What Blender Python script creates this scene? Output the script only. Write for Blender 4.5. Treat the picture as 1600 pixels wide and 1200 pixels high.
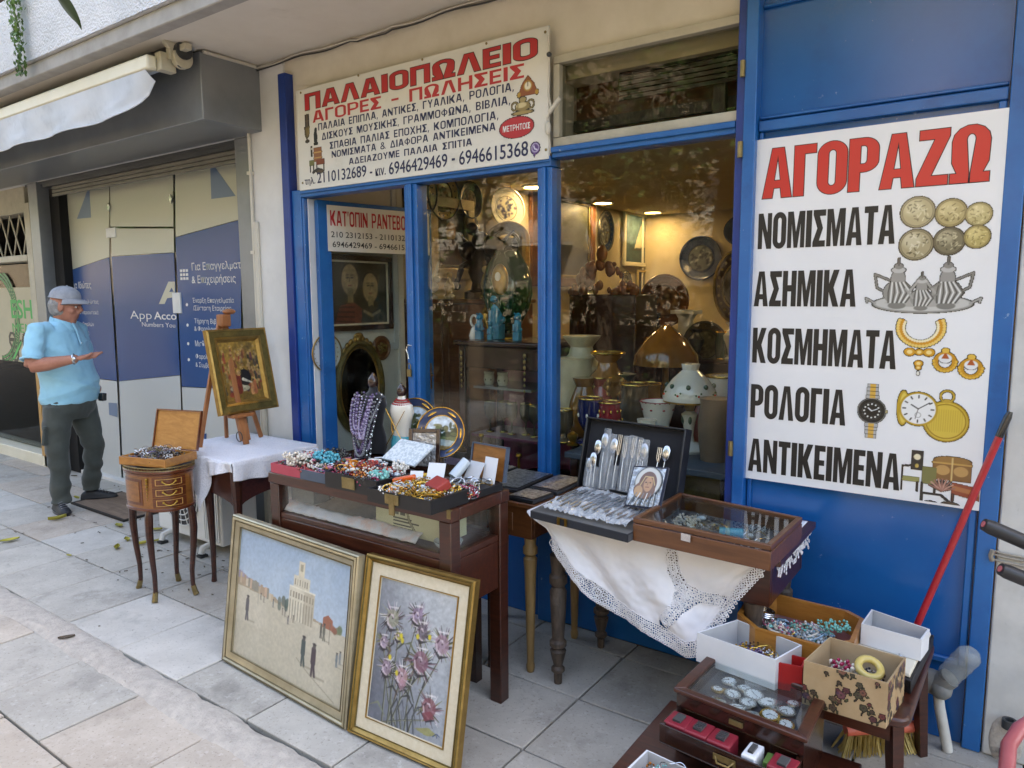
import bpy,bmesh,math,random
import numpy as np
from mathutils import Vector,Matrix,Euler,noise as mnoise
R = math.radians
random.seed(7); rng = np.random.default_rng(7)
scene = bpy.context.scene
for _o in list(bpy.data.objects): bpy.data.objects.remove(_o)
COL = scene.collection

# ------------------------------------------------------------------ camera, sky, sun, exposure
cd = bpy.data.cameras.new('camera'); cam = bpy.data.objects.new('camera',cd); COL.objects.link(cam)
cd.sensor_width = 36; cd.lens = 25.335; cd.clip_start = .05; cd.clip_end = 400
cam.matrix_world = Matrix(((0.817206,-0.065835,0.572574,0.0000),(0.576326,0.101639,-0.810875,0.0000),(-0.004812,0.992641,0.121002,1.6200),(0.000000,0.000000,0.000000,1.0000)))
scene.camera = cam
scene.render.resolution_x,scene.render.resolution_y = 1024,768
w = bpy.data.worlds.new('World'); scene.world = w; w.use_nodes = True
nt = w.node_tree; nt.nodes.clear()
sky = nt.nodes.new('ShaderNodeTexSky'); sky.sky_type = 'NISHITA'; sky.sun_disc = False
SUN_EL,SUN_AZ = 52,28          # the sun stands behind the building, over the roof
sky.sun_elevation = R(SUN_EL); sky.sun_rotation = R(SUN_AZ)
sky.air_density = 1.0; sky.dust_density = 4.0; sky.ozone_density = .6
bg = nt.nodes.new('ShaderNodeBackground'); bg.inputs['Strength'].default_value = .15
ow = nt.nodes.new('ShaderNodeOutputWorld')
nt.links.new(sky.outputs[0],bg.inputs[0]); nt.links.new(bg.outputs[0],ow.inputs[0])
sd = bpy.data.lights.new('sun','SUN'); sd.energy = 4.0; sd.angle = R(.5); sd.color = (1,.94,.85)
sun = bpy.data.objects.new('sun',sd); COL.objects.link(sun)
_dir = Vector((math.sin(R(SUN_AZ)) * math.cos(R(SUN_EL)),math.cos(R(SUN_AZ)) * math.cos(R(SUN_EL)),math.sin(R(SUN_EL))))
sun.rotation_euler = _dir.to_track_quat('Z','Y').to_euler()
vs = scene.view_settings; vs.view_transform = 'Standard'; vs.look = 'None'; vs.gamma = 1; vs.use_curve_mapping = False
vs.exposure = 2.98
vs.use_white_balance = True; vs.white_balance_temperature = 7350
scene.render.engine = 'CYCLES'
scene.cycles.max_bounces = 10; scene.cycles.transparent_max_bounces = 24; scene.cycles.glossy_bounces = 4
scene.cycles.diffuse_bounces = 4; scene.cycles.caustics_reflective = False; scene.cycles.caustics_refractive = False
scene.cycles.sample_clamp_indirect = 4
try:
    scene.cycles.use_denoising = True
except Exception: pass

# ------------------------------------------------------------------ materials
def lin(h):
    if isinstance(h,str):
        h = h.lstrip('#'); h = [int(h[i:i+2],16) / 255 for i in (0,2,4)]
    return [c / 12.92 if c <= .04045 else ((c + .055) / 1.055) ** 2.4 for c in h]
MAT = {}
def mk(name,c1,c2=None,ns=8,rough=.55,rvar=.0,metal=0,bump=0,bs=80,stretch=(1,1,1),spec=.5,coat=0,emit=0,
       kind='noise',detail=6,vary=0,wear=None,sheen=0,lo=.35,hi=.65,dist=.002,dirt=None):
    m = bpy.data.materials.new(name); m.use_nodes = True; t = m.node_tree; N = t.nodes; L = t.links
    b = N['Principled BSDF']; b.inputs['Roughness'].default_value = rough; b.inputs['Metallic'].default_value = metal
    b.inputs['Specular IOR Level'].default_value = spec; b.inputs['Coat Weight'].default_value = coat
    if coat: b.inputs['Coat Roughness'].default_value = .12
    if sheen: b.inputs['Sheen Weight'].default_value = sheen
    tc = N.new('ShaderNodeTexCoord'); mp = N.new('ShaderNodeMapping'); mp.inputs['Scale'].default_value = stretch
    L.new(tc.outputs['Object'],mp.inputs[0]); base = None
    if vary:                          # and its own piece of the grain
        o2 = N.new('ShaderNodeObjectInfo'); sc_ = N.new('ShaderNodeVectorMath'); sc_.operation = 'SCALE'; sc_.inputs[0].default_value = (37,53,11)
        L.new(o2.outputs['Random'],sc_.inputs['Scale']); L.new(sc_.outputs[0],mp.inputs['Location'])
    if kind == 'vcol':
        a = N.new('ShaderNodeAttribute'); a.attribute_name = 'Col'; base = a.outputs['Color']
    elif c2 is None and not vary:
        b.inputs['Base Color'].default_value = (*lin(c1),1)
    else:
        n = N.new('ShaderNodeTexNoise'); n.inputs['Scale'].default_value = ns; n.inputs['Detail'].default_value = detail
        L.new(mp.outputs[0],n.inputs[0]); n.inputs['Roughness'].default_value = .62
        if kind == 'wood': n.inputs['Distortion'].default_value = .6
        r = N.new('ShaderNodeMapRange'); r.inputs[1].default_value = lo; r.inputs[2].default_value = hi
        L.new(n.outputs['Fac'],r.inputs[0])
        x = N.new('ShaderNodeMix'); x.data_type = 'RGBA'
        x.inputs[6].default_value = (*lin(c1),1); x.inputs[7].default_value = (*lin(c2 or c1),1)
        L.new(r.outputs[0],x.inputs[0]); base = x.outputs[2]
        if rvar:
            rr = N.new('ShaderNodeMapRange'); rr.inputs[3].default_value = rough - rvar; rr.inputs[4].default_value = rough + rvar
            L.new(n.outputs['Fac'],rr.inputs[0]); L.new(rr.outputs[0],b.inputs['Roughness'])
    if base is not None and vary:      # each object its own shade
        oi = N.new('ShaderNodeObjectInfo'); hs = N.new('ShaderNodeHueSaturation')
        mr = N.new('ShaderNodeMapRange'); mr.inputs[3].default_value = 1 - vary; mr.inputs[4].default_value = 1 + vary
        L.new(oi.outputs['Random'],mr.inputs[0]); L.new(mr.outputs[0],hs.inputs['Value']); L.new(base,hs.inputs['Color']); base = hs.outputs[0]
    for (wc,wsc,wlo,whi,amt) in ([wear] if wear else []) + (dirt or []):
        n2 = N.new('ShaderNodeTexNoise'); n2.inputs['Scale'].default_value = wsc; n2.inputs['Detail'].default_value = 8; n2.inputs['Roughness'].default_value = .7
        L.new(mp.outputs[0] if vary else tc.outputs['Object'],n2.inputs[0])
        r2 = N.new('ShaderNodeMapRange'); r2.inputs[1].default_value = wlo; r2.inputs[2].default_value = whi; r2.inputs[4].default_value = amt
        L.new(n2.outputs['Fac'],r2.inputs[0])
        x2 = N.new('ShaderNodeMix'); x2.data_type = 'RGBA'; x2.inputs[7].default_value = (*lin(wc),1)
        if base is not None: L.new(base,x2.inputs[6])
        else: x2.inputs[6].default_value = (*lin(c1),1)
        L.new(r2.outputs[0],x2.inputs[0]); base = x2.outputs[2]
    if base is not None: L.new(base,b.inputs['Base Color'])
    if bump:
        nb = N.new('ShaderNodeTexNoise'); nb.inputs['Scale'].default_value = bs; nb.inputs['Detail'].default_value = 5
        L.new(mp.outputs[0],nb.inputs[0]); bn = N.new('ShaderNodeBump'); bn.inputs['Strength'].default_value = bump; bn.inputs['Distance'].default_value = dist
        L.new(nb.outputs['Fac'],bn.inputs['Height']); L.new(bn.outputs[0],b.inputs['Normal'])
    if emit:
        b.inputs['Emission Color'].default_value = (*lin(c1),1); b.inputs['Emission Strength'].default_value = emit
    MAT[name] = m; return m
def mk_glass(name,tint=(1,1,1),ior=1.5,rough=0.0,extra=0.0,dust=0.0):
    m = bpy.data.materials.new(name); m.use_nodes = True; t = m.node_tree; N = t.nodes; L = t.links
    N.remove(N['Principled BSDF']); out = N['Material Output']
    tr = N.new('ShaderNodeBsdfTransparent'); tr.inputs[0].default_value = (*tint,1)
    gl = N.new('ShaderNodeBsdfAnisotropic'); gl.inputs['Roughness'].default_value = rough
    ge = N.new('ShaderNodeNewGeometry'); io = N.new('ShaderNodeMapRange'); io.inputs[3].default_value = ior; io.inputs[4].default_value = 1 / ior
    L.new(ge.outputs['Backfacing'],io.inputs[0]); fr = N.new('ShaderNodeFresnel'); L.new(io.outputs[0],fr.inputs['IOR'])
    ad = N.new('ShaderNodeMath'); ad.operation = 'ADD'; ad.inputs[1].default_value = extra; L.new(fr.outputs[0],ad.inputs[0])
    mx = N.new('ShaderNodeMixShader'); L.new(ad.outputs[0],mx.inputs[0]); L.new(tr.outputs[0],mx.inputs[1]); L.new(gl.outputs[0],mx.inputs[2])
    last = mx.outputs[0]
    if dust:
        df = N.new('ShaderNodeBsdfDiffuse'); df.inputs[0].default_value = (.55,.53,.48,1)
        tc = N.new('ShaderNodeTexCoord'); n = N.new('ShaderNodeTexNoise'); n.inputs['Scale'].default_value = 2.2; n.inputs['Detail'].default_value = 8; n.inputs['Roughness'].default_value = .7
        L.new(tc.outputs['Object'],n.inputs[0]); r = N.new('ShaderNodeMapRange'); r.inputs[1].default_value = .45; r.inputs[2].default_value = .8; r.inputs[4].default_value = dust
        L.new(n.outputs['Fac'],r.inputs[0]); m2 = N.new('ShaderNodeMixShader'); L.new(r.outputs[0],m2.inputs[0]); L.new(last,m2.inputs[1]); L.new(df.outputs[0],m2.inputs[2]); last = m2.outputs[0]
    L.new(last,out.inputs[0]); MAT[name] = m; return m

# ------------------------------------------------------------------ mesh builder
ICO = None
def _ico(k):
    bm = bmesh.new(); bmesh.ops.create_icosphere(bm,subdivisions=k,radius=1)
    v = [tuple(x.co) for x in bm.verts]; f = [tuple(x.index for x in p.verts) for p in bm.faces]; bm.free(); return v,f
ICO1,ICO2,ICO3 = _ico(1),_ico(2),_ico(3)
def frame_from(d):
    d = Vector(d).normalized(); a = Vector((0,0,1)) if abs(d.z) < .9 else Vector((1,0,0))
    x = d.cross(a).normalized(); return x,x.cross(d).normalized(),d
class MB:
    def __init__(s,mat=None):
        s.v = []; s.f = []; s.mi = []; s.mats = []; s.cur = 0; s.M = None
        if mat: s.m(mat)
    def m(s,name):
        if name not in s.mats: s.mats.append(name)
        s.cur = s.mats.index(name); return s
    def xf(s,M): s.M = M; return s
    def add(s,vs_,fs):
        o = len(s.v)
        if s.M is not None: vs_ = [s.M @ Vector(p) for p in vs_]
        s.v += [tuple(p) for p in vs_]; s.f += [tuple(i + o for i in f) for f in fs]; s.mi += [s.cur] * len(fs); return s
    def box(s,x0,x1,y0,y1,z0,z1,M=None):
        p = [(x,y,z) for z in (z0,z1) for y in (y0,y1) for x in (x0,x1)]
        if M is not None: p = [M @ Vector(q) for q in p]
        return s.add(p,[(0,2,3,1),(4,5,7,6),(0,1,5,4),(2,6,7,3),(0,4,6,2),(1,3,7,5)])
    def hexa(s,bot,top):   # 4 bottom points, 4 top points, counter-clockwise seen from above
        return s.add(list(bot) + list(top),[(3,2,1,0),(4,5,6,7)] + [(i,(i + 1) % 4,4 + (i + 1) % 4,4 + i) for i in range(4)])
    def prism(s,poly,d,o=(0,0,0),ax=((1,0,0),(0,0,1)),caps=True):  # poly in plane (ax0, ax1), pushed by vector d
        a,b,o,d = Vector(ax[0]),Vector(ax[1]),Vector(o),Vector(d); n = len(poly)
        p = [o + a * q[0] + b * q[1] for q in poly]
        flip = a.cross(b).dot(d) > 0
        sides = [(i,(i + 1) % n,n + (i + 1) % n,n + i) for i in range(n)]
        fs = sides + ([tuple(range(n))[::-1],tuple(range(n,2 * n))] if caps else [])
        if not flip: fs = [f[::-1] for f in fs]
        return s.add(p + [q + d for q in p],fs)
    def tube(s,pts,r,n=8,caps=True,closed=False,flat=1.0):
        pts = [Vector(p) for p in pts]; k = len(pts); rs = r if isinstance(r,(list,tuple)) else [r] * k
        vs_ = []; x = None
        for i,p in enumerate(pts):
            a = pts[(i - 1) % k] if (i > 0 or closed) else p; b = pts[(i + 1) % k] if (i < k - 1 or closed) else p
            d = (b - a); d = d.normalized() if d.length > 1e-9 else Vector((0,0,1))
            if x is None: x,y,_ = frame_from(d)
            else:
                x = x - d * x.dot(d); x = x.normalized() if x.length > 1e-6 else frame_from(d)[0]
            y = d.cross(x)
            for j in range(n):
                t = 2 * math.pi * j / n; vs_.append(p + x * (rs[i] * math.cos(t)) + y * (rs[i] * flat * math.sin(t)))
        fs = []; kk = k if closed else k - 1
        for i in range(kk):
            for j in range(n):
                a,b = i * n + j,i * n + (j + 1) % n; c,d = ((i + 1) % k) * n + (j + 1) % n,((i + 1) % k) * n + j
                fs.append((a,b,c,d))
        if caps and not closed: fs += [tuple(range(n))[::-1],tuple(range((k - 1) * n,k * n))]
        return s.add(vs_,fs)
    def lathe(s,prof,n=24,c=(0,0,0),sx=1,sy=1,wob=None):   # prof: (r, z) from bottom to top
        c = Vector(c); vs_ = []; fs = []; k = len(prof)
        for i,(r,z) in enumerate(prof):
            for j in range(n):
                t = 2 * math.pi * j / n; q = r * (wob(t,i / (k - 1)) if wob else 1)
                vs_.append((c.x + q * math.cos(t) * sx,c.y + q * math.sin(t) * sy,c.z + z))
        for i in range(k - 1):
            for j in range(n): fs.append((i * n + j,i * n + (j + 1) % n,(i + 1) * n + (j + 1) % n,(i + 1) * n + j))
        if prof[0][0] > 1e-6: fs.append(tuple(range(n))[::-1])
        if prof[-1][0] > 1e-6: fs.append(tuple(range((k - 1) * n,k * n)))
        return s.add(vs_,fs)
    def ball(s,c,r,k=1,sc=(1,1,1),M=None):
        v,f = (ICO1,ICO2,ICO3)[k - 1]; c = Vector(c)
        if M is None: return s.add([(c.x + p[0] * r * sc[0],c.y + p[1] * r * sc[1],c.z + p[2] * r * sc[2]) for p in v],f)
        return s.add([c + M @ Vector((p[0] * r * sc[0],p[1] * r * sc[1],p[2] * r * sc[2])) for p in v],f)
    def ring(s,c,rad,r,n=16,k=6,nrm=(0,0,1),sy=1):
        x,y,d = frame_from(nrm); c = Vector(c)
        return s.tube([c + x * rad * math.cos(2 * math.pi * i / n) + y * rad * sy * math.sin(2 * math.pi * i / n) for i in range(n)],r,k,closed=True)
    def sheet(s,fn,nu,nv):   # fn(u, v) -> point
        vs_ = [fn(i / nu,j / nv) for j in range(nv + 1) for i in range(nu + 1)]
        return s.add(vs_,[(j * (nu + 1) + i,j * (nu + 1) + i + 1,(j + 1) * (nu + 1) + i + 1,(j + 1) * (nu + 1) + i) for j in range(nv) for i in range(nu)])
    def poly(s,pts): return s.add(pts,[tuple(range(len(pts)))])
    def mesh(s,name,inv=None):
        me = bpy.data.meshes.new(name); v = s.v
        if inv is not None: v = [tuple(inv @ Vector(p)) for p in v]
        me.from_pydata(v,[],s.f)
        for n in s.mats: me.materials.append(MAT[n])
        me.polygons.foreach_set('material_index',s.mi); me.polygons.foreach_set('use_smooth',[True] * len(s.f))
        me.update(); me.set_sharp_from_angle(angle=R(38)); return me
    def build(s,name,parent=None,bevel=0,solid=0,local=False,sub=0):
        me = s.mesh(name,None if (parent is None or local) else INV[root_of(parent).name])
        o = bpy.data.objects.new(name,me); COL.objects.link(o); o.parent = parent
        if solid:
            q = o.modifiers.new('solid','SOLIDIFY'); q.thickness = solid; q.offset = 0
        if sub:
            q = o.modifiers.new('sub','SUBSURF'); q.levels = q.render_levels = sub
        if bevel:
            q = o.modifiers.new('bevel','BEVEL'); q.width = bevel; q.segments = 2; q.limit_method = 'ANGLE'; q.angle_limit = R(40)
        return o
INV = {}
def root_of(o):
    while o.parent: o = o.parent
    return o
def thing(name,label,cat,loc=(0,0,0),rz=0,group=None):
    o = bpy.data.objects.new(name,None); COL.objects.link(o); o.location = loc; o.rotation_euler = (0,0,rz); o.empty_display_size = .1
    INV[o.name] = (Matrix.Translation(loc) @ Matrix.Rotation(rz,4,'Z')).inverted()
    o['label'] = label; o['category'] = cat
    if group: o['group'] = group
    return o
def tag(o,label=None,cat=None,group=None,kind=None):
    for k,v_ in (('label',label),('category',cat),('group',group),('kind',kind)):
        if v_: o[k] = v_
    if o.parent is None: INV.setdefault(o.name,Matrix.Identity(4))
    return o
def one(mb,name,label,cat,group=None,**kw):      # a thing that is one mesh, its origin moved to its base
    o = mb.build(name,None,**kw); tag(o,label,cat,group)
    lo = [min(p[i] for p in mb.v) for i in range(3)]; hi = [max(p[i] for p in mb.v) for i in range(3)]
    c = Vector(((lo[0] + hi[0]) / 2,(lo[1] + hi[1]) / 2,lo[2]))
    o.data.transform(Matrix.Translation(-c)); o.location = c; INV[o.name] = Matrix.Translation(-c); return o
def dup(root,loc,rz=None,label=None,parent=None):
    c = root.copy(); COL.objects.link(c); c.location = loc
    if rz is not None: c.rotation_euler = (0,0,rz)
    if label: c['label'] = label
    INV[c.name] = (Matrix.Translation(loc) @ Matrix.Rotation(c.rotation_euler.z,4,'Z')).inverted()
    for ch in list(root.children):
        d = ch.copy(); COL.objects.link(d); d.parent = c
        for g in ch.children:
            e = g.copy(); COL.objects.link(e); e.parent = d
    return c
def TRS(loc,rz=0,rx=0,ry=0): return Matrix.Translation(loc) @ Euler((rx,ry,rz)).to_matrix().to_4x4()

# ------------------------------------------------------------------ flat print: small rasters kept as coloured vertices
def srgb2lin(a): return np.where(a <= .04045,a / 12.92,((np.maximum(a,0) + .055) / 1.055) ** 2.4)
def hx(h): h = h.lstrip('#'); return np.array([int(h[i:i+2],16) / 255 for i in (0,2,4)])
class Paint:
    def __init__(s,W,H,step,bg=None):
        s.W,s.H = W,H; s.nx = max(2,int(W / step) + 1); s.ny = max(2,int(H / step) + 1)
        s.X,s.Y = np.meshgrid(np.linspace(0,W,s.nx),np.linspace(0,H,s.ny)); s.st = step
        s.c = np.zeros((s.ny,s.nx,3)); s.a = np.zeros((s.ny,s.nx))
        if bg: s.c[:] = hx(bg); s.a[:] = 1
    def put(s,mask,col,op=1.0):
        col = hx(col) if isinstance(col,str) else np.array(col)
        k = np.clip(mask,0,1)[...,None] * op; s.c = s.c * (1 - k) + col * k; s.a = np.maximum(s.a,k[...,0]); return s
    def soft(s,d): return np.clip(.5 - d / s.st,0,1)
    def ell(s,x,y,rx,ry,col,op=1,rot=0,blur=0):
        dx,dy = s.X - x,s.Y - y; c,n = math.cos(rot),math.sin(rot); u,v = (dx * c + dy * n) / rx,(-dx * n + dy * c) / ry
        d = (np.hypot(u,v) - 1) * min(rx,ry)
        return s.put(s.soft(d) if not blur else np.clip(.5 - d / blur,0,1),col,op)
    def ringp(s,x,y,r,wd,col,op=1,sy=1):
        d = np.abs(np.hypot(s.X - x,(s.Y - y) / sy) - r) - wd / 2; return s.put(s.soft(d),col,op)
    def line(s,pts,wd,col,op=1):
        m = np.full(s.X.shape,1e9); ws = wd if isinstance(wd,(list,tuple)) else [wd] * len(pts)
        for i in range(len(pts) - 1):
            (ax,ay),(bx,by) = pts[i],pts[i + 1]; L2 = max((bx - ax) ** 2 + (by - ay) ** 2,1e-12)
            t = np.clip(((s.X - ax) * (bx - ax) + (s.Y - ay) * (by - ay)) / L2,0,1)
            m = np.minimum(m,np.hypot(s.X - ax - t * (bx - ax),s.Y - ay - t * (by - ay)) - (ws[i] * (1 - t) + ws[i + 1] * t) / 2)
        return s.put(s.soft(m),col,op)
    def poly(s,pts,col,op=1):
        ins = np.zeros(s.X.shape,bool); n = len(pts)
        for i in range(n):
            (x1,y1),(x2,y2) = pts[i],pts[(i + 1) % n]
            if y1 == y2: continue
            ins ^= ((y1 > s.Y) != (y2 > s.Y)) & (s.X < (x2 - x1) * (s.Y - y1) / (y2 - y1) + x1)
        return s.put(ins.astype(float),col,op)
    def rect(s,x0,y0,x1,y1,col,op=1): return s.put(((s.X >= x0) & (s.X <= x1) & (s.Y >= y0) & (s.Y <= y1)).astype(float),col,op)
    def noise(s,scale,seed=0):
        r = np.random.default_rng(seed); out = np.zeros(s.X.shape); amp = 1; tot = 0
        for o in range(4):
            nx,ny = int(s.W * scale * 2 ** o) + 3,int(s.H * scale * 2 ** o) + 3; g = r.random((ny,nx))
            fx,fy = s.X / s.W * (nx - 2),s.Y / s.H * (ny - 2); ix,iy = fx.astype(int),fy.astype(int); tx,ty = fx - ix,fy - iy
            tx,ty = tx * tx * (3 - 2 * tx),ty * ty * (3 - 2 * ty)
            out += amp * ((g[iy,ix] * (1 - tx) + g[iy,ix + 1] * tx) * (1 - ty) + (g[iy + 1,ix] * (1 - tx) + g[iy + 1,ix + 1] * tx) * ty); tot += amp; amp *= .55
        return out / tot
    def grain(s,amt,scale,seed=0): s.c = np.clip(s.c * (1 + amt * (s.noise(scale,seed) - .5)[...,None] * 2),0,1); return s
    def build(s,name,mat,M,parent=None,dome=0,keep=.3):   # M maps (x, y, 0) of the print to the world
        n = s.nx * s.ny; P = np.stack([s.X.ravel(),s.Y.ravel(),np.zeros(n)],1)
        A = np.array(M); P = P @ A[:3,:3].T + A[:3,3]
        i,j = np.meshgrid(np.arange(s.nx - 1),np.arange(s.ny - 1)); a = (j * s.nx + i).ravel()
        F = np.stack([a,a + 1,a + s.nx + 1,a + s.nx],1); al = s.a.ravel()
        F = F[al[F].max(1) > keep]
        used = np.unique(F); mp = -np.ones(n,int); mp[used] = np.arange(len(used)); F = mp[F]; P = P[used]
        if parent is not None:
            I = np.array(INV[root_of(parent).name]); P = P @ I[:3,:3].T + I[:3,3]
        me = bpy.data.meshes.new(name); me.from_pydata(P.tolist(),[],F.tolist())
        ca = me.color_attributes.new('Col','FLOAT_COLOR','POINT')
        cc = np.ones((len(used),4)); cc[:,:3] = srgb2lin(s.c.reshape(-1,3)[used]); ca.data.foreach_set('color',cc.ravel())
        me.materials.append(MAT[mat]); me.update(); o = bpy.data.objects.new(name,me); COL.objects.link(o); o.parent = parent; return o
def plane_M(o,ax,ay):   # origin, x axis, y axis (unit)
    ax,ay = Vector(ax).normalized(),Vector(ay).normalized(); az = ax.cross(ay)
    return Matrix(((ax.x,ay.x,az.x,o[0]),(ax.y,ay.y,az.y,o[1]),(ax.z,ay.z,az.z,o[2]),(0,0,0,1)))

# ------------------------------------------------------------------ lettering
def curve_mesh(cu):
    o = bpy.data.objects.new('tmp',cu); COL.objects.link(o); dg = bpy.context.evaluated_depsgraph_get(); dg.update()
    me = bpy.data.meshes.new_from_object(o.evaluated_get(dg)); bpy.data.objects.remove(o); bpy.data.curves.remove(cu); return me
def fit_mesh(me,name,mat,M,w,h,x,y,parent,slant=0,zoff=0):
    co = np.empty(len(me.vertices) * 3); me.vertices.foreach_get('co',co); co = co.reshape(-1,3)
    lo,hi = co.min(0),co.max(0); k = h / (hi[1] - lo[1]) if h else w / (hi[0] - lo[0])
    kx = w / (hi[0] - lo[0]) if w else k
    co[:,0] = (co[:,0] - lo[0]) * kx + x; co[:,1] = (co[:,1] - lo[1]) * k + y; co[:,0] += slant * (co[:,1] - y); co[:,2] = zoff
    A = np.array(M); co = co @ A[:3,:3].T + A[:3,3]
    if parent is not None:
        I = np.array(INV[root_of(parent).name]); co = co @ I[:3,:3].T + I[:3,3]
    me.vertices.foreach_set('co',co.ravel()); me.materials.clear(); me.materials.append(MAT[mat]); me.update(); me.name = name
    o = bpy.data.objects.new(name,me); COL.objects.link(o); o.parent = parent; return o
def text(body,mat,M,x,y,h,w=None,bold=0.0,parent=None,name='lettering',zoff=.0012,slant=0,space=1.0):
    cu = bpy.data.curves.new('t','FONT'); cu.body = body; cu.size = 1; cu.offset = bold; cu.resolution_u = 3; cu.space_character = space
    me = curve_mesh(cu); return fit_mesh(me,name,mat,M,w,h,x,y,parent,slant,zoff)
def _arc(cx,cy,rx,ry,a0,a1,n=7): return [(cx + rx * math.cos(R(a0 + (a1 - a0) * i / n)),cy + ry * math.sin(R(a0 + (a1 - a0) * i / n))) for i in range(n + 1)]
def _rr(x0,y0,x1,y1,rx,ry):
    return _arc(x1 - rx,y1 - ry,rx,ry,0,90) + _arc(x0 + rx,y1 - ry,rx,ry,90,180) + _arc(x0 + rx,y0 + ry,rx,ry,180,270) + _arc(x1 - rx,y0 + ry,rx,ry,270,360)
def glyph(ch,t=.19,q=.17):
    if ch == 'Ι': w = t + .02; return w,[[(0,0),(w,0),(w,1),(0,1)]]
    if ch == 'Γ': w = .40; return w,[[(0,0),(t,0),(t,1 - q),(w,1 - q),(w,1),(0,1)]]
    if ch == 'Δ': w = .58; return w,[[(0,0),(w,0),(w*.64,1),(w*.36,1)],[(t+.03,q),(w*.5,.82),(w-t-.03,q)]]
    if ch == 'Υ': w = .52; return w,[[(w/2-t/2,0),(w/2+t/2,0),(w/2+t/2,.42),(w,1),(w-t*1.15,1),(w/2,.6),(t*1.15,1),(0,1),(w/2-t/2,.42)]]
    if ch == 'Φ': w = .60; return w,[_rr(0,.17,w,.83,w/2,.3),_rr(t*.9,.30,w/2-t/2,.70,.06,.16),_rr(w/2+t/2,.30,w-t*.9,.70,.06,.16),[(w/2-t/2,.825),(w/2+t/2,.825),(w/2+t/2,1),(w/2-t/2,1)],[(w/2-t/2,0),(w/2+t/2,0),(w/2+t/2,.175),(w/2-t/2,.175)]]
    if ch == 'Β': w = .46; return w,[[(0,0)] + _arc(w*.55,.27,w*.45,.27,-90,62) + _arc(w*.5,.75,w*.44,.25,-50,90) + [(0,1)],_rr(t,.14,w-t,.43,.07,.1),_rr(t,.59,w-t-.02,.86,.07,.1)]
    if ch == 'Θ': w = .54; return w,[_rr(0,-.01,w,1.01,w/2,.26),_rr(t,.14,w-t,.42,.1,.12),_rr(t,.58,w-t,.86,.1,.12)]
    if ch == 'Χ': w = .56; return w,[[(0,0),(t*1.15,0),(w/2,.36),(w-t*1.15,0),(w,0),(w/2+t*.6,.51),(w,1),(w-t*1.15,1),(w/2,.66),(t*1.15,1),(0,1),(w/2-t*.6,.51)]]
    if ch == ',': return .12,[[(0,-.16),(.06,-.16),(.13,.15),(.02,.15)]]
    if ch == '&': return .60,[_rr(.08,.53,.42,1,.17,.2),_rr(.18,.64,.32,.88,.07,.1),_rr(0,0,.47,.525,.2,.22),_rr(.11,.13,.35,.40,.1,.12),[(.475,.1),(.58,0),(.60,.08),(.50,.25)]]
    if ch == 'Π': w = .52; return w,[[(0,0),(t,0),(t,1-q),(w-t,1-q),(w-t,0),(w,0),(w,1),(0,1)]]
    if ch == '-': return .3,[[(0,.38),(.3,.38),(.3,.55),(0,.55)]]
    if ch == 'Τ': w = .46; return w,[[(w/2-t/2,0),(w/2+t/2,0),(w/2+t/2,1-q),(w,1-q),(w,1),(0,1),(0,1-q),(w/2-t/2,1-q)]]
    if ch == 'Η': w = .52; return w,[[(0,0),(t,0),(t,.42),(w-t,.42),(w-t,0),(w,0),(w,1),(w-t,1),(w-t,.6),(t,.6),(t,1),(0,1)]]
    if ch == 'Ε': w = .40; return w,[[(0,0),(w,0),(w,q),(t,q),(t,.42),(w-.03,.42),(w-.03,.58),(t,.58),(t,1-q),(w,1-q),(w,1),(0,1)]]
    if ch == 'Ο': w = .52; return w,[_rr(0,-.01,w,1.01,w/2,.24),_rr(t,.15,w-t,.85,(w-2*t)/2,.08)]
    if ch == 'Ρ':
        w = .50; return w,[[(0,0),(t,0),(t,.36)] + [(w*.5,.36)] + _arc(w*.5,.36+.2,w*.5,.2,-90,0) + _arc(w*.5,.78,w*.5,.22,0,90) + [(0,1)],
                            [(t,.51)] + _arc(w-t-.06,.59,.06,.08,-90,0) + _arc(w-t-.06,.78,.06,.08,0,90) + [(t,.86)]]
    if ch == 'Α': w = .56; return w,[[(0,0),(t,0),(t+.025,.2),(w-t-.025,.2),(w-t,0),(w,0),(w*.70,1),(w*.30,1)],[(w*.5-.062,.35),(w*.5,.86),(w*.5+.062,.35)]]
    if ch == 'Λ': w = .56; return w,[[(0,0),(t,0),(w*.5,.84),(w-t,0),(w,0),(w*.70,1),(w*.30,1)]]
    if ch == 'Μ': w = .66; return w,[[(0,0),(t-.03,0),(t-.03,.66),(w*.5-.07,0),(w*.5+.07,0),(w-t+.03,.66),(w-t+.03,0),(w,0),(w,1),(w*.67,1),(w*.5,.44),(w*.33,1),(0,1)]]
    if ch == 'Ν': w = .54; return w,[[(0,0),(t-.02,0),(t-.02,.56),(w-t,0),(w,0),(w,1),(w-t+.02,1),(w-t+.02,.46),(t,1),(0,1)]]
    if ch == 'Σ': w = .46; return w,[[(0,0),(w,0),(w,q),(.24,q),(.37,.5),(.24,1-q),(w,1-q),(w,1),(0,1),(0,.87),(.16,.5),(0,.13)]]
    if ch == 'Κ': w = .56; return w,[[(0,0),(t,0),(t,.40),(w-t-.02,0),(w,0),(.36,.52),(w-.01,1),(w-t-.03,1),(t,.62),(t,1),(0,1)]]
    if ch == 'Ζ': w = .48; return w,[[(0,0),(w,0),(w,q),(.22,q),(w,.86),(w,1),(.02,1),(.02,1-q),(.26,1-q),(0,.14)]]
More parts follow.
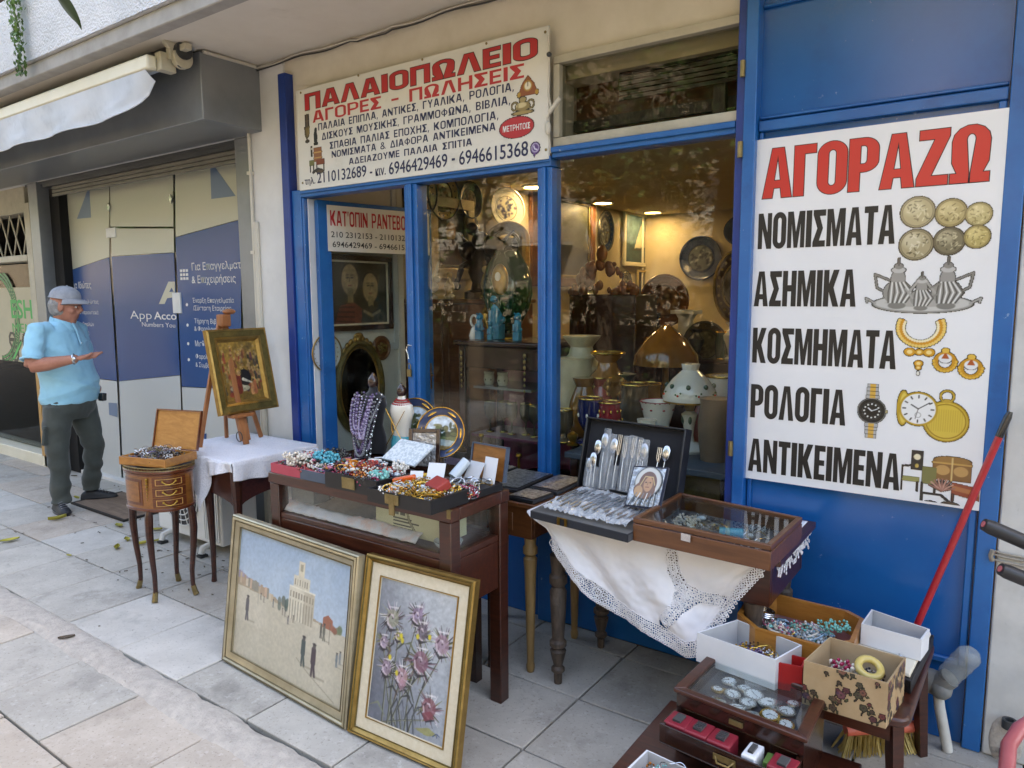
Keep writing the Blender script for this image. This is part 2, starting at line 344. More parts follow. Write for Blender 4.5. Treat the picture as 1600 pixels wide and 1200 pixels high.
    if ch == 'Ω':
        w = .58; return w,[[(0,0),(w*.475,0),(w*.475,.17),(w*.475,.17)] + _arc(w*.5,.76,w*.5-t-.03,.1,180,0) + [(w*.525,.17),(w*.525,0),(w,0),(w,q),(w-.10,q),(w-.02,.36)]
                            + _arc(w*.5,.74,w*.5-.01,.27,0,180) + [(.02,.36),(.10,q),(0,q)]]
    if ch == "'": return .12,[[(.02,.68),(.07,.68),(.13,1),(.0,1)]]
    return .3,[]
def block_text(body,mat,M,x,y,h,w,parent,offset=0.0,slant=0,zoff=.0012,name='lettering',gap=.05,t=.19,q=.17):
    cu = bpy.data.curves.new('g','CURVE'); cu.dimensions = '2D'; cu.fill_mode = 'BOTH'; px = 0
    tot = sum(glyph(c,t,q)[0] + gap for c in body) - gap; k = w / tot
    for ch in body:
        gw,loops = glyph(ch,t,q)
        for lp in loops:
            sp = cu.splines.new('POLY'); sp.points.add(len(lp) - 1)
            for p,q_ in zip(sp.points,lp):
                yy = q_[1] * h; p.co = ((px + q_[0]) * k + x + slant * yy,y + yy,0,1)
            sp.use_cyclic_u = True
        px += gw + gap
    cu.offset = offset; me = curve_mesh(cu)
    co = np.empty(len(me.vertices) * 3); me.vertices.foreach_get('co',co); co = co.reshape(-1,3); co[:,2] = zoff
    A = np.array(M); co = co @ A[:3,:3].T + A[:3,3]
    if parent is not None:
        I = np.array(INV[root_of(parent).name]); co = co @ I[:3,:3].T + I[:3,3]
    me.vertices.foreach_set('co',co.ravel()); me.materials.clear(); me.materials.append(MAT[mat]); me.update()
    o = bpy.data.objects.new(name,me); COL.objects.link(o); o.parent = parent; return o

# ------------------------------------------------------------------ material list
mk('paving_grey','#a6a198','#b5b0a6',ns=5,rough=.85,bump=.35,bs=90,vary=.09,dirt=[('#76736d',3.2,.54,.70,.65),('#cbc9c3',28,.56,.70,.5),('#5b5750',85,.57,.66,.5),('#6b6459',1.1,.55,.75,.5)])
mk('paving_light','#b4b0a8','#c2beb6',ns=6,rough=.8,bump=.25,bs=110,vary=.04,dirt=[('#85847f',3.5,.56,.72,.55),('#d6d6d3',34,.58,.72,.35),('#7b7871',70,.58,.66,.6),('#8f8b82',1.3,.5,.72,.5)])
mk('paving_warm','#aa9f92','#bab0a3',ns=5,rough=.88,bump=.4,bs=90,vary=.06,dirt=[('#7d766e',2.6,.54,.72,.6),('#cdc6bd',30,.55,.70,.55),('#5d564e',85,.57,.66,.55),('#8d7f70',1.2,.5,.75,.4)])
mk('mortar','#a9a198','#bfb7ac',ns=22,rough=.95,bump=.9,bs=120,dist=.006,dirt=[('#7d766e',60,.6,.7,.7)])
mk('joint_dirt','#54504a','#6a655e',ns=20,rough=.95,bump=.4)
mk('asphalt','#3a3a3b','#474747',ns=30,rough=.9,bump=.5)
mk('stucco_white','#d9dadb','#e6e6e6',ns=3,rough=.95,bump=1.0,bs=75,dist=.02,dirt=[('#8f908c',130,.60,.66,.35)])
mk('plaster_white','#cfcdc8','#dad9d5',ns=3,rough=.85,bump=.12,bs=30,dirt=[('#a19d95',2.2,.6,.8,.35)])
mk('plaster_beige','#d0c6b2','#dbd2c0',ns=4,rough=.9,bump=.35,bs=45,dirt=[('#978a74',4,.6,.75,.4),('#d9d2c4',14,.62,.72,.4)])
mk('soffit_paint','#d8d0c2','#e2dbcf',ns=2,rough=.9,bump=.15,bs=30,dirt=[('#a2977f',3,.6,.8,.35),('#7c7161',9,.72,.78,.5)])
mk('drip_grey','#9c9891','#aeaaa4',ns=6,rough=.9,bump=.2,bs=50)
mk('interior_cream','#b9a888','#c4b493',ns=2,rough=.85,bump=.05)
mk('interior_white','#cdc8bb','#d6d2c7',ns=2,rough=.85)
mk('interior_floor','#6d5c49','#7d6a55',ns=4,rough=.4)
mk('office_wall','#b9b093','#c1b89c',ns=2,rough=.85)
mk('blue_paint','#0f5798','#1563a4',ns=5,rough=.32,rvar=.1,bump=.12,bs=12,coat=.15,dirt=[('#0d376b',4,.56,.74,.6),('#9db0c4',26,.655,.675,.6),('#3f4a55',7,.66,.8,.55)])
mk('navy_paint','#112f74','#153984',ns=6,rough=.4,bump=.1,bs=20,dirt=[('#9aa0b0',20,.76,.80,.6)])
mk('blue_panel','#0e5597','#115c9f',ns=2.2,rough=.2,rvar=.09,bump=.10,bs=5,dist=.004,coat=.25,dirt=[('#0e3f7b',2.4,.55,.74,.55),('#a9bace',22,.67,.70,.4),('#4a6687',3.2,.62,.8,.45)])
mk('beige_metal','#b7b09c','#a69f8b',ns=8,rough=.5,bump=.1,dirt=[('#6f6753',10,.62,.75,.6)])
mk('grey_metal','#7a7d7f','#8a8d8f',ns=3,rough=.35,rvar=.1,metal=.3,bump=.05,bs=8,dirt=[('#a3a5a6',5,.66,.76,.4)])
mk('dark_metal','#3f4143','#4d4f51',ns=3,rough=.4,metal=.4,dirt=[('#77797b',4,.66,.78,.5)])
mk('shutter_metal','#6c695f','#7b786e',ns=6,rough=.5,metal=.3)
mk('black_gap','#0d0c0b',rough=.9)
mk('awning_cream','#ded6bb','#e6dfc8',ns=4,rough=.4,dirt=[('#b5ab8b',9,.62,.75,.4)])
mk('awning_cloth','#c3c9d0','#d5dae0',ns=3,rough=.75,bump=.08,sheen=.1,dirt=[('#9aa2ab',5,.55,.75,.5)])
mk('bracket_white','#c9c2ac','#b9b199',ns=12,rough=.45,dirt=[('#6e6550',14,.64,.74,.6)])
mk('cable_grey','#a19a8d','#8b8478',ns=9,rough=.6); mk('cable_dark','#3a3835',rough=.6); mk('cable_white','#c9c3b4',rough=.5)
mk('marble','#b6b6b2','#c6c6c2',ns=7,rough=.6,bump=.12,bs=60,dirt=[('#87867f',40,.63,.70,.5),('#8f8b80',3,.6,.78,.4)])
mk_glass('shop_glass',(.93,.95,.92),1.36,dust=.02); mk_glass('fanlight_glass',(.8,.8,.76),1.25); mk_glass('clear_glass',(.95,.97,.96),1.5,dust=.06); mk_glass('case_glass',(.92,.95,.94),1.5,dust=.10)
mk_glass('office_glass',(.90,.93,.92),1.45); mk_glass('dim_glass',(.6,.62,.6),1.18)
mk('sign_white','#d3cfc4','#dad7cd',ns=2,rough=.4,dirt=[('#b3ad9e',5,.58,.76,.4),('#8f8775',40,.70,.74,.4)]); mk('sign_white_b','#dedede','#e4e4e4',ns=2,rough=.28,coat=.1,dirt=[('#c6c6c4',3,.6,.8,.3)])
mk('print_red','#b3232a',rough=.4); mk('print_red_b','#c8302a',rough=.3); mk('print_black','#1d1b1a',rough=.4); mk('print_navy','#1b2046',rough=.4); mk('print_white','#d9d9d6',rough=.4)
mk('print','#808080',kind='vcol',rough=.45); mk('print_gloss','#808080',kind='vcol',rough=.2,coat=.3); mk('oil_paint','#808080',kind='vcol',rough=.42,bump=.25,bs=200,dist=.0007)
mk('mahogany','#2f150d','#452114',ns=5,rough=.3,kind='wood',stretch=(1.5,1.5,14),coat=.25,bump=.05,dirt=[('#22100b',6,.6,.75,.5)])
mk('mahogany_x','#371a10','#4d2618',ns=5,rough=.32,kind='wood',stretch=(1.2,12,12),coat=.2,bump=.05,dirt=[('#2b150e',6,.6,.75,.5)])
mk('walnut_x','#573319','#6d4224',ns=4,rough=.35,kind='wood',stretch=(1.2,14,14),coat=.2,bump=.06,dirt=[('#341c0d',7,.6,.75,.5)])
mk('dark_wood','#24120d','#341b13',ns=5,rough=.25,kind='wood',stretch=(2,2,12),coat=.4,dirt=[('#150a07',6,.6,.75,.4)])
mk('honey_wood','#9a6428','#b07a39',ns=4,rough=.35,kind='wood',stretch=(2,10,10),coat=.3)
mk('inlay_wood','#7a4a1e','#935d2a',ns=5,rough=.28,kind='wood',stretch=(3,3,12),coat=.4)
mk('inlay_dark','#54270f','#683317',ns=5,rough=.28,kind='wood',stretch=(3,3,12),coat=.4); mk('inlay_line','#b98d4e',rough=.35)
mk('easel_wood','#8d5731','#a76b3f',ns=5,rough=.45,kind='wood',stretch=(6,6,1.2)); mk('light_wood_leg','#7d6239','#92754a',ns=6,rough=.5,kind='wood',stretch=(8,8,1.5),dirt=[('#4c3a1f',7,.6,.75,.5)])
mk('grey_wood_leg','#3d332b','#5a4d42',ns=8,rough=.6,kind='wood',stretch=(8,8,2),dirt=[('#7d7166',12,.62,.74,.5)])
mk('brass','#a8873e','#8c6d2c',ns=30,rough=.32,metal=.9); mk('old_brass','#7b6a43','#94835a',ns=30,rough=.45,metal=.7); mk('gilt','#8f7038','#ab8a4c',ns=14,rough=.33,metal=.75,bump=.25,bs=120)
mk('gilt_dark','#5f5128','#7a6a38',ns=25,rough=.45,metal=.5,bump=.6,bs=150); mk('gilt_pale','#a0957a','#b6ab90',ns=9,rough=.36,metal=.55,bump=.12,bs=60); mk('gilt_pale_dark','#685d42','#7a6e52',ns=10,rough=.42,metal=.5)
mk('linen','#cfc3a8','#d8cdb5',ns=60,rough=.85,bump=.3,bs=300)
mk('cloth_white','#dcdce2','#e6e6ea',ns=5,rough=.9,bump=1,bs=130,dist=.004,sheen=.2,dirt=[('#b9bac4',150,.52,.6,.5)]); mk('cloth_lace','#e4e4e8','#ecebee',ns=6,rough=.9,bump=.12,bs=140,sheen=.2)
mk('cloth_pink','#d8cfd2','#dfb9ae',ns=11,rough=.9,bump=.4,bs=70,lo=.5,hi=.62)
mk('silver','#b9babd','#d6d7d9',ns=20,rough=.22,metal=.95); mk('silver_relief','#8f9093','#c9cacc',ns=55,rough=.3,metal=.9,bump=1,bs=110,dist=.004,lo=.42,hi=.58); mk('gold','#c79c3e','#dcb65a',ns=12,rough=.22,metal=.9)
mk('black_leather','#121214','#1b1b1e',ns=20,rough=.45,bump=.2,bs=200); mk('black_velvet','#09090d','#101018',ns=10,rough=.95,sheen=.4); mk('navy_velvet','#14182c','#1c2238',ns=10,rough=.9,sheen=.4)
mk('plum_velvet','#6f2547','#85305a',ns=9,rough=.9,sheen=.5); mk('rose_board','#a9414f','#b64e5b',ns=10,rough=.75); mk('slate_board','#3f4a5a','#4a5666',ns=10,rough=.6)
mk('card_white','#d3d5d9','#dddfe2',ns=4,rough=.65); mk('card_in','#b3b4b6','#c2c3c4',ns=5,rough=.7); mk('paper_cream','#cfc6b2','#d8d0bd',ns=5,rough=.75)
mk('plastic_white','#cfd0cc','#dadbd7',ns=5,rough=.4); mk('ac_dark','#2c2d2e',rough=.5)
for n_,c_ in dict(white='#d8d4cc',pearl='#cfc6b8',red='#8e1f1c',coral='#c4432c',turq='#3f9fb0',teal='#6fb5ae',black='#17161a',brown='#3f261b',amber='#c7761a',yellow='#d6a91c',orange='#d5560f',navy='#1f2748',
                   purple='#5d4a72',lilac='#9a8cab',pink='#b5697c',green='#40584a',blue='#7fa0b8',clear='#b8c2c8',magenta='#8e1c44',grey='#77777c').items():
    mk('bead_' + n_,c_,rough=.22,coat=.4)

# ------------------------------------------------------------------ ground
g = MB('joint_dirt'); g.box(-40,40,-2.6,9.0,-.30,-.028); pav = tag(g.build('pavement'),kind='structure')
g = MB('asphalt'); g.box(-40,40,-60,-2.75,-.4,-.16); tag(g.build('road'),kind='structure')
g = MB('paving_grey'); g.box(-40,40,-2.75,-2.604,-.3,-.01); tag(g.build('kerb'),kind='structure')
def slab_mesh(wx,wy,m):
    b = MB(m); e = .004
    b.box(-wx / 2,wx / 2,-wy / 2,wy / 2,-.03,0); return b.mesh('paving_slab')
_sl = {}
def slab(x0,x1,y0,y1,m):
    wx,wy = x1 - x0 - .008,y1 - y0 - .008; k = (round(wx,3),round(wy,3),m)
    if k not in _sl: _sl[k] = slab_mesh(wx,wy,m)
    o = bpy.data.objects.new('paving_slab',_sl[k]); COL.objects.link(o); o.parent = pav
    o.location = ((x0 + x1) / 2,(y0 + y1) / 2,random.uniform(-.003,.0)); o.rotation_euler = (random.uniform(-.004,.004),random.uniform(-.004,.004),random.uniform(-.003,.003))
    q = o.modifiers.new('bevel','BEVEL'); q.width = .004; q.segments = 2
XJ = [-3.34 + .4925 * k for k in range(-14,9)]
for r_,(y0,y1) in enumerate([(1.535,1.995),(1.995,2.395),(2.395,2.80),(2.80,3.125)]):
    for i in range(len(XJ) - 1):
        x0,x1 = XJ[i],XJ[i + 1]
        if r_ == 3 and x0 > -3.9: y1 = 2.955
        m = 'paving_grey'
        if r_ == 0 and (abs(x0 + 3.8325) < .05 or abs(x0 + 3.34) < .05): m = 'paving_light'
        elif x0 < -4.2 and random.random() < .45: m = 'paving_light' if r_ < 2 and random.random() < .6 else 'paving_grey'
        elif x0 < -5.3 and r_ >= 1: m = 'paving_warm'
        slab(x0,x1,y0,y1,m)
ys = [1.395,1.013,.63,.245,-.14,-.53]
for r_ in range(5):
    sh = -.02 if r_ % 2 == 0 else .19
    for i in range(6,len(XJ) - 1):
        slab(XJ[i] + sh,XJ[i + 1] + sh,ys[r_ + 1],ys[r_],'paving_warm' if random.random() < .75 else 'paving_grey')
g = MB('paving_warm'); g.box(-12,-7.2 + .02,-.53,1.38,-.02,-.002); g.box(-12,3,-2.6,-.54,-.02,-.002); g.box(.75,3,-.53,2.9,-.02,-.003); o = g.build('paving_sheet',pav); o['kind'] = 'stuff'
g = MB('mortar')
def _mort(u,v):
    x = -7.4 + 8.2 * u; n1 = mnoise.fractal((x * 3,0,0),1,2,4); n2 = mnoise.fractal((x * 3,9,0),1,2,4)
    yc = 1.475 - .03 * max(0,x + 3.6) / 2; a,b = yc - .10 + .035 * n1,yc + .072 + .035 * n2
    e = min(v,1 - v) * 2
    return (x,a + (b - a) * v,-.010 + .017 * min(1,e * 2.2) + .004 * mnoise.noise((x * 30,v * 6,0)))
g.sheet(_mort,520,9); o = g.build('mortar_strip',pav); o['kind'] = 'stuff'

# ------------------------------------------------------------------ the building over the shops
bld = thing('commercial_building','white stuccoed building with beige soffit overhanging the row of shopfronts','building',(0,3.2,0))
b = MB('plaster_beige'); b.box(-3.755,-1.83,2.945,3.12,2.268,3.06); b.box(-1.83,-.965,2.945,3.12,2.705,3.06); b.build('wall',bld)
b = MB('plaster_white'); b.box(-4.115,-3.755,2.93,3.7,-.02,3.06); b.build('pillar',bld,bevel=.006)
b = MB('soffit_paint')
def _sof(u,v): x,y = -20 + 22 * u,2.27 + 1.0 * v; return (x,y,3.05 + .004 * mnoise.noise((x * 1.5,y * 1.5,0)))
b.sheet(_sof,120,12); b.box(-20,2,2.27,3.0,3.062,3.2); b.build('soffit',bld)
b = MB('drip_grey'); b.box(-20,2,2.19,2.268,3.035,3.125); b.build('drip_edge',bld,bevel=.008)
b = MB('stucco_white'); b.sheet(lambda u,v: (-20 + 22 * u,2.165 + .006 * mnoise.noise((u * 400,v * 30,0)),3.127 + 1.2 * v),260,40); b.box(-20,2,2.172,2.30,3.127,4.33); b.build('parapet',bld)
b = MB('plaster_white'); b.box(-20,9,3.2,3.5,3.1,9.5); b.box(2.0,9,2.95,3.2,0,3.6); b.box(-13,9,3.5,9.5,9.3,9.5); b.build('upper_wall',bld)
b = MB('interior_white'); b.box(-3.755,-3.60,3.0,3.75,0,2.61); b.box(-3.755,-3.58,3.70,3.752,0,2.61); b.build('interior_wall',bld)
b = MB('interior_cream'); b.box(-4.05,-3.95,3.752,8.47,0,2.61); b.box(-3.95,1.2,8.47,8.6,0,2.61); b.box(1.1,1.2,3.0,8.47,0,2.61); b.build('interior_wall',bld)
b = MB('interior_cream'); b.box(-3.76,1.2,3.0,3.128,2.612,2.72); b.box(-4.1,1.2,3.13,8.6,2.61,2.7); b.build('interior_ceiling',bld)
b = MB('interior_floor'); b.box(-4.1,1.2,2.96,8.6,-.02,.01); b.build('interior_floor',bld)
b = MB('paper_cream'); b.tube([(-3.93,8.4,0),(-3.93,8.4,2.6)],.02); b.build('corner_pipe',bld)
# cracks, cable holes and small patches on the soffit stay as relief: a thin conduit and clipped cables along the wall head
for (y_,z_,r_,m_) in ((2.925,3.035,.006,'cable_grey'),(2.915,3.022,.004,'cable_dark'),(2.905,3.03,.0035,'cable_white')):
    b = MB(m_); b.tube([(-4.1 + 3.2 * i / 60,y_ + .004 * math.sin(i * .9 + z_ * 90),z_ + .006 * math.sin(i * .55 + y_ * 70) - (.012 if 18 < i < 24 else 0)) for i in range(61)],r_,6)
    one(b,'cable',{'cable_grey': 'thick grey cable clipped along the top of the beige wall','cable_dark': 'thin dark cable running along the top of the beige wall','cable_white': 'thin white cable beside the grey one at the soffit'}[m_],'cable')
b = MB('cable_white')
b.tube([(-3.98,2.55,3.035),(-3.98,2.9,3.037),(-4.09,2.915,3.02),(-4.10,2.915,2.9),(-4.10,2.915,2.0),(-4.105,2.915,.3),(-4.105,2.915,.05)],.011,8)
b.tube([(-4.07,2.92,2.1),(-4.072,2.92,1.4),(-4.08,2.92,.06)],.018,8)
for z_ in (2.75,2.4,1.9,1.3): b.box(-4.12,-4.085,2.9,2.93,z_,z_ + .02)
one(b,'conduit','cream conduit running down the left edge of the white pillar','conduit')
# hanging ivy on the parapet
b = MB('leaf_green') if 'leaf_green' in MAT else None
mk('leaf_green','#3f5a2a','#5d7a3c',ns=4,rough=.55,spec=.3,vary=.15); mk('leaf_dark','#1f3518','#2f4a22',ns=3,rough=.55,spec=.3,vary=.15); mk('leaf_dry','#a59a3a','#8d8a2c',ns=20,rough=.6,vary=.2); mk('bark','#4b4136','#625648',ns=6,rough=.9,stretch=(4,4,.8),bump=.6,bs=30)
b = MB('leaf_green'); c0 = Vector((-5.304,2.160,3.264))
for i in range(420):
    t = random.random() ** 1.3; p = c0 + Vector((random.gauss(0,.05) * (1 - .5 * t),-.02 - random.random() * .05,.38 - t * .62))
    a = random.random() * 6.28; u = Vector((math.cos(a),-.3,math.sin(a))) * .016; v_ = Vector((-math.sin(a),-.4,math.cos(a))) * .011
    b.poly([p - u,p - v_,p + u,p + v_])
o = b.build('hanging_moss'); tag(o,'green moss trailing down the white stucco parapet','moss',kind='stuff')

# ------------------------------------------------------------------ antique shopfront
def film(name,col,opa,rough=.35):
    m = bpy.data.materials.new(name); m.use_nodes = True; t = m.node_tree; N = t.nodes; L = t.links; b = N['Principled BSDF']
    b.inputs['Base Color'].default_value = (*lin(col),1); b.inputs['Roughness'].default_value = rough; b.inputs['Alpha'].default_value = opa; MAT[name] = m
film('film_blue','#39588c',.86,.22); film('film_frost','#c6cac8',.93,.4); film('film_cream','#c2c2b0',.9,.25); film('film_greyblue','#7388a3',.85,.3); film('film_clear','#d9dde0',.22,.1)
YF = 2.93
sf = thing('antique_shopfront','blue painted wooden shopfront with open door and two display windows','shopfront',(-2.4,2.95,0))
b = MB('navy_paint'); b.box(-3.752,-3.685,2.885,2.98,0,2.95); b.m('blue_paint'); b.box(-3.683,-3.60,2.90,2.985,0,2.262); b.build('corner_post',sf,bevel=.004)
b = MB('blue_paint'); b.box(-3.598,-3.580,2.905,2.99,0,2.213); b.m('plaster_white'); b.box(-3.579,-3.572,2.93,2.985,0,2.212); b.build('door_jamb',sf,bevel=.003)
for x0,x1 in ((-2.755,-2.665),(-1.90,-1.82)): b = MB('blue_paint'); b.box(x0,x1,2.905,2.99,0,2.213); b.box(x0 + .028,x1 - .028,2.89,2.9045,.62,2.213); b.build('mullion',sf,bevel=.004)
b = MB('blue_paint'); b.box(-3.598,-1.824,2.90,2.99,2.215,2.262); b.box(-3.598,-1.824,2.89,2.898,2.235,2.262); b.build('transom_rail',sf,bevel=.004); b = MB('blue_paint'); b.box(-1.818,-.967,2.90,2.99,2.25,2.297); b.box(-1.818,-.967,2.888,2.9005,2.272,2.297); b.build('transom_rail',sf,bevel=.004)
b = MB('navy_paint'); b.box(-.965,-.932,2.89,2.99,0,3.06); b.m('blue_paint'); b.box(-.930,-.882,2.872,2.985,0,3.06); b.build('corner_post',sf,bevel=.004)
for x0,x1 in ((-2.663,-1.902),(-1.818,-.967)): b = MB('blue_panel'); b.box(x0,x1,2.945,2.985,0,.602); b.m('blue_paint'); b.box(x0,x1,2.91,2.99,.601,.64); b.build('stall_riser',sf,bevel=.004)
for x0,x1,z1 in ((-2.663,-1.902,2.213),(-1.818,-.967,2.248)):
    b = MB('shop_glass'); b.box(x0,x1,2.947,2.953,.642,z1); o = b.build('window_pane',sf)
# beige transom light over the wide window
fl = MB('beige_metal'); fl.box(-1.818,-.967,2.91,2.97,2.30,2.34); fl.box(-1.818,-.967,2.91,2.97,2.665,2.70); fl.box(-1.818,-1.785,2.91,2.97,2.342,2.663); o_ = fl.build('fanlight_frame',sf,bevel=.003)
b = MB('fanlight_glass'); b.box(-1.783,-.967,2.937,2.943,2.342,2.663); b.build('fanlight_pane',o_)
b = MB('dark_wood')
for i in range(9): b.box(-1.55,-.95,3.04,3.05,2.66 - i * .021,2.675 - i * .021,None)
b.build('blind',o_)
b = MB('grey_wood_leg'); b.box(-1.82,-.95,3.10,3.125,2.40,2.45); b.box(-1.12,-1.07,3.06,3.09,2.30,2.7); b.m('walnut_x'); b.box(-1.82,-.95,3.128,3.14,2.3,2.61); b.build('inner_board',o_)
# open door leaf, hinged at the left jamb and swung into the shop
Dm = Matrix.Translation((-3.548,2.968,0)) @ Matrix.Rotation(R(77),4,'Z')
b = MB('blue_paint').xf(Dm)
b.box(0,.085,-.022,.022,.02,2.205); b.box(.755,.84,-.022,.022,.02,2.205); b.box(.087,.753,-.02,.02,2.14,2.205); b.box(.087,.753,-.02,.02,.02,.35)
dl = b.build('door',sf,bevel=.003)
b = MB('case_glass').xf(Dm); b.box(.086,.754,-.003,.003,.352,2.138); b.build('glass',dl)
b = MB('brass').xf(Dm); b.box(.775,.815,-.03,-.0225,.98,1.16); b.tube([(.795,-.03,1.08),(.795,-.065,1.08),(.70,-.07,1.075)],.008,8); b.build('handle',dl)
b = MB('plaster_white'); b.box(-3.5985,-2.76,2.92,3.0,-.02,.03); b.build('threshold',sf)
# blue board panel on the right
b = MB('blue_panel'); b.box(-.882,-.082,2.93,2.99,0,3.06); b.build('board_panel',sf)
b = MB('blue_paint')
b.box(-.88,-.084,2.905,2.928,2.245,2.285); b.box(-.88,-.084,2.915,2.928,2.292,2.304); b.box(-.88,-.084,2.91,2.928,2.70,2.712); b.box(-.862,-.108,2.912,2.928,.296,.318)
b.box(-.879,-.862,2.912,2.928,.32,2.243); b.box(-.108,-.085,2.908,2.928,.30,2.243); b.box(-.079,-.022,2.90,2.99,0,3.06)
b.build('moulding',sf,bevel=.004)
b = MB('old_brass')
for z_ in (2.48,2.18,1.0): b = MB('old_brass'); b.tube([(-.937,2.868,z_ - .03),(-.937,2.868,z_ + .03)],.010,8); b.build('hinge',sf)
# marble pilaster
b = MB('marble'); b.box(-.018,.55,2.905,3.2,0,2.2)
o = one(b,'marble_pilaster','speckled pale marble pilaster at the right of the blue panel','pilaster',bevel=.006)
b = MB('cable_grey')
for dz in (0,.018,.03): b.tube([(-.03,2.93,.715 + dz),(-.024,2.898,.715 + dz),(.0,2.896,.712 + dz),(.3,2.897,.70 + dz),(.56,2.897,.69 + dz)],.004,6)
b.tube([(-.03,2.90,.71),(-.035,2.89,.73),(-.03,2.89,.75)],.008,6)
one(b,'wire','grey wire wound round the marble pilaster','wire')
b = MB('dark_metal')
for z_ in (.135,.02): b.lathe([(.022,0),(.022,.03),(.014,.03),(.012,.004)],16,(.055,2.88,z_)); 
b2 = MB('mortar'); b2.ball((.05,2.905,.07),.05,3,(1,.25,1.9)); 
o = one(b2,'mortar_patch','crumbling mortar patch with pipe stubs at the foot of the pilaster','mortar patch'); b.build('pipe_stub',o)

# ------------------------------------------------------------------ accounting office front
of = thing('office_shopfront','grey metal shopfront with glass door and blue film on the windows','shopfront',(-5.8,3.13,0))
b = MB('grey_metal'); b.box(-15,-3.985,2.53,2.95,2.655,3.035); b.build('shutter_box',of,bevel=.006)
b = MB('dark_metal'); b.box(-7.56,-4.115,2.97,3.25,2.632,2.654); b.box(-7.2,-4.3,2.97,3.06,2.60,2.631)
b.build('shutter_slot',of)
for i in range(3):
    b = MB('shutter_metal'); b.box(-7.1,-4.31,3.0,3.02,2.575 - i * .03,2.602 - i * .03); b.build('shutter_slat',of,bevel=.004)
b = MB('grey_metal'); b.box(-4.31,-4.118,2.95,3.12,0,2.653); b.box(-4.34,-4.312,2.99,3.10,0,2.653); b.build('shutter_guide',of,bevel=.004); b = MB('grey_metal'); b.box(-7.46,-7.28,2.95,3.2,0,2.653); b.build('shutter_guide',of,bevel=.004)
b = MB('black_gap'); b.box(-7.278,-7.10,3.05,3.25,0,2.6); b.m('beige_metal'); b.box(-7.36,-7.30,3.135,3.25,0,2.65); b.build('side_gap',of)
G0,G1,G2,G3 = -7.30,-6.41,-5.43,-4.44
for k_,(x0,x1) in enumerate(((G0,G1 - .006),(G1,G2),(G2 + .006,G3))):
    b = MB('office_glass'); b.box(x0,x1,3.127,3.137,.03,2.63 if k_ != 1 else 2.18); o = b.build('window_pane' if k_ != 1 else 'door',of)
    if k_ == 1: odoor = o
b = MB('office_glass'); b.box(G1,G2,3.127,3.137,2.186,2.63); b.build('window_pane',of)
b = MB('plastic_white'); b.box(G1 - .02,G1 + .14,3.115,3.15,2.13,2.21); b.box(G2 - .02,G2 + .09,3.11,3.155,1.50,1.66); b.build('door_fitting',odoor,bevel=.003)
b = MB('plaster_white'); b.box(-7.28,-4.35,3.06,3.2,-.02,.028); b.build('threshold',of,bevel=.004)
for p in ((-6.346,3.120,2.379),(-5.390,3.120,2.372)): b = MB('silver'); b.prism([(-.024,0),(0,-.036),(.024,0),(0,.036)],(0,-.012,0),p); b.build('glass_fitting',of)
def film_part(mat,pts,y=3.1225):
    b = MB(mat); q = [(p[0],p[2]) for p in pts]; b.prism(q,(0,.001,0),(0,y,0)); return b.build('window_film',of)
film_part('film_blue',[(-7.324,3.122,1.851),(-6.416,3.122,1.967),(-6.436,3.122,0.902),(-7.384,3.122,0.902)])
film_part('film_blue',[(-6.377,3.122,1.971),(-5.408,3.122,1.966),(-5.427,3.122,1.012),(-6.397,3.122,0.901)])
film_part('film_blue',[(-5.373,3.122,2.081),(-4.530,3.122,2.163),(-4.623,3.122,0.956),(-5.410,3.122,0.921)])
film_part('film_frost',[(-7.386,3.122,0.896),(-6.437,3.122,0.896),(-6.479,3.122,-0.005),(-7.295,3.122,0.039)])
film_part('film_frost',[(-6.398,3.122,0.898),(-5.428,3.122,1.007),(-5.475,3.122,-0.114),(-6.446,3.122,-0.012)])
film_part('film_frost',[(-5.410,3.122,0.916),(-4.624,3.122,0.951),(-4.713,3.122,-0.212),(-5.439,3.122,-0.124)])
film_part('film_cream',[(-7.304,3.122,2.621),(-6.319,3.122,2.670),(-6.415,3.122,1.972),(-7.337,3.122,1.851)],3.124); film_part('film_cream',[(-6.354,3.122,2.205),(-5.392,3.122,2.150),(-5.408,3.122,1.971),(-6.376,3.122,1.976)],3.124); film_part('film_cream',[(-6.308,3.122,2.669),(-5.342,3.122,2.676),(-5.395,3.122,2.165),(-6.363,3.122,2.221)],3.124); film_part('film_cream',[(-5.315,3.122,2.673),(-4.528,3.122,2.629),(-4.529,3.122,2.168),(-5.372,3.122,2.086)],3.124)  # cream sheets added to brighten the upper panes over the dark room
film_part('film_greyblue',[(-7.190,3.122,2.616),(-7.054,3.122,2.610),(-7.202,3.122,2.476)]); film_part('film_greyblue',[(-6.676,3.122,2.587),(-6.684,3.122,2.317),(-6.944,3.122,2.322)]); film_part('film_greyblue',[(-4.861,3.122,2.605),(-4.576,3.122,2.329),(-4.871,3.122,2.331)])
film_part('film_greyblue',[(-6.605,3.121,0.696),(-6.457,3.121,0.702),(-6.463,3.121,0.576),(-6.609,3.121,0.586)],3.118); film_part('film_blue',[(-7.377,3.121,0.391),(-7.203,3.121,0.348),(-7.160,3.121,0.143)],3.118)
film_part('film_blue',[(-5.150,3.121,0.568),(-5.097,3.121,0.578),(-5.106,3.121,0.492)],3.118); film_part('film_blue',[(-4.914,3.121,0.553),(-4.781,3.121,0.578),(-4.859,3.121,0.520)],3.118)
MO = plane_M((0,3.1215,0),(1,0,0),(0,0,1))
def ot(body,a,h,w=None,mat='print_white',bold=0,sp=1): return text(body,mat,MO,a[0],a[2],h,w,bold,of,space=sp)
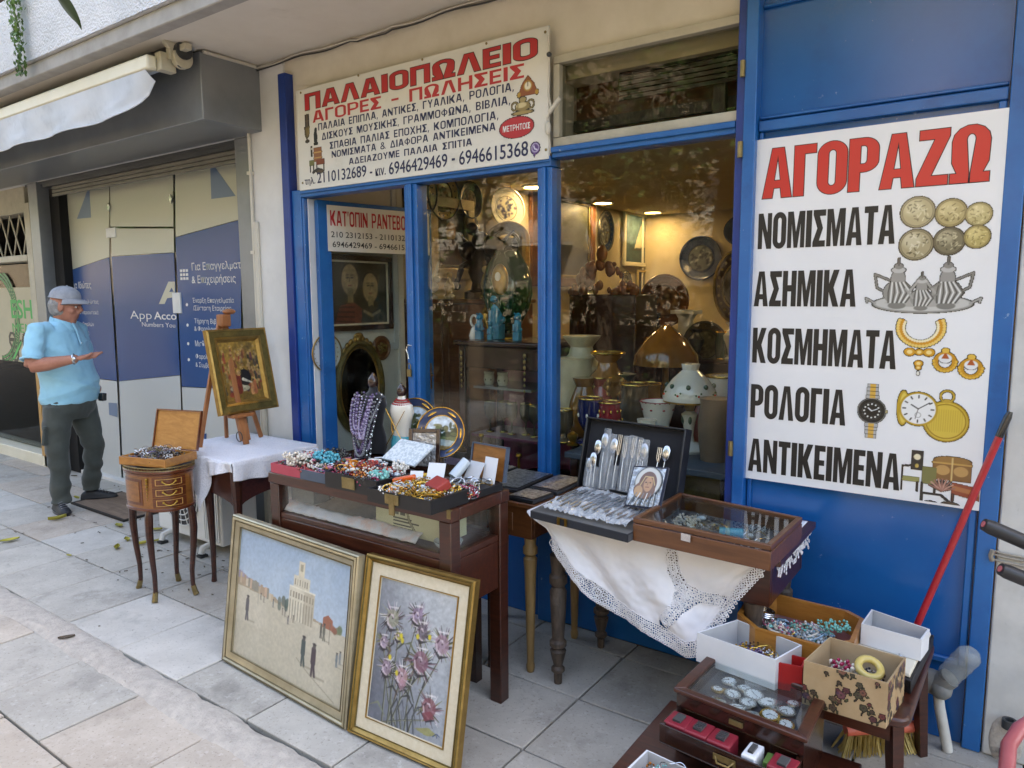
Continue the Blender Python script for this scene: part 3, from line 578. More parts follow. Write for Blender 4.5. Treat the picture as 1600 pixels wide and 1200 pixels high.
ot('Για Επαγγελματίε',(-5.170,3.120,1.809),.075,.68,bold=.004); ot('& Επιχειρήσεις',(-5.180,3.120,1.713),.075,.56,bold=.004); ot('Για Ιδιώτες',(-7.130,3.120,1.696),.075,.36,bold=.004)
for s_,p,w_ in (('Έναρξη Επαγγελματία',(-5.186,3.120,1.572),.78),('/Σύσταση Εταιρείας',(-5.183,3.120,1.514),.72),('Τήρηση Βιβλίων',(-5.176,3.120,1.416),.60),('& Φορολογικών',(-5.182,3.120,1.358),.56),('Μισθοδοσία',(-5.184,3.120,1.249),.44),('Φορολογικές',(-5.186,3.120,1.145),.46),('& Συμβουλές',(-5.193,3.120,1.081),.44)):
    ot(s_,p,.048,w_ * .68)
for s_,p,w_ in (('Φορολ. Δηλώσεις',(-7.152,3.120,1.562),.62),('Μισθ. & Περιουσιακά',(-7.168,3.120,1.468),.62),('Ρύθμιση Οφειλών',(-7.186,3.120,1.361),.52),('Εφορίας',(-7.110,3.120,1.286),.3),('Συντάξεις',(-7.246,3.120,1.001),.46)): ot(s_,p,.046,w_ * .8)
b = MB('print_white')
for p in ((-5.265,3.120,1.567),(-5.273,3.120,1.410),(-5.279,3.120,1.266),(-5.284,3.120,1.141)): b.ball(p,.014,1,(1.3,.05,1))
for i in range(9): c_ = (-5.275,3.120,1.806); b.box(c_[0] - .06 + (i % 3) * .04,c_[0] - .03 + (i % 3) * .04,3.1205,3.1215,c_[2] - .05 + (i // 3) * .03,c_[2] - .03 + (i // 3) * .03)
b.build('window_lettering',of)
ot('App',(-6.128,3.120,1.426),.088,.34,bold=-.008); ot('Acco',(-5.752,3.120,1.447),.062,.33,bold=.012); ot('Numbers You',(-5.948,3.120,1.386),.036,.50)
b = MB('film_cream')
a_ = [(-5.669,3.120,1.571),(-5.584,3.120,1.571),(-5.541,3.120,1.617),(-5.429,3.120,1.626),(-5.425,3.120,1.666),(-5.507,3.120,1.667),(-5.466,3.120,1.701),(-5.426,3.120,1.651),(-5.416,3.120,1.745),(-5.507,3.120,1.747)]
b.prism([(p[0],p[2]) for p in a_],(0,.001,0),(0,3.1205,0)); b.build('window_logo',of)
ot('127',(-5.625,3.120,0.469),.035,None,mat='print_black'); ot('ting@',(-5.614,3.120,0.396),.035,None,mat='print_black')
# office room behind the glass
b = MB('plaster_white'); b.box(-15,-4.118,2.952,3.3,2.656,3.05); b.build('lintel',of)
b = MB('office_wall'); b.box(-7.5,-4.1,5.6,5.7,0,2.75); b.box(-7.6,-7.5,3.2,5.7,0,2.75); b.box(-4.114,-4.06,3.7,5.7,0,2.75); b.m('plaster_white'); b.box(-7.6,-4.1,3.14,5.7,2.75,2.8); b.build('room_wall',of)
b = MB('paving_light'); b.box(-7.5,-4.1,3.2,5.6,-.02,.02); b.build('room_floor',of)
sh = thing('binder_shelf','dark shelf of office binders behind the blue window film','shelf',(-6.0,5.4,0))
b = MB('dark_wood')
for z_ in (.1,.5,.9,1.3,1.7): b.box(-6.9,-5.0,5.2,5.58,z_,z_ + .03)
b.box(-6.93,-6.9,5.2,5.58,0,1.75); b.box(-5.0,-4.97,5.2,5.58,0,1.75); b.build('frame',sh)
cols = ['slate_board','bead_navy','card_white','bead_grey','slate_board']
for z_ in (.53,.93,1.33):
    x = -6.86
    while x < -5.1:
        w_ = random.uniform(.05,.08)
        if random.random() < .8: b = MB(random.choice(cols)); b.box(x,x + w_ - .004,5.25,5.5,z_,z_ + random.uniform(.26,.32)); b.build('binder',sh)
        x += w_
dk = thing('office_desk','dim desk with a printer inside the accounting office','desk',(-5.2,4.4,0))
b = MB('dark_wood'); b.box(-5.9,-4.5,4.1,4.8,.70,.74); b.box(-5.86,-5.82,4.1,4.8,0,.70); b.box(-4.58,-4.54,4.1,4.8,0,.70); b.build('tabletop',dk)
pr = MB('dark_metal'); pr.box(-5.35,-4.95,4.3,4.65,.742,.95); pr.box(-5.32,-4.98,4.2,4.3,.80,.83); pr.m('card_white'); pr.box(-5.27,-5.03,4.55,4.6,.95,1.1); one(pr,'printer','dark printer standing on the office desk','printer',bevel=.01)

# ------------------------------------------------------------------ far left shop
ls = thing('corner_shop_front','beige shopfront with diamond lattice grille and a poster in green letters','shopfront',(-8.5,3.13,0))
b = MB('beige_metal'); b.box(-7.66,-7.54,2.98,3.2,0,2.50); b.box(-15,-7.67,2.98,3.15,1.97,2.03); b.box(-15,-7.67,3.0,3.15,2.42,2.65); b.box(-15,-7.67,3.0,3.15,2.65,3.03); b.m('grey_metal'); b.box(-7.54,-7.47,3.0,3.2,0,2.65); b.build('frame',ls,bevel=.005)
b = MB('beige_metal')
for i in range(-4,38):
    x = -15 + i * .22
    for s_ in (1,-1):
        p0,p1 = (x,2.03),(x + s_ * .2,2.42)
        if -15 <= p0[0] <= -7.67 and -15 <= p1[0] <= -7.67: b.box(-.008,.008,3.055 + (.008 if s_ > 0 else -.008),3.063 + (.008 if s_ > 0 else -.008),0,math.hypot(.2,.39),Matrix.Translation((p0[0],0,2.03)) @ Matrix.Rotation(R(s_ * 27),4,'Y'))
b.build('lattice',ls)
b = MB('dim_glass'); b.box(-15,-7.67,3.10,3.11,.12,1.968); b.build('window_pane',ls)
b = MB('awning_cream'); b.box(-15,-7.5,2.98,3.25,-.02,.11); b.build('threshold',ls,bevel=.006)
b = MB('inlay_line'); b.box(-7.66,-7.60,2.965,2.978,0.11,.95); b.build('yellow_strip',ls)
b = MB('interior_floor'); b.box(-18,-7.6,3.25,7,-.02,.10); b.m('dark_wood'); b.box(-18,-7.6,6.9,7,0,2.7); b.box(-18.1,-18,3.2,7,0,2.7); b.m('dark_metal'); b.box(-18,-7.6,3.26,7,2.6,2.7); b.box(-7.66,-7.61,3.26,7,0,2.6); b.build('room',ls)
pp = thing('window_poster','beige poster with green lettering in the far left shop window','poster',(-8.4,3.09,1.2))
b = MB('office_wall'); b.box(-10.3,-7.80,3.088,3.094,.98,1.73); b.build('sheet',pp)
mk('print_green','#35a04c',rough=.5); MP = plane_M((0,3.0875,0),(1,0,0),(0,0,1))
text('ESHAI','print_green',MP,-8.42,1.42,.19,.78,.02,pp); text('MENTE','print_green',MP,-8.42,1.28,.09,.72,.0,pp)
P_ = Paint(1.0,.9,.012)
for r_ in (.42,.46,.50): P_.ringp(.0,.45,r_,.015,'#46b85f')
for (x,y) in ((.30,.22),(.62,.22),(.35,.08),(.66,.08)): P_.ringp(x,y,.07,.012,'#3a352c'); P_.line([(x - .05,y),(x + .05,y)],.012,'#3a352c')
P_.line([(.3,.03),(.5,.2)],.03,'#46b85f'); P_.build('picture','print',plane_M((-8.75,3.0865,.98),(1,0,0),(0,0,1)),pp)

# ------------------------------------------------------------------ awning over the office
aw = thing('retracted_awning','rolled up awning with cream front bar and grey valance','awning',(-6,2.4,2.8))
a0,a1 = Vector((-4.087,2.300,2.914)),Vector((-15,2.30,2.80)); zb = a0.z
b = MB('awning_cream'); b.box(-15,a0.x,2.27,2.33,zb - .02,zb + .06); b.build('front_bar',aw,bevel=.012)
b = MB('awning_cloth')
def _val(u,v):
    x = -15 + (a0.x - .03 + 15) * u; d = .19 if x < a0.x - .45 else .19 * math.sqrt(max(.0,1 - ((x - (a0.x - .45)) / .42) ** 2)) ** .8 + .0
    d = max(d,.05)
    return (x,2.275 + (.018 * math.sin(x * 9 + v) + .012 * mnoise.noise((x * 4 + v * 2,v * 3,0)) + .004 * mnoise.noise((x * 16,v * 5,3))) * v + .03 * v,zb - .02 - d * v)
b.sheet(_val,240,10); b.tube([_val(i / 160,1) for i in range(161)],.004,5); b.build('valance',aw)
b = MB('dark_metal'); b.tube([(-15,2.44,zb + .10),(a0.x + .10,2.44,zb + .10)],.05,14); b.build('roller',aw)
b = MB('awning_cloth'); b.box(-15,a0.x,2.33,2.44,zb + .03,zb + .04); b.build('cloth',aw)
b = MB('bracket_white'); bx = Vector((-4.050,2.400,3.046))
b.lathe([(.06,0),(.06,.025),(.03,.03)],16,(0,0,0)); 
b.M = Matrix.Translation((bx.x,2.40,bx.z + .03)) @ Matrix.Rotation(R(90),4,'Y'); b.lathe([(.065,0),(.065,.03),(.03,.034)],18); b.M = None
b.M = Matrix.Translation((bx.x + .01,2.44,bx.z - .07)) @ Matrix.Rotation(R(90),4,'Y'); b.lathe([(.058,0),(.058,.04),(.02,.044)],18); b.M = None
b.box(bx.x - .01,bx.x + .03,2.37,2.47,bx.z - .09,bx.z + .03); b.box(bx.x - .06,bx.x + .0,2.33,2.42,bx.z - .15,bx.z - .05); b.box(bx.x + .0,bx.x + .12,2.41,2.45,bx.z - .04,bx.z - .005)
b.m('dark_metal')
for dy,dz in ((0,.03),(.04,-.07),(.02,-.11)): b.M = Matrix.Translation((bx.x + .035,2.40 + dy,bx.z + dz)) @ Matrix.Rotation(R(90),4,'Y'); b.lathe([(.018,0),(.018,.012)],8); b.M = None
b.build('arm_bracket',aw,bevel=.003)

# ------------------------------------------------------------------ sign over the door
sg = thing('shop_sign','white sign with red headline and phone numbers fixed over the door','sign',(-2.7,2.9,2.25))
b = MB('sign_white'); b.hexa([(-3.586,2.884,2.252),(-1.826,2.884,2.246),(-1.826,2.8985,2.246),(-3.586,2.8985,2.252)],[(-3.586,2.884,2.825),(-1.826,2.884,2.828),(-1.826,2.8985,2.828),(-3.586,2.8985,2.825)]); b.build('board',sg,bevel=.0015)
YS = 2.884; MS = plane_M((0,YS,0),(1,0,0),(0,0,1))
def st(body,lb,rb,h,mat='print_navy'):
    if len(body) > 14: return block_text(body,mat,MS,lb[0],lb[2],h,rb[0] - lb[0],sg,gap=.10,t=.125,q=.16)
    for dx,dz in ((0,0),(.0024,.0008),(.0012,-.0008)): text(body,mat,MS,lb[0] + dx,lb[2] + dz,h,rb[0] - lb[0] - .0024,0,sg,zoff=.0012 + dx * .05)
def stz(p,q): return q[2] - p[2]
h1 = stz((-1.883,2.884,2.699),(-1.888,2.884,2.788)); A_,B_ = (-3.507,2.884,2.703),(-1.885,2.884,2.700)
block_text('ΠΑΛΑΙΟΠΩΛΕΙΟ','print_black',MS,A_[0],A_[2],h1,B_[0] - A_[0],sg,offset=.0035,zoff=.0008,gap=.06,t=.15); block_text('ΠΑΛΑΙΟΠΩΛΕΙΟ','print_red',MS,A_[0],A_[2],h1,B_[0] - A_[0],sg,zoff=.0016,gap=.06,t=.15)
A_,B_ = (-3.444,2.884,2.625),(-1.959,2.884,2.620); block_text('ΑΓΟΡΕΣ - ΠΩΛΗΣΕΙΣ','print_red',MS,A_[0],A_[2],stz((-1.957,2.884,2.620),(-1.962,2.884,2.684)),B_[0] - A_[0],sg,gap=.07,t=.12)
hs = stz((-2.017,2.884,2.569),(-2.023,2.884,2.608))
st('ΠΑΛΑΙΑ ΕΠΙΠΛΑ, ΑΝΤΙΚΕΣ, ΓΥΑΛΙΚΑ, ΡΟΛΟΓΙΑ,',(-3.398,2.884,2.576),(-2.017,2.884,2.566),hs); st('ΔΙΣΚΟΥΣ ΜΟΥΣΙΚΗΣ, ΓΡΑΜΜΟΦΩΝΑ, ΒΙΒΛΙΑ,',(-3.371,2.884,2.519),(-2.038,2.884,2.506),hs); st('ΣΠΑΘΙΑ ΠΑΛΙΑΣ ΕΠΟΧΗΣ, ΚΟΜΠΟΛΟΓΙΑ,',(-3.305,2.884,2.461),(-2.108,2.884,2.452),hs)
st('ΝΟΜΙΣΜΑΤΑ & ΔΙΑΦΟΡΑ ΑΝΤΙΚΕΙΜΕΝΑ',(-3.291,2.884,2.411),(-2.125,2.884,2.401),hs * .95); st('ΑΔΕΙΑΖΟΥΜΕ ΠΑΛΑΙΑ ΣΠΙΤΙΑ',(-3.150,2.884,2.358),(-2.270,2.884,2.351),hs * .9)
hn = stz((-2.429,2.884,2.273),(-2.427,2.884,2.337))
st('τηλ.',(-3.536,2.884,2.272),(-3.441,2.884,2.273),hn * .75); st('2110132689',(-3.424,2.884,2.281),(-3.013,2.884,2.269),hn * .95); st('-',(-2.987,2.884,2.294),(-2.967,2.884,2.292),.008); st('κιν.',(-2.943,2.884,2.276),(-2.865,2.884,2.276),hn * .6); st('6946429469',(-2.841,2.884,2.273),(-2.429,2.884,2.273),hn); st('-',(-2.401,2.884,2.299),(-2.380,2.884,2.300),.010); st('6946615368',(-2.353,2.884,2.272),(-1.937,2.884,2.272),hn * 1.04)
b = MB('old_brass')
for p in ((-3.541,2.884,2.809),(-1.843,2.884,2.802),(-3.555,2.884,2.295),(-1.839,2.884,2.287),(-2.586,2.884,2.820),(-3.055,2.884,2.822),(-2.176,2.884,2.818)): b.M = Matrix.Translation(p) @ Matrix.Rotation(R(90),4,'X'); b.lathe([(.007,0),(.006,.003),(.002,.004)],8); b.M = None
o = b.build('screw',sg); o['kind'] = 'stuff'
def SL(p,o=(-3.6,2.24)): return (p[0] - o[0],p[2] - o[1])
P_ = Paint(1.8,.62,.0032)
x,y = SL((-1.938,2.884,2.585)); P_.poly([(x - .055,y - .042),(x + .055,y - .042),(x + .035,y + .008),(x,y + .045),(x - .035,y + .008)],'#8a4a1e'); P_.ell(x,y - .0,.020,.018,'#d8d0b8'); P_.ringp(x,y,.021,.006,'#a9822f'); P_.line([(x,y),(x,y + .018),(x,y),(x + .012,y)],.004,'#222')if False else P_.line([(x,y),(x,y + .018)],.004,'#222222')
for dx in (-.05,.05): P_.ell(x + dx,y - .034,.010,.012,'#b18a34')
x,y = SL((-1.967,2.884,2.498)); P_.ell(x,y - .028,.06,.009,'#a08a54'); P_.ell(x,y,.042,.020,'#8d7a49'); P_.ell(x - .008,y + .006,.03,.012,'#c9b98a'); P_.ell(x,y + .03,.02,.012,'#9c8a58'); P_.ringp(x - .045,y + .005,.018,.006,'#8d7a49'); P_.ringp(x + .045,y + .005,.018,.006,'#8d7a49')
x,y = SL((-2.003,2.884,2.408)); P_.ell(x,y,.098,.048,'#b3262c'); ox,oy = x,y
x,y = SL((-1.897,2.884,2.301)); P_.ell(x,y,.026,.027,'#5b3f78'); P_.poly([(x - .012,y - .022),(x + .004,y - .022),(x - .006,y - .042)],'#5b3f78'); P_.ringp(x,y + .002,.019,.003,'#dcd8e2'); P_.line([(x - .008,y + .010),(x - .004,y - .002),(x + .009,y - .008)],.006,'#e4e0ea')
x,y = SL((-3.494,2.884,2.643)); P_.rect(x - .018,y - .04,x + .018,y + .035,'#3a3129'); P_.line([(x,y - .04),(x,y + .035)],.004,'#6d5d46'); P_.line([(x - .016,y),(x + .016,y)],.003,'#6d5d46')
x,y = SL((-3.498,2.884,2.568)); P_.ell(x,y + .01,.02,.03,'#6a5a34'); P_.line([(x - .02,y + .04),(x - .01,y),(x,y - .04)],.008,'#4a3f2a'); P_.line([(x + .02,y + .04),(x + .01,y)],.008,'#8c7a4a'); P_.ell(x,y - .04,.016,.008,'#3a3020')
x,y = SL((-3.425,2.884,2.551)); P_.ell(x,y - .01,.014,.035,'#20242a'); P_.ell(x + .004,y + .03,.009,.012,'#252a30'); P_.line([(x - .01,y - .045),(x + .012,y - .045)],.012,'#15181c')
x,y = SL((-3.426,2.884,2.436)); P_.rect(x - .045,y + .0,x - .03,y + .06,'#2a221c'); P_.ell(x - .037,y + .045,.006,.006,'#d0c8b0'); P_.rect(x - .02,y - .03,x + .05,y + .045,'#8d5a3a'); P_.line([(x - .02,y + .02),(x + .05,y + .02)],.006,'#c7a05a'); P_.line([(x - .02,y - .01),(x + .05,y - .01)],.005,'#c7a05a'); P_.rect(x - .06,y - .05,x - .02,y - .02,'#6a6a3c'); P_.rect(x + .0,y - .05,x + .07,y - .02,'#7a3a22')
for dx in (-.055,-.025,.005,.065): P_.line([(x + dx,y - .05),(x + dx,y - .085)],.005,'#2e2018')
P_.line([(x - .03,y - .09),(x + .01,y - .075),(x + .05,y - .085)],.012,'#2a2622'); P_.ell(x + .03,y - .09,.03,.010,'#4a3a28')
P_.build('printed_picture','print',plane_M((-3.6,YS - .0012,2.24),(1,0,0),(0,0,1)),sg)
block_text('ΜΕΤΡΗΤΟΙΣ','print_white',MS,ox - 3.6 - .078,oy + 2.24 - .014,.028,.156,sg,gap=.10,t=.11,zoff=.0022)
b = MB('cable_white'); p_ = [(-1.817,2.870,2.779),(-1.814,2.870,2.628),(-1.817,2.870,2.518),(-1.800,2.870,2.459),(-1.824,2.870,2.421),(-1.817,2.870,2.378),(-1.825,2.900,2.271)]
b.tube(p_,.005,6); b.ball((-1.815,2.862,2.376),.022,2,(.7,.6,1.5)); b.tube([(-1.807,2.860,2.442),(-1.750,2.860,2.497)],.010,8)
b.m('dark_metal'); b.ball((-1.813,2.868,2.696),.012,2)
one(b,'power_lead','cream electric lead with a switch hanging beside the fanlight','cable')

# ------------------------------------------------------------------ notice on the open door
ds = thing('door_notice','white notice with red line and phone numbers on the open door leaf','sign',(-3.45,3.0,1.9))
b = MB('sign_white'); b.M = Dm; b.box(.060,.815,-.030,-.0235,1.90,2.178); b.build('sheet',ds)
MD = Dm @ plane_M((0,-.0305,0),(1,0,0),(0,0,1))
block_text("ΚΑΤ'ΟΠΙΝ ΡΑΝΤΕΒΟΥ",'print_red',MD,.078,2.055,.092,.585,ds,gap=.08,t=.13,q=.14); text('210 2312153 - 2110132689','print_black',MD,.080,1.985,.036,.62,.006,ds); text('6946429469 - 6946615368','print_black',MD,.088,1.925,.036,.61,.006,ds)

# ------------------------------------------------------------------ big sign on the blue panel
bs = thing('wall_sign','tall white sign listing coins, silver and watches on the blue panel','sign',(-.48,2.905,.88))
YB = 2.902; b = MB('sign_white_b'); b.hexa([(-.905,2.902,.878),(-.074,2.902,.876),(-.074,2.9065,.876),(-.905,2.9065,.878)],[(-.903,2.902,2.214),(-.0735,2.902,2.217),(-.0735,2.9065,2.217),(-.903,2.9065,2.214)]); b.build('board',bs)
MBs = plane_M((0,YB,0),(1,0,0),(0,0,1))
A_,B_ = (-0.855,2.902,1.990),(-0.120,2.902,1.989); hh = stz((-0.122,2.902,1.989),(-0.128,2.902,2.174))
block_text('ΑΓΟΡΑΖΩ','print_black',MBs,A_[0],A_[2],hh,B_[0] - A_[0],bs,offset=.0028,zoff=.0006,gap=.035); block_text('ΑΓΟΡΑΖΩ','print_red_b',MBs,A_[0],A_[2],hh,B_[0] - A_[0],bs,zoff=.0012,gap=.035)
def bt(body,lb,rb,rt): return block_text(body,'print_black',MBs,lb[0],(lb[2] + rb[2]) / 2,rt[2] - rb[2],rb[0] - lb[0],bs)
bt('ΝΟΜΙΣΜΑΤΑ',(-0.866,2.902,1.797),(-0.387,2.902,1.799),(-0.402,2.902,1.935)); bt('ΑΣΗΜΙΚΑ',(-0.873,2.902,1.575),(-0.503,2.902,1.576),(-0.518,2.902,1.712)); bt('ΚΟΣΜΗΜΑΤΑ',(-0.872,2.902,1.351),(-0.360,2.902,1.353),(-0.374,2.902,1.492))
bt('ΡΟΛΟΓΙΑ',(-0.872,2.902,1.129),(-0.517,2.902,1.132),(-0.530,2.902,1.267)); bt('ΑΝΤΙΚΕΙΜΕΝΑ',(-0.873,2.902,0.910),(-0.325,2.902,0.910),(-0.339,2.902,1.045))
def BL(p): return (p[0] + .56,p[2] - .885)
P_ = Paint(.48,1.18,.0021); rr = random.Random(4); k_ = .00213
def coin(p,r,tone,hi,lo):
    x,y = BL(p); P_.ell(x,y,r,r,lo); P_.ell(x,y,r * .96,r * .96,tone); P_.ell(x - r * .25,y + r * .3,r * .55,r * .5,hi,.5,blur=r * .3)
    for i in range(34):
        a = rr.random() * 6.28; q = r * .72 * math.sqrt(rr.random()); c,s_ = x + q * math.cos(a),y + q * math.sin(a); d = rr.uniform(.08,.22) * r; t = rr.random() * 6.28
        P_.line([(c,c and s_),(c + d * math.cos(t),s_ + d * math.sin(t))],r * .07,lo if i % 2 else hi,.75)
    P_.ringp(x,y,r * .88,r * .05,lo,.8); P_.ringp(x,y,r * .98,r * .05,lo)
coin((-0.321,2.902,1.903),25 * k_,'#a99d76','#d6cda8','#5d553c'); coin((-0.221,2.902,1.894),22 * k_,'#a89864','#d8c998','#5a4c26'); coin((-0.141,2.902,1.884),18 * k_,'#b3a46e','#dccf9e','#665a30'); coin((-0.320,2.902,1.792),25 * k_,'#9d9270','#d8d0b4','#48402a'); coin((-0.221,2.902,1.799),22 * k_,'#6f684f','#d2c8a4','#2e281a'); coin((-0.141,2.902,1.810),18 * k_,'#ad9c5e','#e0d090','#60522a')
x,y = BL((-0.293,2.902,1.586)); P_.ell(x,y,.155,.032,'#8f8d88'); P_.ell(x,y + .002,.147,.027,'#bdbbb6'); P_.ell(x,y + .005,.11,.016,'#a2a09b')
for s_ in (-1,1): P_.line([(x + s_ * .145,y + .002),(x + s_ * .176,y + .020),(x + s_ * .172,y + .006)],.007,'#9a9894')
def pot(p,sc,side,lid=1):
    x,y = BL(p); P_.line([(x + side * .03 * sc,y + .05 * sc),(x + side * .085 * sc,y + .075 * sc),(x + side * .075 * sc,y + .02 * sc),(x + side * .04 * sc,y - .0 * sc)],.008 * sc,'#7c7a76')
    P_.ell(x,y + .0,.052 * sc,.048 * sc,'#8b8985'); P_.ell(x,y + .055 * sc,.026 * sc,.035 * sc,'#8f8d89'); P_.ell(x,y - .052 * sc,.032 * sc,.014 * sc,'#777571')
    for i in range(9): u = -.045 + .0112 * i; P_.line([((x + u * .6 * sc),y + .04 * sc),(x + (u + .012) * sc,y),(x + u * .7 * sc,y - .04 * sc)],.0052 * sc,'#d9d8d4' if i % 2 else '#4e4c49')
    P_.ell(x,y + .09 * sc,.026 * sc,.012 * sc,'#b4b2ae'); P_.ell(x,y + .105 * sc,.016 * sc,.012 * sc,'#7f7d79'); P_.line([(x,y + .11 * sc),(x,y + .135 * sc)],.008 * sc,'#5a5855'); P_.line([(x - side * .04 * sc,y + .0 * sc),(x - side * .075 * sc,y + .05 * sc)],.010 * sc,'#9a9894')
pot((-0.369,2.902,1.626),.88,-1); pot((-0.218,2.902,1.625),.88,1); pot((-0.294,2.902,1.606),.66,1)
x,y = BL((-0.289,2.902,1.492))
for i in range(27):
    a = R(158 + 224 * i / 26); 
    for q,r,c_ in ((.062,.0075,'#c98a26'),(.072,.006,'#e3c06a'),(.053,.005,'#e9dcb4')): P_.ell(x + q * math.cos(a),y + .012 + q * .92 * math.sin(a),r,r,c_)
for dx,dy,r in ((-.03,-.075,.018),(.03,-.075,.018),(0,-.075,.014),(0,-.115,.014),(0,-.13,.01)): P_.ell(x + dx,y + dy,r,r * .8,'#c9912c'); P_.ell(x + dx,y + dy,r * .5,r * .4,'#ecd28a')
P_.ell(x,y - .15,.005,.008,'#dcd8cc')
for p in ((-0.209,2.902,1.392),(-0.132,2.902,1.373)):
    x,y = BL(p); P_.ringp(x,y - .006,.028,.015,'#c08a2a'); P_.ell(x,y + .006,.020,.016,'#dcdcdc'); P_.poly([(x - .012,y + .006),(x + .012,y + .006),(x,y + .03)],'#a9542a'); P_.ell(x,y + .034,.012,.009,'#d9b04c')
    for i in range(11): a = R(180 + 18 * i); P_.ell(x + .034 * math.cos(a),y - .004 + .034 * math.sin(a),.005,.005,'#d8ab44')
x,y = BL((-0.430,2.902,1.195))
for s_ in (1,-1):
    for i in range(4): z_ = y + s_ * (.052 + .014 * i); P_.rect(x - .022 + .0015 * i,z_ - .006,x + .022 - .0015 * i,z_ + .006,'#aaa9a6'); P_.rect(x - .009,z_ - .006,x + .009,z_ + .006,'#cfa348')
P_.ell(x,y,.047,.047,'#8c8a84'); P_.ringp(x,y,.038,.013,'#16181b'); P_.ell(x,y,.031,.031,'#101214')
for i in range(12): a = R(30 * i); P_.ell(x + .025 * math.cos(a),y + .025 * math.sin(a),.003,.003,'#e6e6e2')
P_.line([(x,y),(x - .012,y + .010)],.004,'#e8e8e6'); P_.line([(x,y),(x + .018,y + .008)],.003,'#e8e8e6'); P_.rect(x + .046,y - .005,x + .053,y + .006,'#b0a070')
x,y = BL((-0.195,2.902,1.188)); P_.ell(x,y - .01,.070,.072,'#a58320'); P_.ell(x,y - .01,.065,.067,'#cdb044')
for i in range(16): P_.line([(x - .056 + .007 * i,y - .045),(x - .056 + .007 * i,y + .03)],.003,'#b39530',.6)
P_.ringp(x,y - .01,.060,.004,'#8f7018'); P_.ringp(x - .0,y + .078,.020,.007,'#b8973a'); P_.rect(x - .008,y + .055,x + .008,y + .068,'#b8973a')
x,y = BL((-0.281,2.902,1.215)); P_.ell(x - .048,y,.020,.064,'#b7952c'); P_.ell(x - .046,y,.013,.056,'#d9bf58'); P_.ell(x,y,.061,.061,'#b08f2a'); P_.ell(x,y,.054,.054,'#e2e2e0')
for i in range(12): a = R(30 * i); P_.line([(x + .040 * math.cos(a),y + .040 * math.sin(a)),(x + .048 * math.cos(a),y + .048 * math.sin(a))],.0045,'#33302c')
P_.line([(x,y),(x + .034,y + .024)],.003,'#22201e'); P_.line([(x,y),(x - .022,y + .014)],.004,'#22201e'); P_.line([(x,y),(x - .008,y - .036)],.002,'#44403c'); P_.ringp(x,y - .022,.009,.002,'#8a8884')
x,y = BL((-0.194,2.902,0.980)); P_.rect(x - .098,y + .015,x - .062,y + .085,'#1c1713'); P_.ell(x - .080,y + .062,.011,.011,'#d9cfae'); P_.ell(x - .08,y + .03,.006,.008,'#b89c4a')
P_.rect(x - .03,y - .01,x + .085,y + .062,'#7d5526'); P_.ell(x + .028,y + .062,.055,.014,'#8f6830'); P_.line([(x - .03,y + .05),(x + .085,y + .05)],.006,'#b98f48'); P_.ell(x + .0,y + .025,.022,.018,'#b58b4e'); P_.ell(x + .055,y + .025,.022,.018,'#b58b4e'); P_.line([(x + .028,y - .01),(x + .028,y + .07)],.005,'#d0b070')
P_.rect(x - .125,y - .028,x - .07,y - .012,'#8d8a4e'); P_.rect(x - .062,y - .03,x - .018,y + .03,'#6f6c38'); P_.line([(x - .125,y - .02),(x - .125,y + .025),(x - .09,y + .03)],.005,'#2c2018')
for dx in (-.125,-.075,-.06,-.02): P_.line([(x + dx,y - .028),(x + dx,y - .062)],.005,'#2c2018')
P_.poly([(x + .03,y - .055),(x + .14,y - .075),(x + .14,y - .03),(x + .03,y - .015)],'#8a3f22'); P_.line([(x + .04,y - .035),(x + .135,y - .05)],.016,'#a8683a'); P_.line([(x + .13,y - .07),(x + .128,y - .10)],.006,'#4a1f12'); P_.line([(x + .035,y - .055),(x + .035,y - .08)],.006,'#4a1f12')
for i in range(9): a = R(20 + 17 * i); P_.line([(x + .0,y - .05),(x + .0 + .042 * math.cos(a),y - .05 + .042 * math.sin(a))],.006,'#b58876' if i % 2 else '#8d5f50')
P_.line([(x - .06,y - .065),(x - .06,y - .10),(x - .01,y - .115)],.007,'#1a1816'); P_.line([(x - .06,y - .066),(x + .0,y - .066),(x + .03,y - .09)],.006,'#1a1816'); P_.ell(x - .03,y - .105,.026,.014,'#2b2a2c'); P_.ell(x + .03,y - .10,.03,.014,'#4a3a2c'); P_.ell(x + .085,y - .108,.035,.013,'#241c1a'); P_.ell(x + .08,y - .104,.012,.006,'#8e2a22')
P_.build('printed_picture','print_gloss',plane_M((-.56,YB - .0012,.885),(1,0,0),(0,0,1)),bs)

# ------------------------------------------------------------------ inside the shop
def downlight(p,l_,e=.65,lamp=True):
    t = thing('ceiling_downlight',l_,'ceiling light',(p[0],p[1],2.6),0,'round downlights in the shop ceiling')
    b = MB('plastic_white'); b.lathe([(.12,.009),(.12,0),(.10,-.006),(.095,.0),(.095,.009)],24,(p[0],p[1],2.6)); b.build('ring',t)
    b = MB('lamp_glow'); b.lathe([(.0,0),(.094,0)],24,(p[0],p[1],2.602)); b.build('diffuser',t)
    if lamp:
        l = bpy.data.lights.new('downlight_lamp','AREA'); l.shape = 'DISK'; l.size = .18; l.energy = e; l.color = (1,.80,.52); o = bpy.data.objects.new('downlight_lamp',l); COL.objects.link(o); o.location = (0,0,-.012); o.parent = t
    return t
mk('lamp_glow','#ffedc0',emit=1.6)
for p,l_ in (((-3.700,5.607,2.610),'lit downlight nearest the door, above the flowered plate'),((-3.738,6.991,2.610),'lit downlight above the oval blue dish'),((-3.684,8.145,2.610),'lit downlight farthest back near the room corner')): downlight(p,l_)
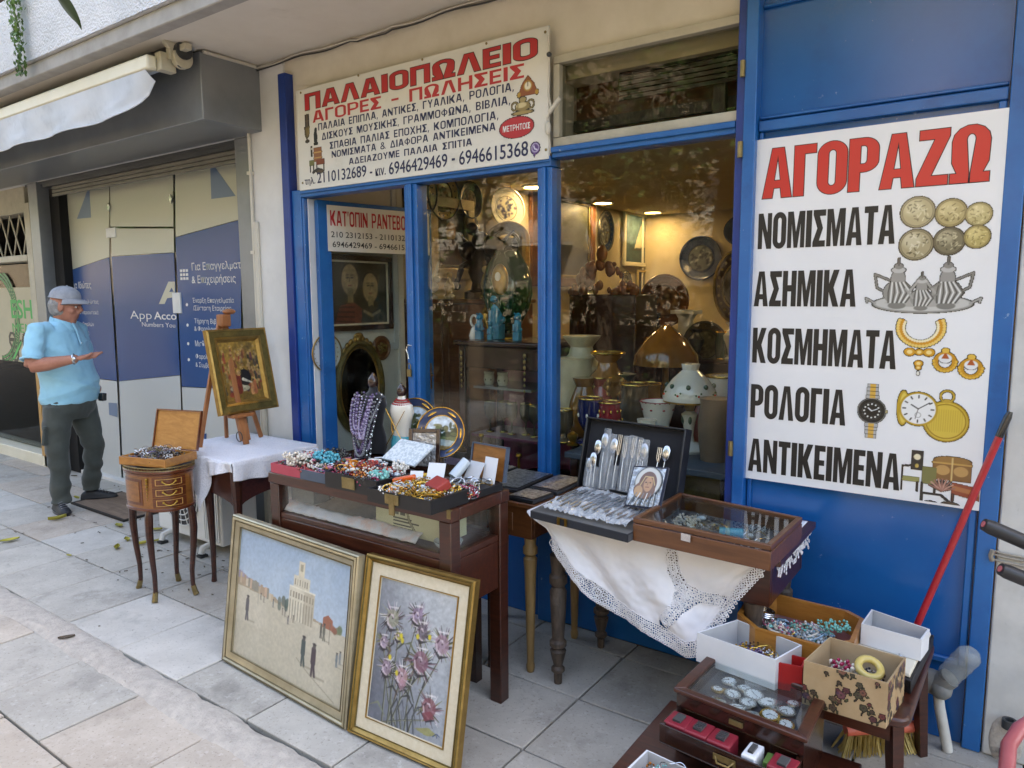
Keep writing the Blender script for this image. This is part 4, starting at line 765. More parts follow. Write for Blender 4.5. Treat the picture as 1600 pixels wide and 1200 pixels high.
for p,l_ in (((-2.0,4.3,2.61),'downlight over the front of the shop floor'),((-.6,5.4,2.61),'downlight on the right half of the shop ceiling'),((-1.6,7.0,2.61),'downlight over the back of the shop floor')): downlight(p,l_)
def wall_frame(name,label,cat,o,ax,W,H,fr,mat,depth=.03,inner=None,prnt=None):   # o: lower left of the frame on the wall; ax along the wall
    t = thing(name,label,cat,o); M = plane_M(o,ax,(0,0,1)); b = MB(mat); b.M = M
    for (x0,x1,y0,y1) in ((0,W,0,fr),(0,W,H - fr,H),(0,fr,fr,H - fr),(W - fr,W,fr,H - fr)): b.box(x0,x1,y0,y1,0,depth)
    if inner:
        b.m(inner); f2 = fr + fr * .35
        for (x0,x1,y0,y1) in ((fr,W - fr,fr,f2),(fr,W - fr,H - f2,H - fr),(fr,f2,f2,H - f2),(W - f2,W - fr,f2,H - f2)): b.box(x0,x1,y0,y1,0,depth * .7)
    b.build('frame',t,bevel=.004); return t,M @ Matrix.Translation((fr,fr,depth * .35)),W - 2 * fr,H - 2 * fr
# couple painting on the side wall by the door
t,M,W,H = wall_frame('wall_painting','dark framed painting of two people side by side near the door','painting',(-3.599,3.055,1.40),(0,1,0),.58,.49,.035,'dark_wood',.03,'linen')
P_ = Paint(W,H,.006,'#2b2a20'); P_.grain(.4,8,2)
for cx,cy,s_ in ((.17,.30,1.42),(.35,.25,1.36)):
    P_.ell(cx,cy,.062 * s_,.085 * s_,'#3a3328'); P_.ell(cx,cy + .05,.07,.05,'#16120e'); P_.ell(cx,cy - .005,.05 * s_,.072 * s_,'#9c8460'); P_.rect(cx - .022,cy - .15,cx + .022,cy - .06,'#82714f')
    for d in (-.02,.018): P_.ell(cx + d,cy + .01,.012,.005,'#2a2018'); P_.line([(cx + d - .012,cy + .026),(cx + d + .012,cy + .027)],.005,'#2a2018')
    P_.line([(cx,cy + .01),(cx - .005,cy - .02)],.005,'#5f5138'); P_.line([(cx - .014,cy - .042),(cx + .012,cy - .041)],.007,'#7a3a2e')
P_.poly([(.03,0),(.08,.13),(.2,.15),(.28,.10),(.26,0)],'#6d3a2f'); P_.poly([(.26,0),(.27,.10),(.36,.13),(.47,.09),(.5,0)],'#3a3a30'); P_.line([(.29,.09),(.36,.06),(.43,.09)],.02,'#8f8468')
for i in range(4): P_.line([(.05,.03 + .03 * i),(.2,.02 + .033 * i)],.008,'#2a1d18')
P_.grain(.25,30,5); P_.build('canvas','print',M,t)
# oval gilt mirror, medallion, plates
def wall_plate(name,label,c,ax,r,cols,ell=1.0,deco='flower',cat='plate',seed=1,tilt=0):
    t = thing(name,label,cat,c); N = Vector(ax).cross((0,0,1)); 
    M = plane_M(Vector(c) + N * .004,ax,(0,0,1)) @ Matrix.Rotation(tilt,4,'X'); b = MB(cols[0]); b.M = M
    b.lathe([(.45 * r,.0),(.6 * r,.008),(r,.030),(r,.036),(.62 * r,.014),(.0,.012)],32,(0,0,0),ell,1); b.build('rim',t)
    P_ = Paint(2 * r * ell,2 * r,r / 22); x = r * ell; rr = random.Random(seed)
    P_.ell(x,r,r * .58 * ell,r * .58,cols[1]); P_.c[P_.a > .5] = P_.c[P_.a > .5]
    for i in range(40):
        a = rr.random() * 6.28; q = r * .5 * math.sqrt(rr.random()); px,py = x + q * math.cos(a) * ell,r + q * math.sin(a)
        P_.ell(px,py,r * rr.uniform(.03,.12),r * rr.uniform(.03,.08),cols[2] if rr.random() < .7 else cols[3],.8,rr.random() * 3)
    P_.a *= (np.hypot((P_.X - x) / ell,P_.Y - r) < r * .60); P_.build('picture','print_gloss',M @ Matrix.Translation((-x,-r,.0160)),t)
    b = MB(cols[4]); b.M = M; b.tube([(r * .97 * ell * math.cos(2 * math.pi * i / 32),r * .97 * math.sin(2 * math.pi * i / 32),.034) for i in range(32)],r * .045,6,closed=True)
    b.tube([(r * .62 * ell * math.cos(2 * math.pi * i / 32),r * .62 * math.sin(2 * math.pi * i / 32),.0155) for i in range(32)],r * .03,5,closed=True)
    for i in range(20): a = 2 * math.pi * i / 20; b.ball((r * .8 * ell * math.cos(a),r * .8 * math.sin(a),.024),r * .05,1,(1,1,.35))
    b.build('rim_band',t); return t
mk('porcelain','#d4cfc2','#dbd6ca',ns=4,rough=.15,coat=.4); mk('porcelain_blue','#2a3550','#3a4766',ns=8,rough=.15,coat=.4); mk('pewter','#3d3a33','#57534a',ns=14,rough=.35,metal=.6); mk('porcelain_gold','#b79a5c','#cbb37c',ns=12,rough=.25,coat=.3); mk('bronze','#2d2115','#4a3823',ns=10,rough=.38,metal=.7,bump=.3)
SX = (0,1,0); BX = (1,0,0)
mt = thing('oval_mirror','oval gilt mirror with carved crest on the white side wall','mirror',(-3.58,3.31,1.02)); M = plane_M((-3.595,3.31,1.02),SX,(0,0,1))
b = MB('gilt_dark'); b.M = M
b.tube([(.20 * math.cos(a),.295 * math.sin(a),.012) for a in [2 * math.pi * i / 40 for i in range(40)]],.026,8,closed=True); b.m('gilt'); b.tube([(.172 * math.cos(a),.268 * math.sin(a),.02) for a in [2 * math.pi * i / 40 for i in range(40)]],.008,6,closed=True); b.build('frame',mt)
b = MB('gilt'); b.M = M
for i in range(9): a = R(50 + 10 * i); b.ball((.20 * math.cos(a),.31 * math.sin(a) + .012,.02),.028 if i == 4 else .02,2,(1,1.2,.6))
b.ball((0,.345,.02),.028,2,(1.5,.8,.5)); b.build('crest',mt)
mk('mirror_dark','#3b352c',rough=.04,metal=.9); b = MB('mirror_dark'); b.M = M; b.lathe([(0,.006),(.19,.006)],40,(0,0,0),1,1.48); b.build('glass',mt)
wall_plate('wall_plate','white gold rimmed plate half hidden by the door post',(-3.60,3.03,1.27),SX,.12,('porcelain','#cfc8b4','#8a6a4a','#6a7a54','gilt'),seed=3)
mdl = thing('wall_medallion','small round carved wood medallion beside the oval mirror','medallion',(-3.59,3.53,1.27)); b = MB('walnut_x'); b.M = plane_M((-3.598,3.53,1.27),SX,(0,0,1)); b.lathe([(.085,0),(.085,.012),(.07,.022),(.06,.014),(0,.014)],24); b.build('disc',mdl); b.m('gilt_dark')
b2 = MB('gilt_dark'); b2.M = plane_M((-3.598,3.53,1.27),SX,(0,0,1))
for i in range(10): a = i * 2.4; b2.ball((.012 * math.sqrt(i) * math.cos(a) * 1.1,.012 * math.sqrt(i) * math.sin(a) * 1.1,.017),.012,1)
b2.build('carving',mdl)
b = MB('plastic_white'); b.box(-3.60,-3.585,3.56,3.74,1.255,1.30); b.box(-3.60,-3.585,3.66,3.70,1.3,2.58); one(b,'cable_duct','white cable duct on the side wall by the medallion','cable duct',bevel=.003)
wall_plate('wall_plate','large tan rimmed plate highest on the left, cut by the mullion',(-3.930,4.287,2.431),SX,.20,('porcelain_gold','#cbb995','#8a5a3a','#5f6a4a','pewter'),seed=6)
wall_plate('wall_plate','large pewter rimmed plate with a pale centre, second from the mullion',(-3.930,4.569,2.432),SX,.20,('porcelain_gold','#cdbf9c','#8a6a4a','#5f6a4a','pewter'),seed=7)
wall_plate('wall_plate','dark rimmed plate below the ceiling between pale plates',(-3.930,4.926,2.433),SX,.155,('pewter','#8f8468','#6d5a3a','#4f4a38','dark_metal'),seed=8)
wall_plate('wall_plate','cream plate with blue bird and leaf pattern over the arched mirror',(-3.880,5.408,2.405),(.35,.94,0),.185,('porcelain','#d9d0b8','#3a3c5c','#5a4a6a','porcelain'),seed=9,tilt=-.1)
wall_plate('wall_plate','oval blue patterned dish left of the sailboat painting',(-3.930,7.372,2.345),SX,.23,('porcelain_blue','#55585a','#22262e','#8f9088','pewter'),.80,seed=10)
wall_plate('wall_plate','round blue patterned plate on the back wall',(-3.19,8.46,2.06),BX,.26,('porcelain_blue','#5a5c5c','#20242c','#a0a098','porcelain_blue'),seed=11)
wall_plate('wall_plate','wide oval blue dish high on the back wall',(-2.66,8.46,2.36),BX,.19,('porcelain_blue','#4c5052','#1e2228','#90918c','porcelain_blue'),1.35,seed=12)
for p,l_ in (((-3.930,7.904,1.787),'small blue rimmed plate below the sailboat painting'),((-3.930,7.929,1.512),'small blue rimmed plate under another small plate'),((-3.930,7.867,1.306),'lowest small plate, warm brown, near the room corner')):
    wall_plate('wall_plate',l_,p,SX,.125,('porcelain','#b9ac8c','#3a3f52','#5a5a5a','porcelain_blue'),seed=int(p[2] * 50))
def landscape(P_,sky,land,seed,ship=False):
    W,H = P_.W,P_.H; P_.c[:] = hx(sky); n = P_.noise(6,seed); hz = H * (.4 + .18 * (P_.noise(4,seed + 1) - .5)); P_.put((P_.Y < hz).astype(float),land); P_.grain(.35,12,seed)
    if ship: P_.poly([(W * .3,H * .3),(W * .62,H * .34),(W * .52,H * .85)],'#b9b094'); P_.poly([(W * .62,H * .34),(W * .8,H * .4),(W * .55,H * .8)],'#a08a70'); P_.line([(W * .25,H * .27),(W * .75,H * .3)],H * .03,'#3a2a20')
t,M,W,H = wall_frame('wall_painting','tall painting of a white sailboat near the room corner','painting',(-3.940,7.867,1.975),SX,.95,.66,.05,'linen',.03); P_ = Paint(W,H,.012,'#3f5a5a'); landscape(P_,'#50686a','#2f4648',3,True); P_.build('canvas','print',M,t)
t,M,W,H = wall_frame('wall_painting','large dark painting in a brown frame seen behind the blue mullion','painting',(-3.940,5.868,1.716),SX,1.25,.98,.09,'walnut_x',.05,'gilt_dark'); P_ = Paint(W,H,.015,'#2a2a22'); landscape(P_,'#38382c','#241f18',4); P_.build('canvas','print',M,t)
t,M,W,H = wall_frame('wall_painting','gilt framed portrait above the white dove figurine','painting',(-3.940,4.406,1.765),SX,.56,.66,.085,'gilt_pale',.05,'gilt_dark'); P_ = Paint(W,H,.01,'#2e241a'); P_.ell(W * .5,H * .62,W * .17,H * .16,'#a88a64'); P_.ell(W * .5,H * .2,W * .38,H * .3,'#5a3a2a'); P_.grain(.3,14,6); P_.build('canvas','print',M,t)
t,M,W,H = wall_frame('wall_painting','small dark still life under the sailboat painting','painting',(-3.940,8.253,1.437),SX,.62,.50,.03,'porcelain_gold',.03); P_ = Paint(W,H,.012,'#26241c'); P_.ell(W * .5,H * .4,W * .25,H * .2,'#3a4a2a'); P_.grain(.4,14,9); P_.build('canvas','print',M,t)
t,M,W,H = wall_frame('photo_frame','thin silver frame with a white card near the carved bracket','picture frame',(-3.2,5.6,1.42),BX,.16,.22,.012,'silver',.02); b = MB('black_velvet'); b.M = M; b.box(0,W,0,H,0,.004); b.m('card_white'); b.box(W * .3,W * .65,H * .45,H * .75,.005,.007); b.build('card',t)
# arched gilt mirror
am = thing('arched_mirror','gilt mirror with rounded arched top behind the green glass egg','mirror',(-3.45,4.75,1.4)); p0,p1 = Vector((-3.454,4.600,1.735)),Vector((-3.122,4.600,2.152)); W = p1.x - p0.x; zt_ = p1.z; zb_ = 1.2
b = MB('gilt'); pts = [(p0.x,4.6,zb_)] + [(p0.x + W / 2 - W / 2 * math.cos(R(a)) * 1,4.6,zt_ - W * .32 + W * .32 * math.sin(R(a))) for a in range(0,181,12)] + [(p1.x,4.6,zb_)]; b.tube(pts,.04,8); b.m('gilt_dark'); b.tube([(p0.x + (p[0] - p0.x - W / 2) * .78 + W / 2 * 1,4.585,zb_ + (p[2] - zb_) * .95) for p in pts],.014,6); b.build('frame',am)
mk('mirror_warm','#d9c79a',rough=.06,metal=.85); b = MB('mirror_warm'); b.box(p0.x + .03,p1.x - .03,4.605,4.612,zb_,zt_ - W * .25); b.build('glass',am)
# furniture
def cabinet(name,label,x0,x1,y0,y1,z0,z1,mat,cat='cabinet',glass=False):
    t = thing(name,label,cat,((x0 + x1) / 2,(y0 + y1) / 2,z0)); b = MB(mat)
    if not glass:
        b.box(x0,x1,y0,y1,z0 + .06,z1 - .035); b.build('body',t,bevel=.005); n = max(1,round((x1 - x0) / .5)); dx = (x1 - x0) / n
        for i in range(n):
            b = MB(mat); b.box(x0 + i * dx + .03,x0 + (i + 1) * dx - .03,y0 - .018,y0 - .002,z0 + .12,z1 - .09); b.build('door',t,bevel=.006)
    else:
        for (a,c) in ((x0,y0),(x1 - .05,y0),(x0,y1 - .05),(x1 - .05,y1 - .05)): b.box(a,a + .05,c,c + .05,z0,z1 - .035)
        b.box(x0 + .05,x1 - .05,y1 - .03,y1 - .012,z0,z1 - .035); b.box(x0 + .05,x1 - .05,y0 + .004,y0 + .04,z1 - .17,z1 - .035); b.box(x0,x1,y0,y1,z0,z0 + .1); b.build('body',t,bevel=.005)
        b = MB('case_glass'); b.box(x0 + .05,x1 - .05,y0 + .015,y0 + .02,z0 + .1,z1 - .17); b.build('glass',t)
    b = MB(mat); b.box(x0 - .025,x1 + .025,y0 - .03,y1 + .01,z1 - .033,z1); b.build('top',t,bevel=.01); return t
p0,p1 = Vector((-2.883,3.500,1.350)),Vector((-2.235,3.500,1.369)); CZ = p0.z
vc = cabinet('vitrine_cabinet','dark mahogany glazed cabinet carrying the turquoise figurines',p0.x,p1.x,3.5,3.95,0,CZ,'dark_wood',glass=True)
b = MB('old_brass')
for x in (p0.x + .03,p1.x - .14):
    for i in range(7): b.ball((x,3.49,CZ - .08 - .035 * i),.012 * (1 - .07 * i),1,(1,.5,1.4))
b.build('ormolu_mount',vc); b = MB('bead_grey'); b.box(p0.x + .07,p1.x - .14,3.56,3.9,1.045,1.06); b.m('plum_velvet'); b.box(p0.x + .06,p1.x - .06,3.90,3.915,.12,CZ - .2); b.box(p0.x + .06,p1.x - .06,3.55,3.9,.74,.755); b.build('shelf',vc)
def jar(name,label,base,h,prof,mat,cat='vase',trim=None,n=28,grp=None,extra=None):
    t = thing(name,label,cat,base,0,grp); b = MB(mat); b.lathe([(r * h,z * h) for r,z in prof],n,base); b.build('body',t)
    if trim:
        b = MB(trim)
        for r,z in ((prof[-1][0],1.0),(prof[0][0],.03)): b.ring((base[0],base[1],base[2] + z * h),r * h,.012 * h + .0015,24)
        b.build('rim',t)
    if extra: extra(t,base,h)
    return t
def motif(mat,prof,n=7,zs=(.4,.6),size=.05):
    def f(t,base,h):
        b = MB(mat)
        for z in zs:
            r = np.interp(z,[q[1] for q in prof],[q[0] for q in prof]) * h
            for i in range(n): a = 2 * math.pi * i / n + z * 9; b.ball((base[0] + r * math.cos(a),base[1] + r * math.sin(a),base[2] + z * h),size * h,2,(.6,.6,1))
        b.build('decoration',t)
    return f
mk('glass_green','#0c2f18','#123d1f',ns=4,rough=.06,coat=.6); mk('glass_amber','#6f4a1c','#8a6028',ns=5,rough=.08,coat=.6); mk('glass_cobalt','#121a4a','#1a2460',ns=5,rough=.08,coat=.6); mk('glass_ruby','#7a1a24','#8f2a30',ns=5,rough=.1,coat=.5); mk('glass_smoke','#4a3f2e','#5d5140',ns=5,rough=.1,coat=.5); mk('glass_frost','#a5a088','#b9b49c',ns=9,rough=.35); mk('glass_pink','#9a5a62','#b07078',ns=6,rough=.15,coat=.4); mk('turq_glaze','#1b6f92','#2a8fb0',ns=18,rough=.18,coat=.5,bump=.3,bs=60); mk('grey_vase','#6a5a4c','#7d6c5c',ns=6,rough=.4); mk('white_opaline','#cfd0cc','#dadbd8',ns=4,rough=.12,coat=.5)
# two cream jars in the cabinet
JP = [(.3,0),(.36,.1),(.42,.4),(.38,.7),(.36,.78),(.4,.82),(.4,1),(.36,1)]
for i,(px_,l_) in enumerate((((-2.756,3.620,1.005),'left cream jar on the cabinet shelf'),((-2.650,3.620,1.009),'right cream jar on the cabinet shelf'))): jar('ceramic_jar',l_,(px_[0],3.65,1.061),.085,JP,'porcelain','jar',None,20,'cream jars in the cabinet',motif('bead_brown',JP,6,(.4,),.07))
FL = [(.12,0),(.10,.05),(.03,.1),(.03,.4),(.16,.55),(.2,.8),(.17,1)]
for i in range(5): jar('stem_glass',['leftmost','second','middle','fourth','rightmost'][i] + ' gold footed stem glass low in the glazed cabinet',(p0.x + .14 + .085 * i,3.64 + .03 * (i % 2),.756),.2,FL,'glass_smoke','glass','gold',16,'gold footed glasses in the cabinet')
# turquoise guardian lions
def lion(base,s,label):
    t = thing('lion_figurine',label,'figurine',base,0,'turquoise figurines on the cabinet'); x,y,z = base
    b = MB('turq_glaze'); b.box(x - .032 * s,x + .032 * s,y - .028 * s,y + .028 * s,z,z + .075 * s); b.build('plinth',t,bevel=.004)
    b = MB('turq_glaze'); b.lathe([(.03 * s,.075 * s),(.036 * s,.10 * s),(.03 * s,.15 * s),(.022 * s,.18 * s),(.01 * s,.19 * s)],14,(x,y + .004,z))
    b.ball((x + .004,y - .010 * s,z + .20 * s),.026 * s,2,(1,1,.95)); b.ball((x + .006,y - .034 * s,z + .193 * s),.014 * s,2,(1.2,1,.8)); b.ball((x,y + .012 * s,z + .205 * s),.03 * s,2,(1,.7,1.1))
    for sx in (-1,1): b.ball((x + sx * .02 * s,y - .004,z + .228 * s),.009 * s,1); b.tube([(x + sx * .02 * s,y - .02 * s,z + .14 * s),(x + sx * .02 * s,y - .028 * s,z + .08 * s)],[.011 * s,.009 * s],8); b.ball((x + sx * .026 * s,y + .012 * s,z + .095 * s),.018 * s,2)
    b.tube([(x,y + .03 * s,z + .09 * s),(x,y + .042 * s,z + .14 * s),(x,y + .03 * s,z + .18 * s)],[.01 * s,.014 * s,.004 * s],8)
    for i in range(14): a = i * 2.4; b.ball((x + .03 * s * math.cos(a),y + .006,z + (.185 + .004 * (i % 7)) * s),.008 * s,1)
    b.build('body',t)
for p,s,l_ in (((-2.777,3.580,1.349),.70,'small turquoise lion at the left of the tall one'),((-2.701,3.660,1.343),1.28,'tall turquoise lion figurine in the middle of the cabinet top'),((-2.677,3.560,1.349),.5,'smallest turquoise lion standing in front of the tall one'),((-2.488,3.580,1.350),.72,'small turquoise lion at the right under the green egg')): lion((p[0],p[1],CZ + .001),s,l_)
rv = thing('ring_vase','white ring shaped vase at the left end of the cabinet top','vase',(p0.x + .04,3.6,CZ)); b = MB('white_opaline'); b.lathe([(.03,0),(.034,.02),(.022,.06),(.014,.075)],16,(p0.x + .05,3.6,CZ + .001)); b.ring((p0.x + .05,3.6,CZ + .115),.036,.008,20,8,(.3,1,0)); b.build('body',rv)
EG = [(.10,0),(.13,.01),(.05,.05),(.05,.09),(.16,.16),(.25,.33),(.29,.5),(.285,.65),(.24,.82),(.15,.97),(.14,1.0)]
ep = (-2.701,3.850,1.433); et = (-2.698,3.850,1.905)
def _egg(t,base,h):
    b = MB('gilt'); b.ball((base[0] + .04,base[1] - .245 * h,base[2] + .66 * h),.11 * h,3,(1,.55,1.7)); b.m('bead_white'); b.ball((base[0] + .045,base[1] - .30 * h,base[2] + .70 * h),.04 * h,2,(1,.4,1.3)); b.build('medallion',t)
    b = MB('brass'); b.lathe([(.17 * h,.0),(.17 * h,.02 * h),(.05 * h,.06 * h),(.05 * h,.10 * h),(.12 * h,.14 * h)],20,base); b.build('stand',t)
jar('glass_egg','large dark green glass egg with gold medallion behind the turquoise lions',(ep[0],3.78,CZ + .001),(et[2] - CZ) * 1.0,EG,'glass_green','vase',None,36,None,_egg)
ew = (-2.903,3.800,1.486)
jar('gilt_ewer','shiny gilt ewer behind the turquoise lions',(ew[0],3.85,CZ + .001),.26,[(.16,0),(.06,.08),(.07,.2),(.24,.45),(.26,.6),(.12,.75),(.10,.85),(.2,1)],'gold','ewer','gold',24)
wd = cabinet('wardrobe','tall brown wooden wardrobe behind the door leaf',-3.93,-3.05,4.1,4.6,0,1.60,'walnut_x','wardrobe')
b = MB('bronze'); x,y,z = -3.35,4.35,1.601
b.lathe([(.13,0),(.13,.05),(.08,.07),(.07,.12),(.10,.2),(.07,.3),(.05,.36)],16,(x,y,z)); b.ball((x,y,z + .43),.07,3); b.ball((x - .10,y - .02,z + .36),.075,2); b.ball((x + .12,y,z + .38),.08,2); b.ball((x - .06,y - .03,z + .52),.05,2)
for a in (-1,1): b.tube([(x + a * .05,y,z + .3),(x + a * .16,y - .03,z + .24),(x + a * .2,y - .05,z + .12)],[.03,.026,.02],8); b.ball((x + a * .2,y - .05,z + .1),.035,2); b.tube([(x + a * .12,y + .04,z + .38),(x + a * .26,y + .06,z + .50)],[.05,.008],8,flat=.4)
one(b,'bronze_group','dark bronze group of cherubs on the wardrobe top','sculpture')
dv = thing('dove_figurine','white dove figurine with raised wings on the wardrobe','figurine',(-3.72,4.2,1.6)); b = MB('white_opaline'); x,y,z = -3.72,4.2,1.601
b.lathe([(.05,0),(.05,.02),(.02,.04)],14,(x,y,z)); b.ball((x,y,z + .09),.055,2,(1.3,.7,.9)); b.ball((x + .07,y - .01,z + .15),.028,2); b.build('body',dv)
for s_ in (-1,1):
    b = MB('white_opaline'); b.tube([(x + s_ * .01,y,z + .1),(x + s_ * .045,y,z + .19),(x + s_ * .085,y,z + .29)],[.035,.03,.006],8,flat=.35); b.build('wing',dv)
for i,(x,h) in enumerate(((-3.52,.20),(-3.18,.24),(-3.09,.16))):
    l_ = ('golden figurine beside the white dove','golden figurine in front of the bronze group','short golden figurine at the wardrobe edge')[i]; t = thing('gold_figurine',l_,'figurine',(x,4.18,1.6)); b = MB('porcelain_gold'); b.lathe([(.045,0),(.045,.02),(.02,.04),(.04,h * .45),(.02,h * .72),(.008,h * .78)],14,(x,4.18,1.601)); b.ball((x,4.18,1.601 + h * .88),h * .12,2)
    b.tube([(x,4.18,1.6 + h * .65),(x + .05,4.15,1.6 + h * .55),(x + .04,4.13,1.6 + h * .8)],.012,6); b.build('body',t)
ovf = thing('oval_picture','small black oval frame with a pale face above the cherubs','picture',(-3.93,4.5,2.05)); M = plane_M((-3.945,4.957,2.157),SX,(0,0,1)); b = MB('dark_wood'); b.M = M; b.lathe([(.13,0),(.13,.02),(.08,.03),(.08,.012),(0,.012)],28,(0,0,0),1,1.35); b.build('frame',ovf); b = MB('linen'); b.M = M; b.lathe([(0,.014),(.078,.014)],24,(0,0,0),1,1.35); b.build('portrait',ovf)
chn = thing('crystal_chandelier','crystal chandelier hanging inside above the open door','chandelier',(-3.3,3.7,2.3)); c_ = Vector((-3.793,3.620,2.336)); b = MB('old_brass'); b.ring(c_,.13,.008,24); b.ring(c_ + Vector((0,0,.07)),.10,.006,20); b.tube([c_ + Vector((0,0,.02)),(c_.x,c_.y,2.60)],.006,6); b.build('frame',chn)
b = MB('bead_clear'); rr = random.Random(2)
for i in range(150): a = rr.random() * 6.28; b.ball(c_ + Vector((math.cos(a) * rr.uniform(.07,.15),math.sin(a) * rr.uniform(.07,.15),rr.uniform(-.07,.08))),rr.uniform(.006,.012),1,(1,1,1.5))
o = b.build('crystals',chn); o['kind'] = 'stuff'
# shelf behind the wide window and everything standing on it
dz = .86
ws = thing('window_shelf','grey green display shelf behind the wide shop window','shelf',(-1.4,3.4,.8)); b = MB('slate_board'); b.box(-1.80,-.97,2.99,3.75,dz - .03,dz - .001); b.build('board',ws,bevel=.004); b = MB('dark_wood')
for x in (-1.77,-1.02): b.box(x,x + .04,3.0,3.04,0,dz - .031); b.box(x,x + .04,3.68,3.72,0,dz - .031)
b.build('leg',ws); b = MB('gilt_dark'); b.box(-1.79,-.98,3.05,3.07,.60,.82); b.m('black_velvet'); b.box(-1.80,-.97,3.08,3.10,.0,.82); b.build('carved_board',ws)
def at_shelf(p): return (p[0],p[1],dz)
lb = (-1.306,3.360,0.903); ls_ = 1
lt = thing('glass_lamp','white painted glass table lamp with domed shade in the window','lamp',(lb[0],3.36,dz)); x,y = lb[0],3.36; zt_ = (-1.316,3.360,1.289)[2]; H = zt_ - dz; wr = ((-1.189,3.360,1.197)[0] - (-1.468,3.360,1.179)[0]) / 2 * .93
b = MB('white_opaline'); b.lathe([(wr * .78,0),(wr * .80,.012),(wr * .62,.03),(wr * .22,.045),(wr * .17,H * .18),(wr * .24,H * .34),(wr * .30,H * .42),(wr * .16,H * .46)],32,(x,y,dz)); b.build('base',lt)
b = MB('brass'); b.lathe([(wr * .14,H * .46),(wr * .2,H * .50),(wr * .2,H * .55),(wr * 1.0,H * .565),(wr * 1.0,H * .585),(wr * .1,H * .60)],32,(x,y,dz)); b.build('gallery',lt)
SHP = [(1.0,.585),(1.02,.63),(.92,.72),(.68,.82),(.42,.895),(.30,.93),(.34,1.0)]
b = MB('white_opaline'); b.lathe([(wr * r,H * z) for r,z in SHP],40,(x,y,dz),wob=lambda t_,v: 1 + (.05 * math.sin(10 * t_) if v > .9 else 0)); b.build('lamp_shade',lt)
b = MB('bead_green')
for i in range(8):
    a = 2 * math.pi * i / 8 + .3; b.ball((x + wr * .86 * math.cos(a),y + wr * .86 * math.sin(a),dz + H * .755),wr * .10,2,(.9,.9,1))
    b.m('bead_coral'); b.ball((x + wr * 1.0 * math.cos(a + .4),y + wr * 1.0 * math.sin(a + .4),dz + H * .66),wr * .05,1); b.m('leaf_green'); b.ball((x + wr * .98 * math.cos(a + .3),y + wr * .98 * math.sin(a + .3),dz + H * .67),wr * .04,1); b.ball((x + wr * .97 * math.cos(a + .5),y + wr * .97 * math.sin(a + .5),dz + H * .69),wr * .04,1); b.m('bead_green')
for a in (3.9,5.2): b.ball((x + wr * .25 * math.cos(a),y + wr * .25 * math.sin(a),dz + H * .36),wr * .09,2,(.8,.8,1.9))
o = b.build('painted_flowers',lt)
gp = (-1.446,3.300,0.904); gt_ = (-1.450,3.300,1.100); gh = gt_[2] - dz
GV = [(.34,0),(.34,.05),(.22,.12),(.2,.3),(.24,.5),(.36,.95),(.39,1.0),(.33,1.0),(.2,.6)]
def _gob(t,base,h):
    b = MB('glass_ruby'); b.ring((base[0],base[1],base[2] + h),.37 * h,.02 * h,24)
    for i in range(8): a = 2 * math.pi * i / 8; b.ball((base[0] + .32 * h * math.cos(a),base[1] + .32 * h * math.sin(a),base[2] + .85 * h),.035 * h,2,(1,1,.7)); b.ball((base[0] + .19 * h * math.cos(a),base[1] + .19 * h * math.sin(a),base[2] + .33 * h),.04 * h,2,(.8,.8,2))
    b.build('cut_decoration',t)
jar('goblet_vase','white overlay glass goblet vase with ruby rim beside the lamp',(gp[0],3.30,dz),gh,GV,'white_opaline','vase',None,32,None,_gob)
V1 = [(.2,0),(.22,.04),(.12,.12),(.16,.3),(.26,.55),(.27,.66),(.14,.8),(.12,.88),(.2,.98),(.21,1)]
V2 = [(.22,0),(.26,.3),(.28,.6),(.24,.9),(.26,1)]; V3 = [(.3,0),(.32,.05),(.14,.15),(.12,.25),(.26,.5),(.28,.75),(.26,1)]; V4 = [(.2,0),(.30,.25),(.24,.6),(.14,.85),(.2,1)]
def shelf_vase(name,label,p,q,prof,mat,trim=None,mot=None,Y=3.4,cat='vase'): return jar(name,label,(p[0],Y,dz),max(.08,q[2] - dz),prof,mat,cat,trim,28,None,mot)
shelf_vase('gilt_vase','tall amber vase with gilt bands left of the amber lampshade',(-1.885,3.600,0.796),(-1.891,3.600,1.303),V1,'glass_amber','gold',motif('gilt',V1,9,(.5,.58,.66),.05),3.6)
shelf_vase('cobalt_goblet','small cobalt blue glass goblet with gold rim',(-1.782,3.220,0.939),(-1.784,3.220,1.099),V3,'glass_cobalt','gold',motif('bead_white',V3,7,(.65,),.05),3.22)
shelf_vase('cut_glass_tumbler','red cut glass tumbler with gold flecks beside the cobalt goblet',(-1.682,3.240,0.940),(-1.684,3.240,1.085),V2,'glass_ruby','gold',motif('gold',V2,10,(.2,.4,.6,.8),.045),3.24)
shelf_vase('smoked_vase','wide smoked glass vase with gold rim left of the goblet vase',(-1.648,3.450,0.935),(-1.651,3.450,1.157),V2,'glass_smoke','gold',None,3.45)
shelf_vase('ruby_vase','pink ruby vase just behind the lamp base',(-1.305,3.550,0.904),(-1.311,3.550,1.097),V4,'glass_pink','gold',None,3.55)
shelf_vase('stoneware_vase','tall grey brown vase at the right end of the window',(-1.124,3.220,0.917),(-1.131,3.220,1.150),V2,'grey_vase',None,None,3.22)
shelf_vase('gold_rim_jar','white jar with gold rim behind the stoneware vase',(-1.226,3.600,1.038),(-1.232,3.600,1.209),V2,'white_opaline','gold',None,3.62)
shelf_vase('frosted_lamp_glass','frosted glass oil lamp chimney next to the blue mullion',(-2.087,3.620,1.111),(-2.089,3.620,1.390),V1,'glass_frost',None,None,3.66)
shelf_vase('ochre_vase','ochre glass vase in front of the frosted chimney',(-1.934,3.420,0.929),(-1.936,3.420,1.177),V4,'glass_amber',None,None,3.42)
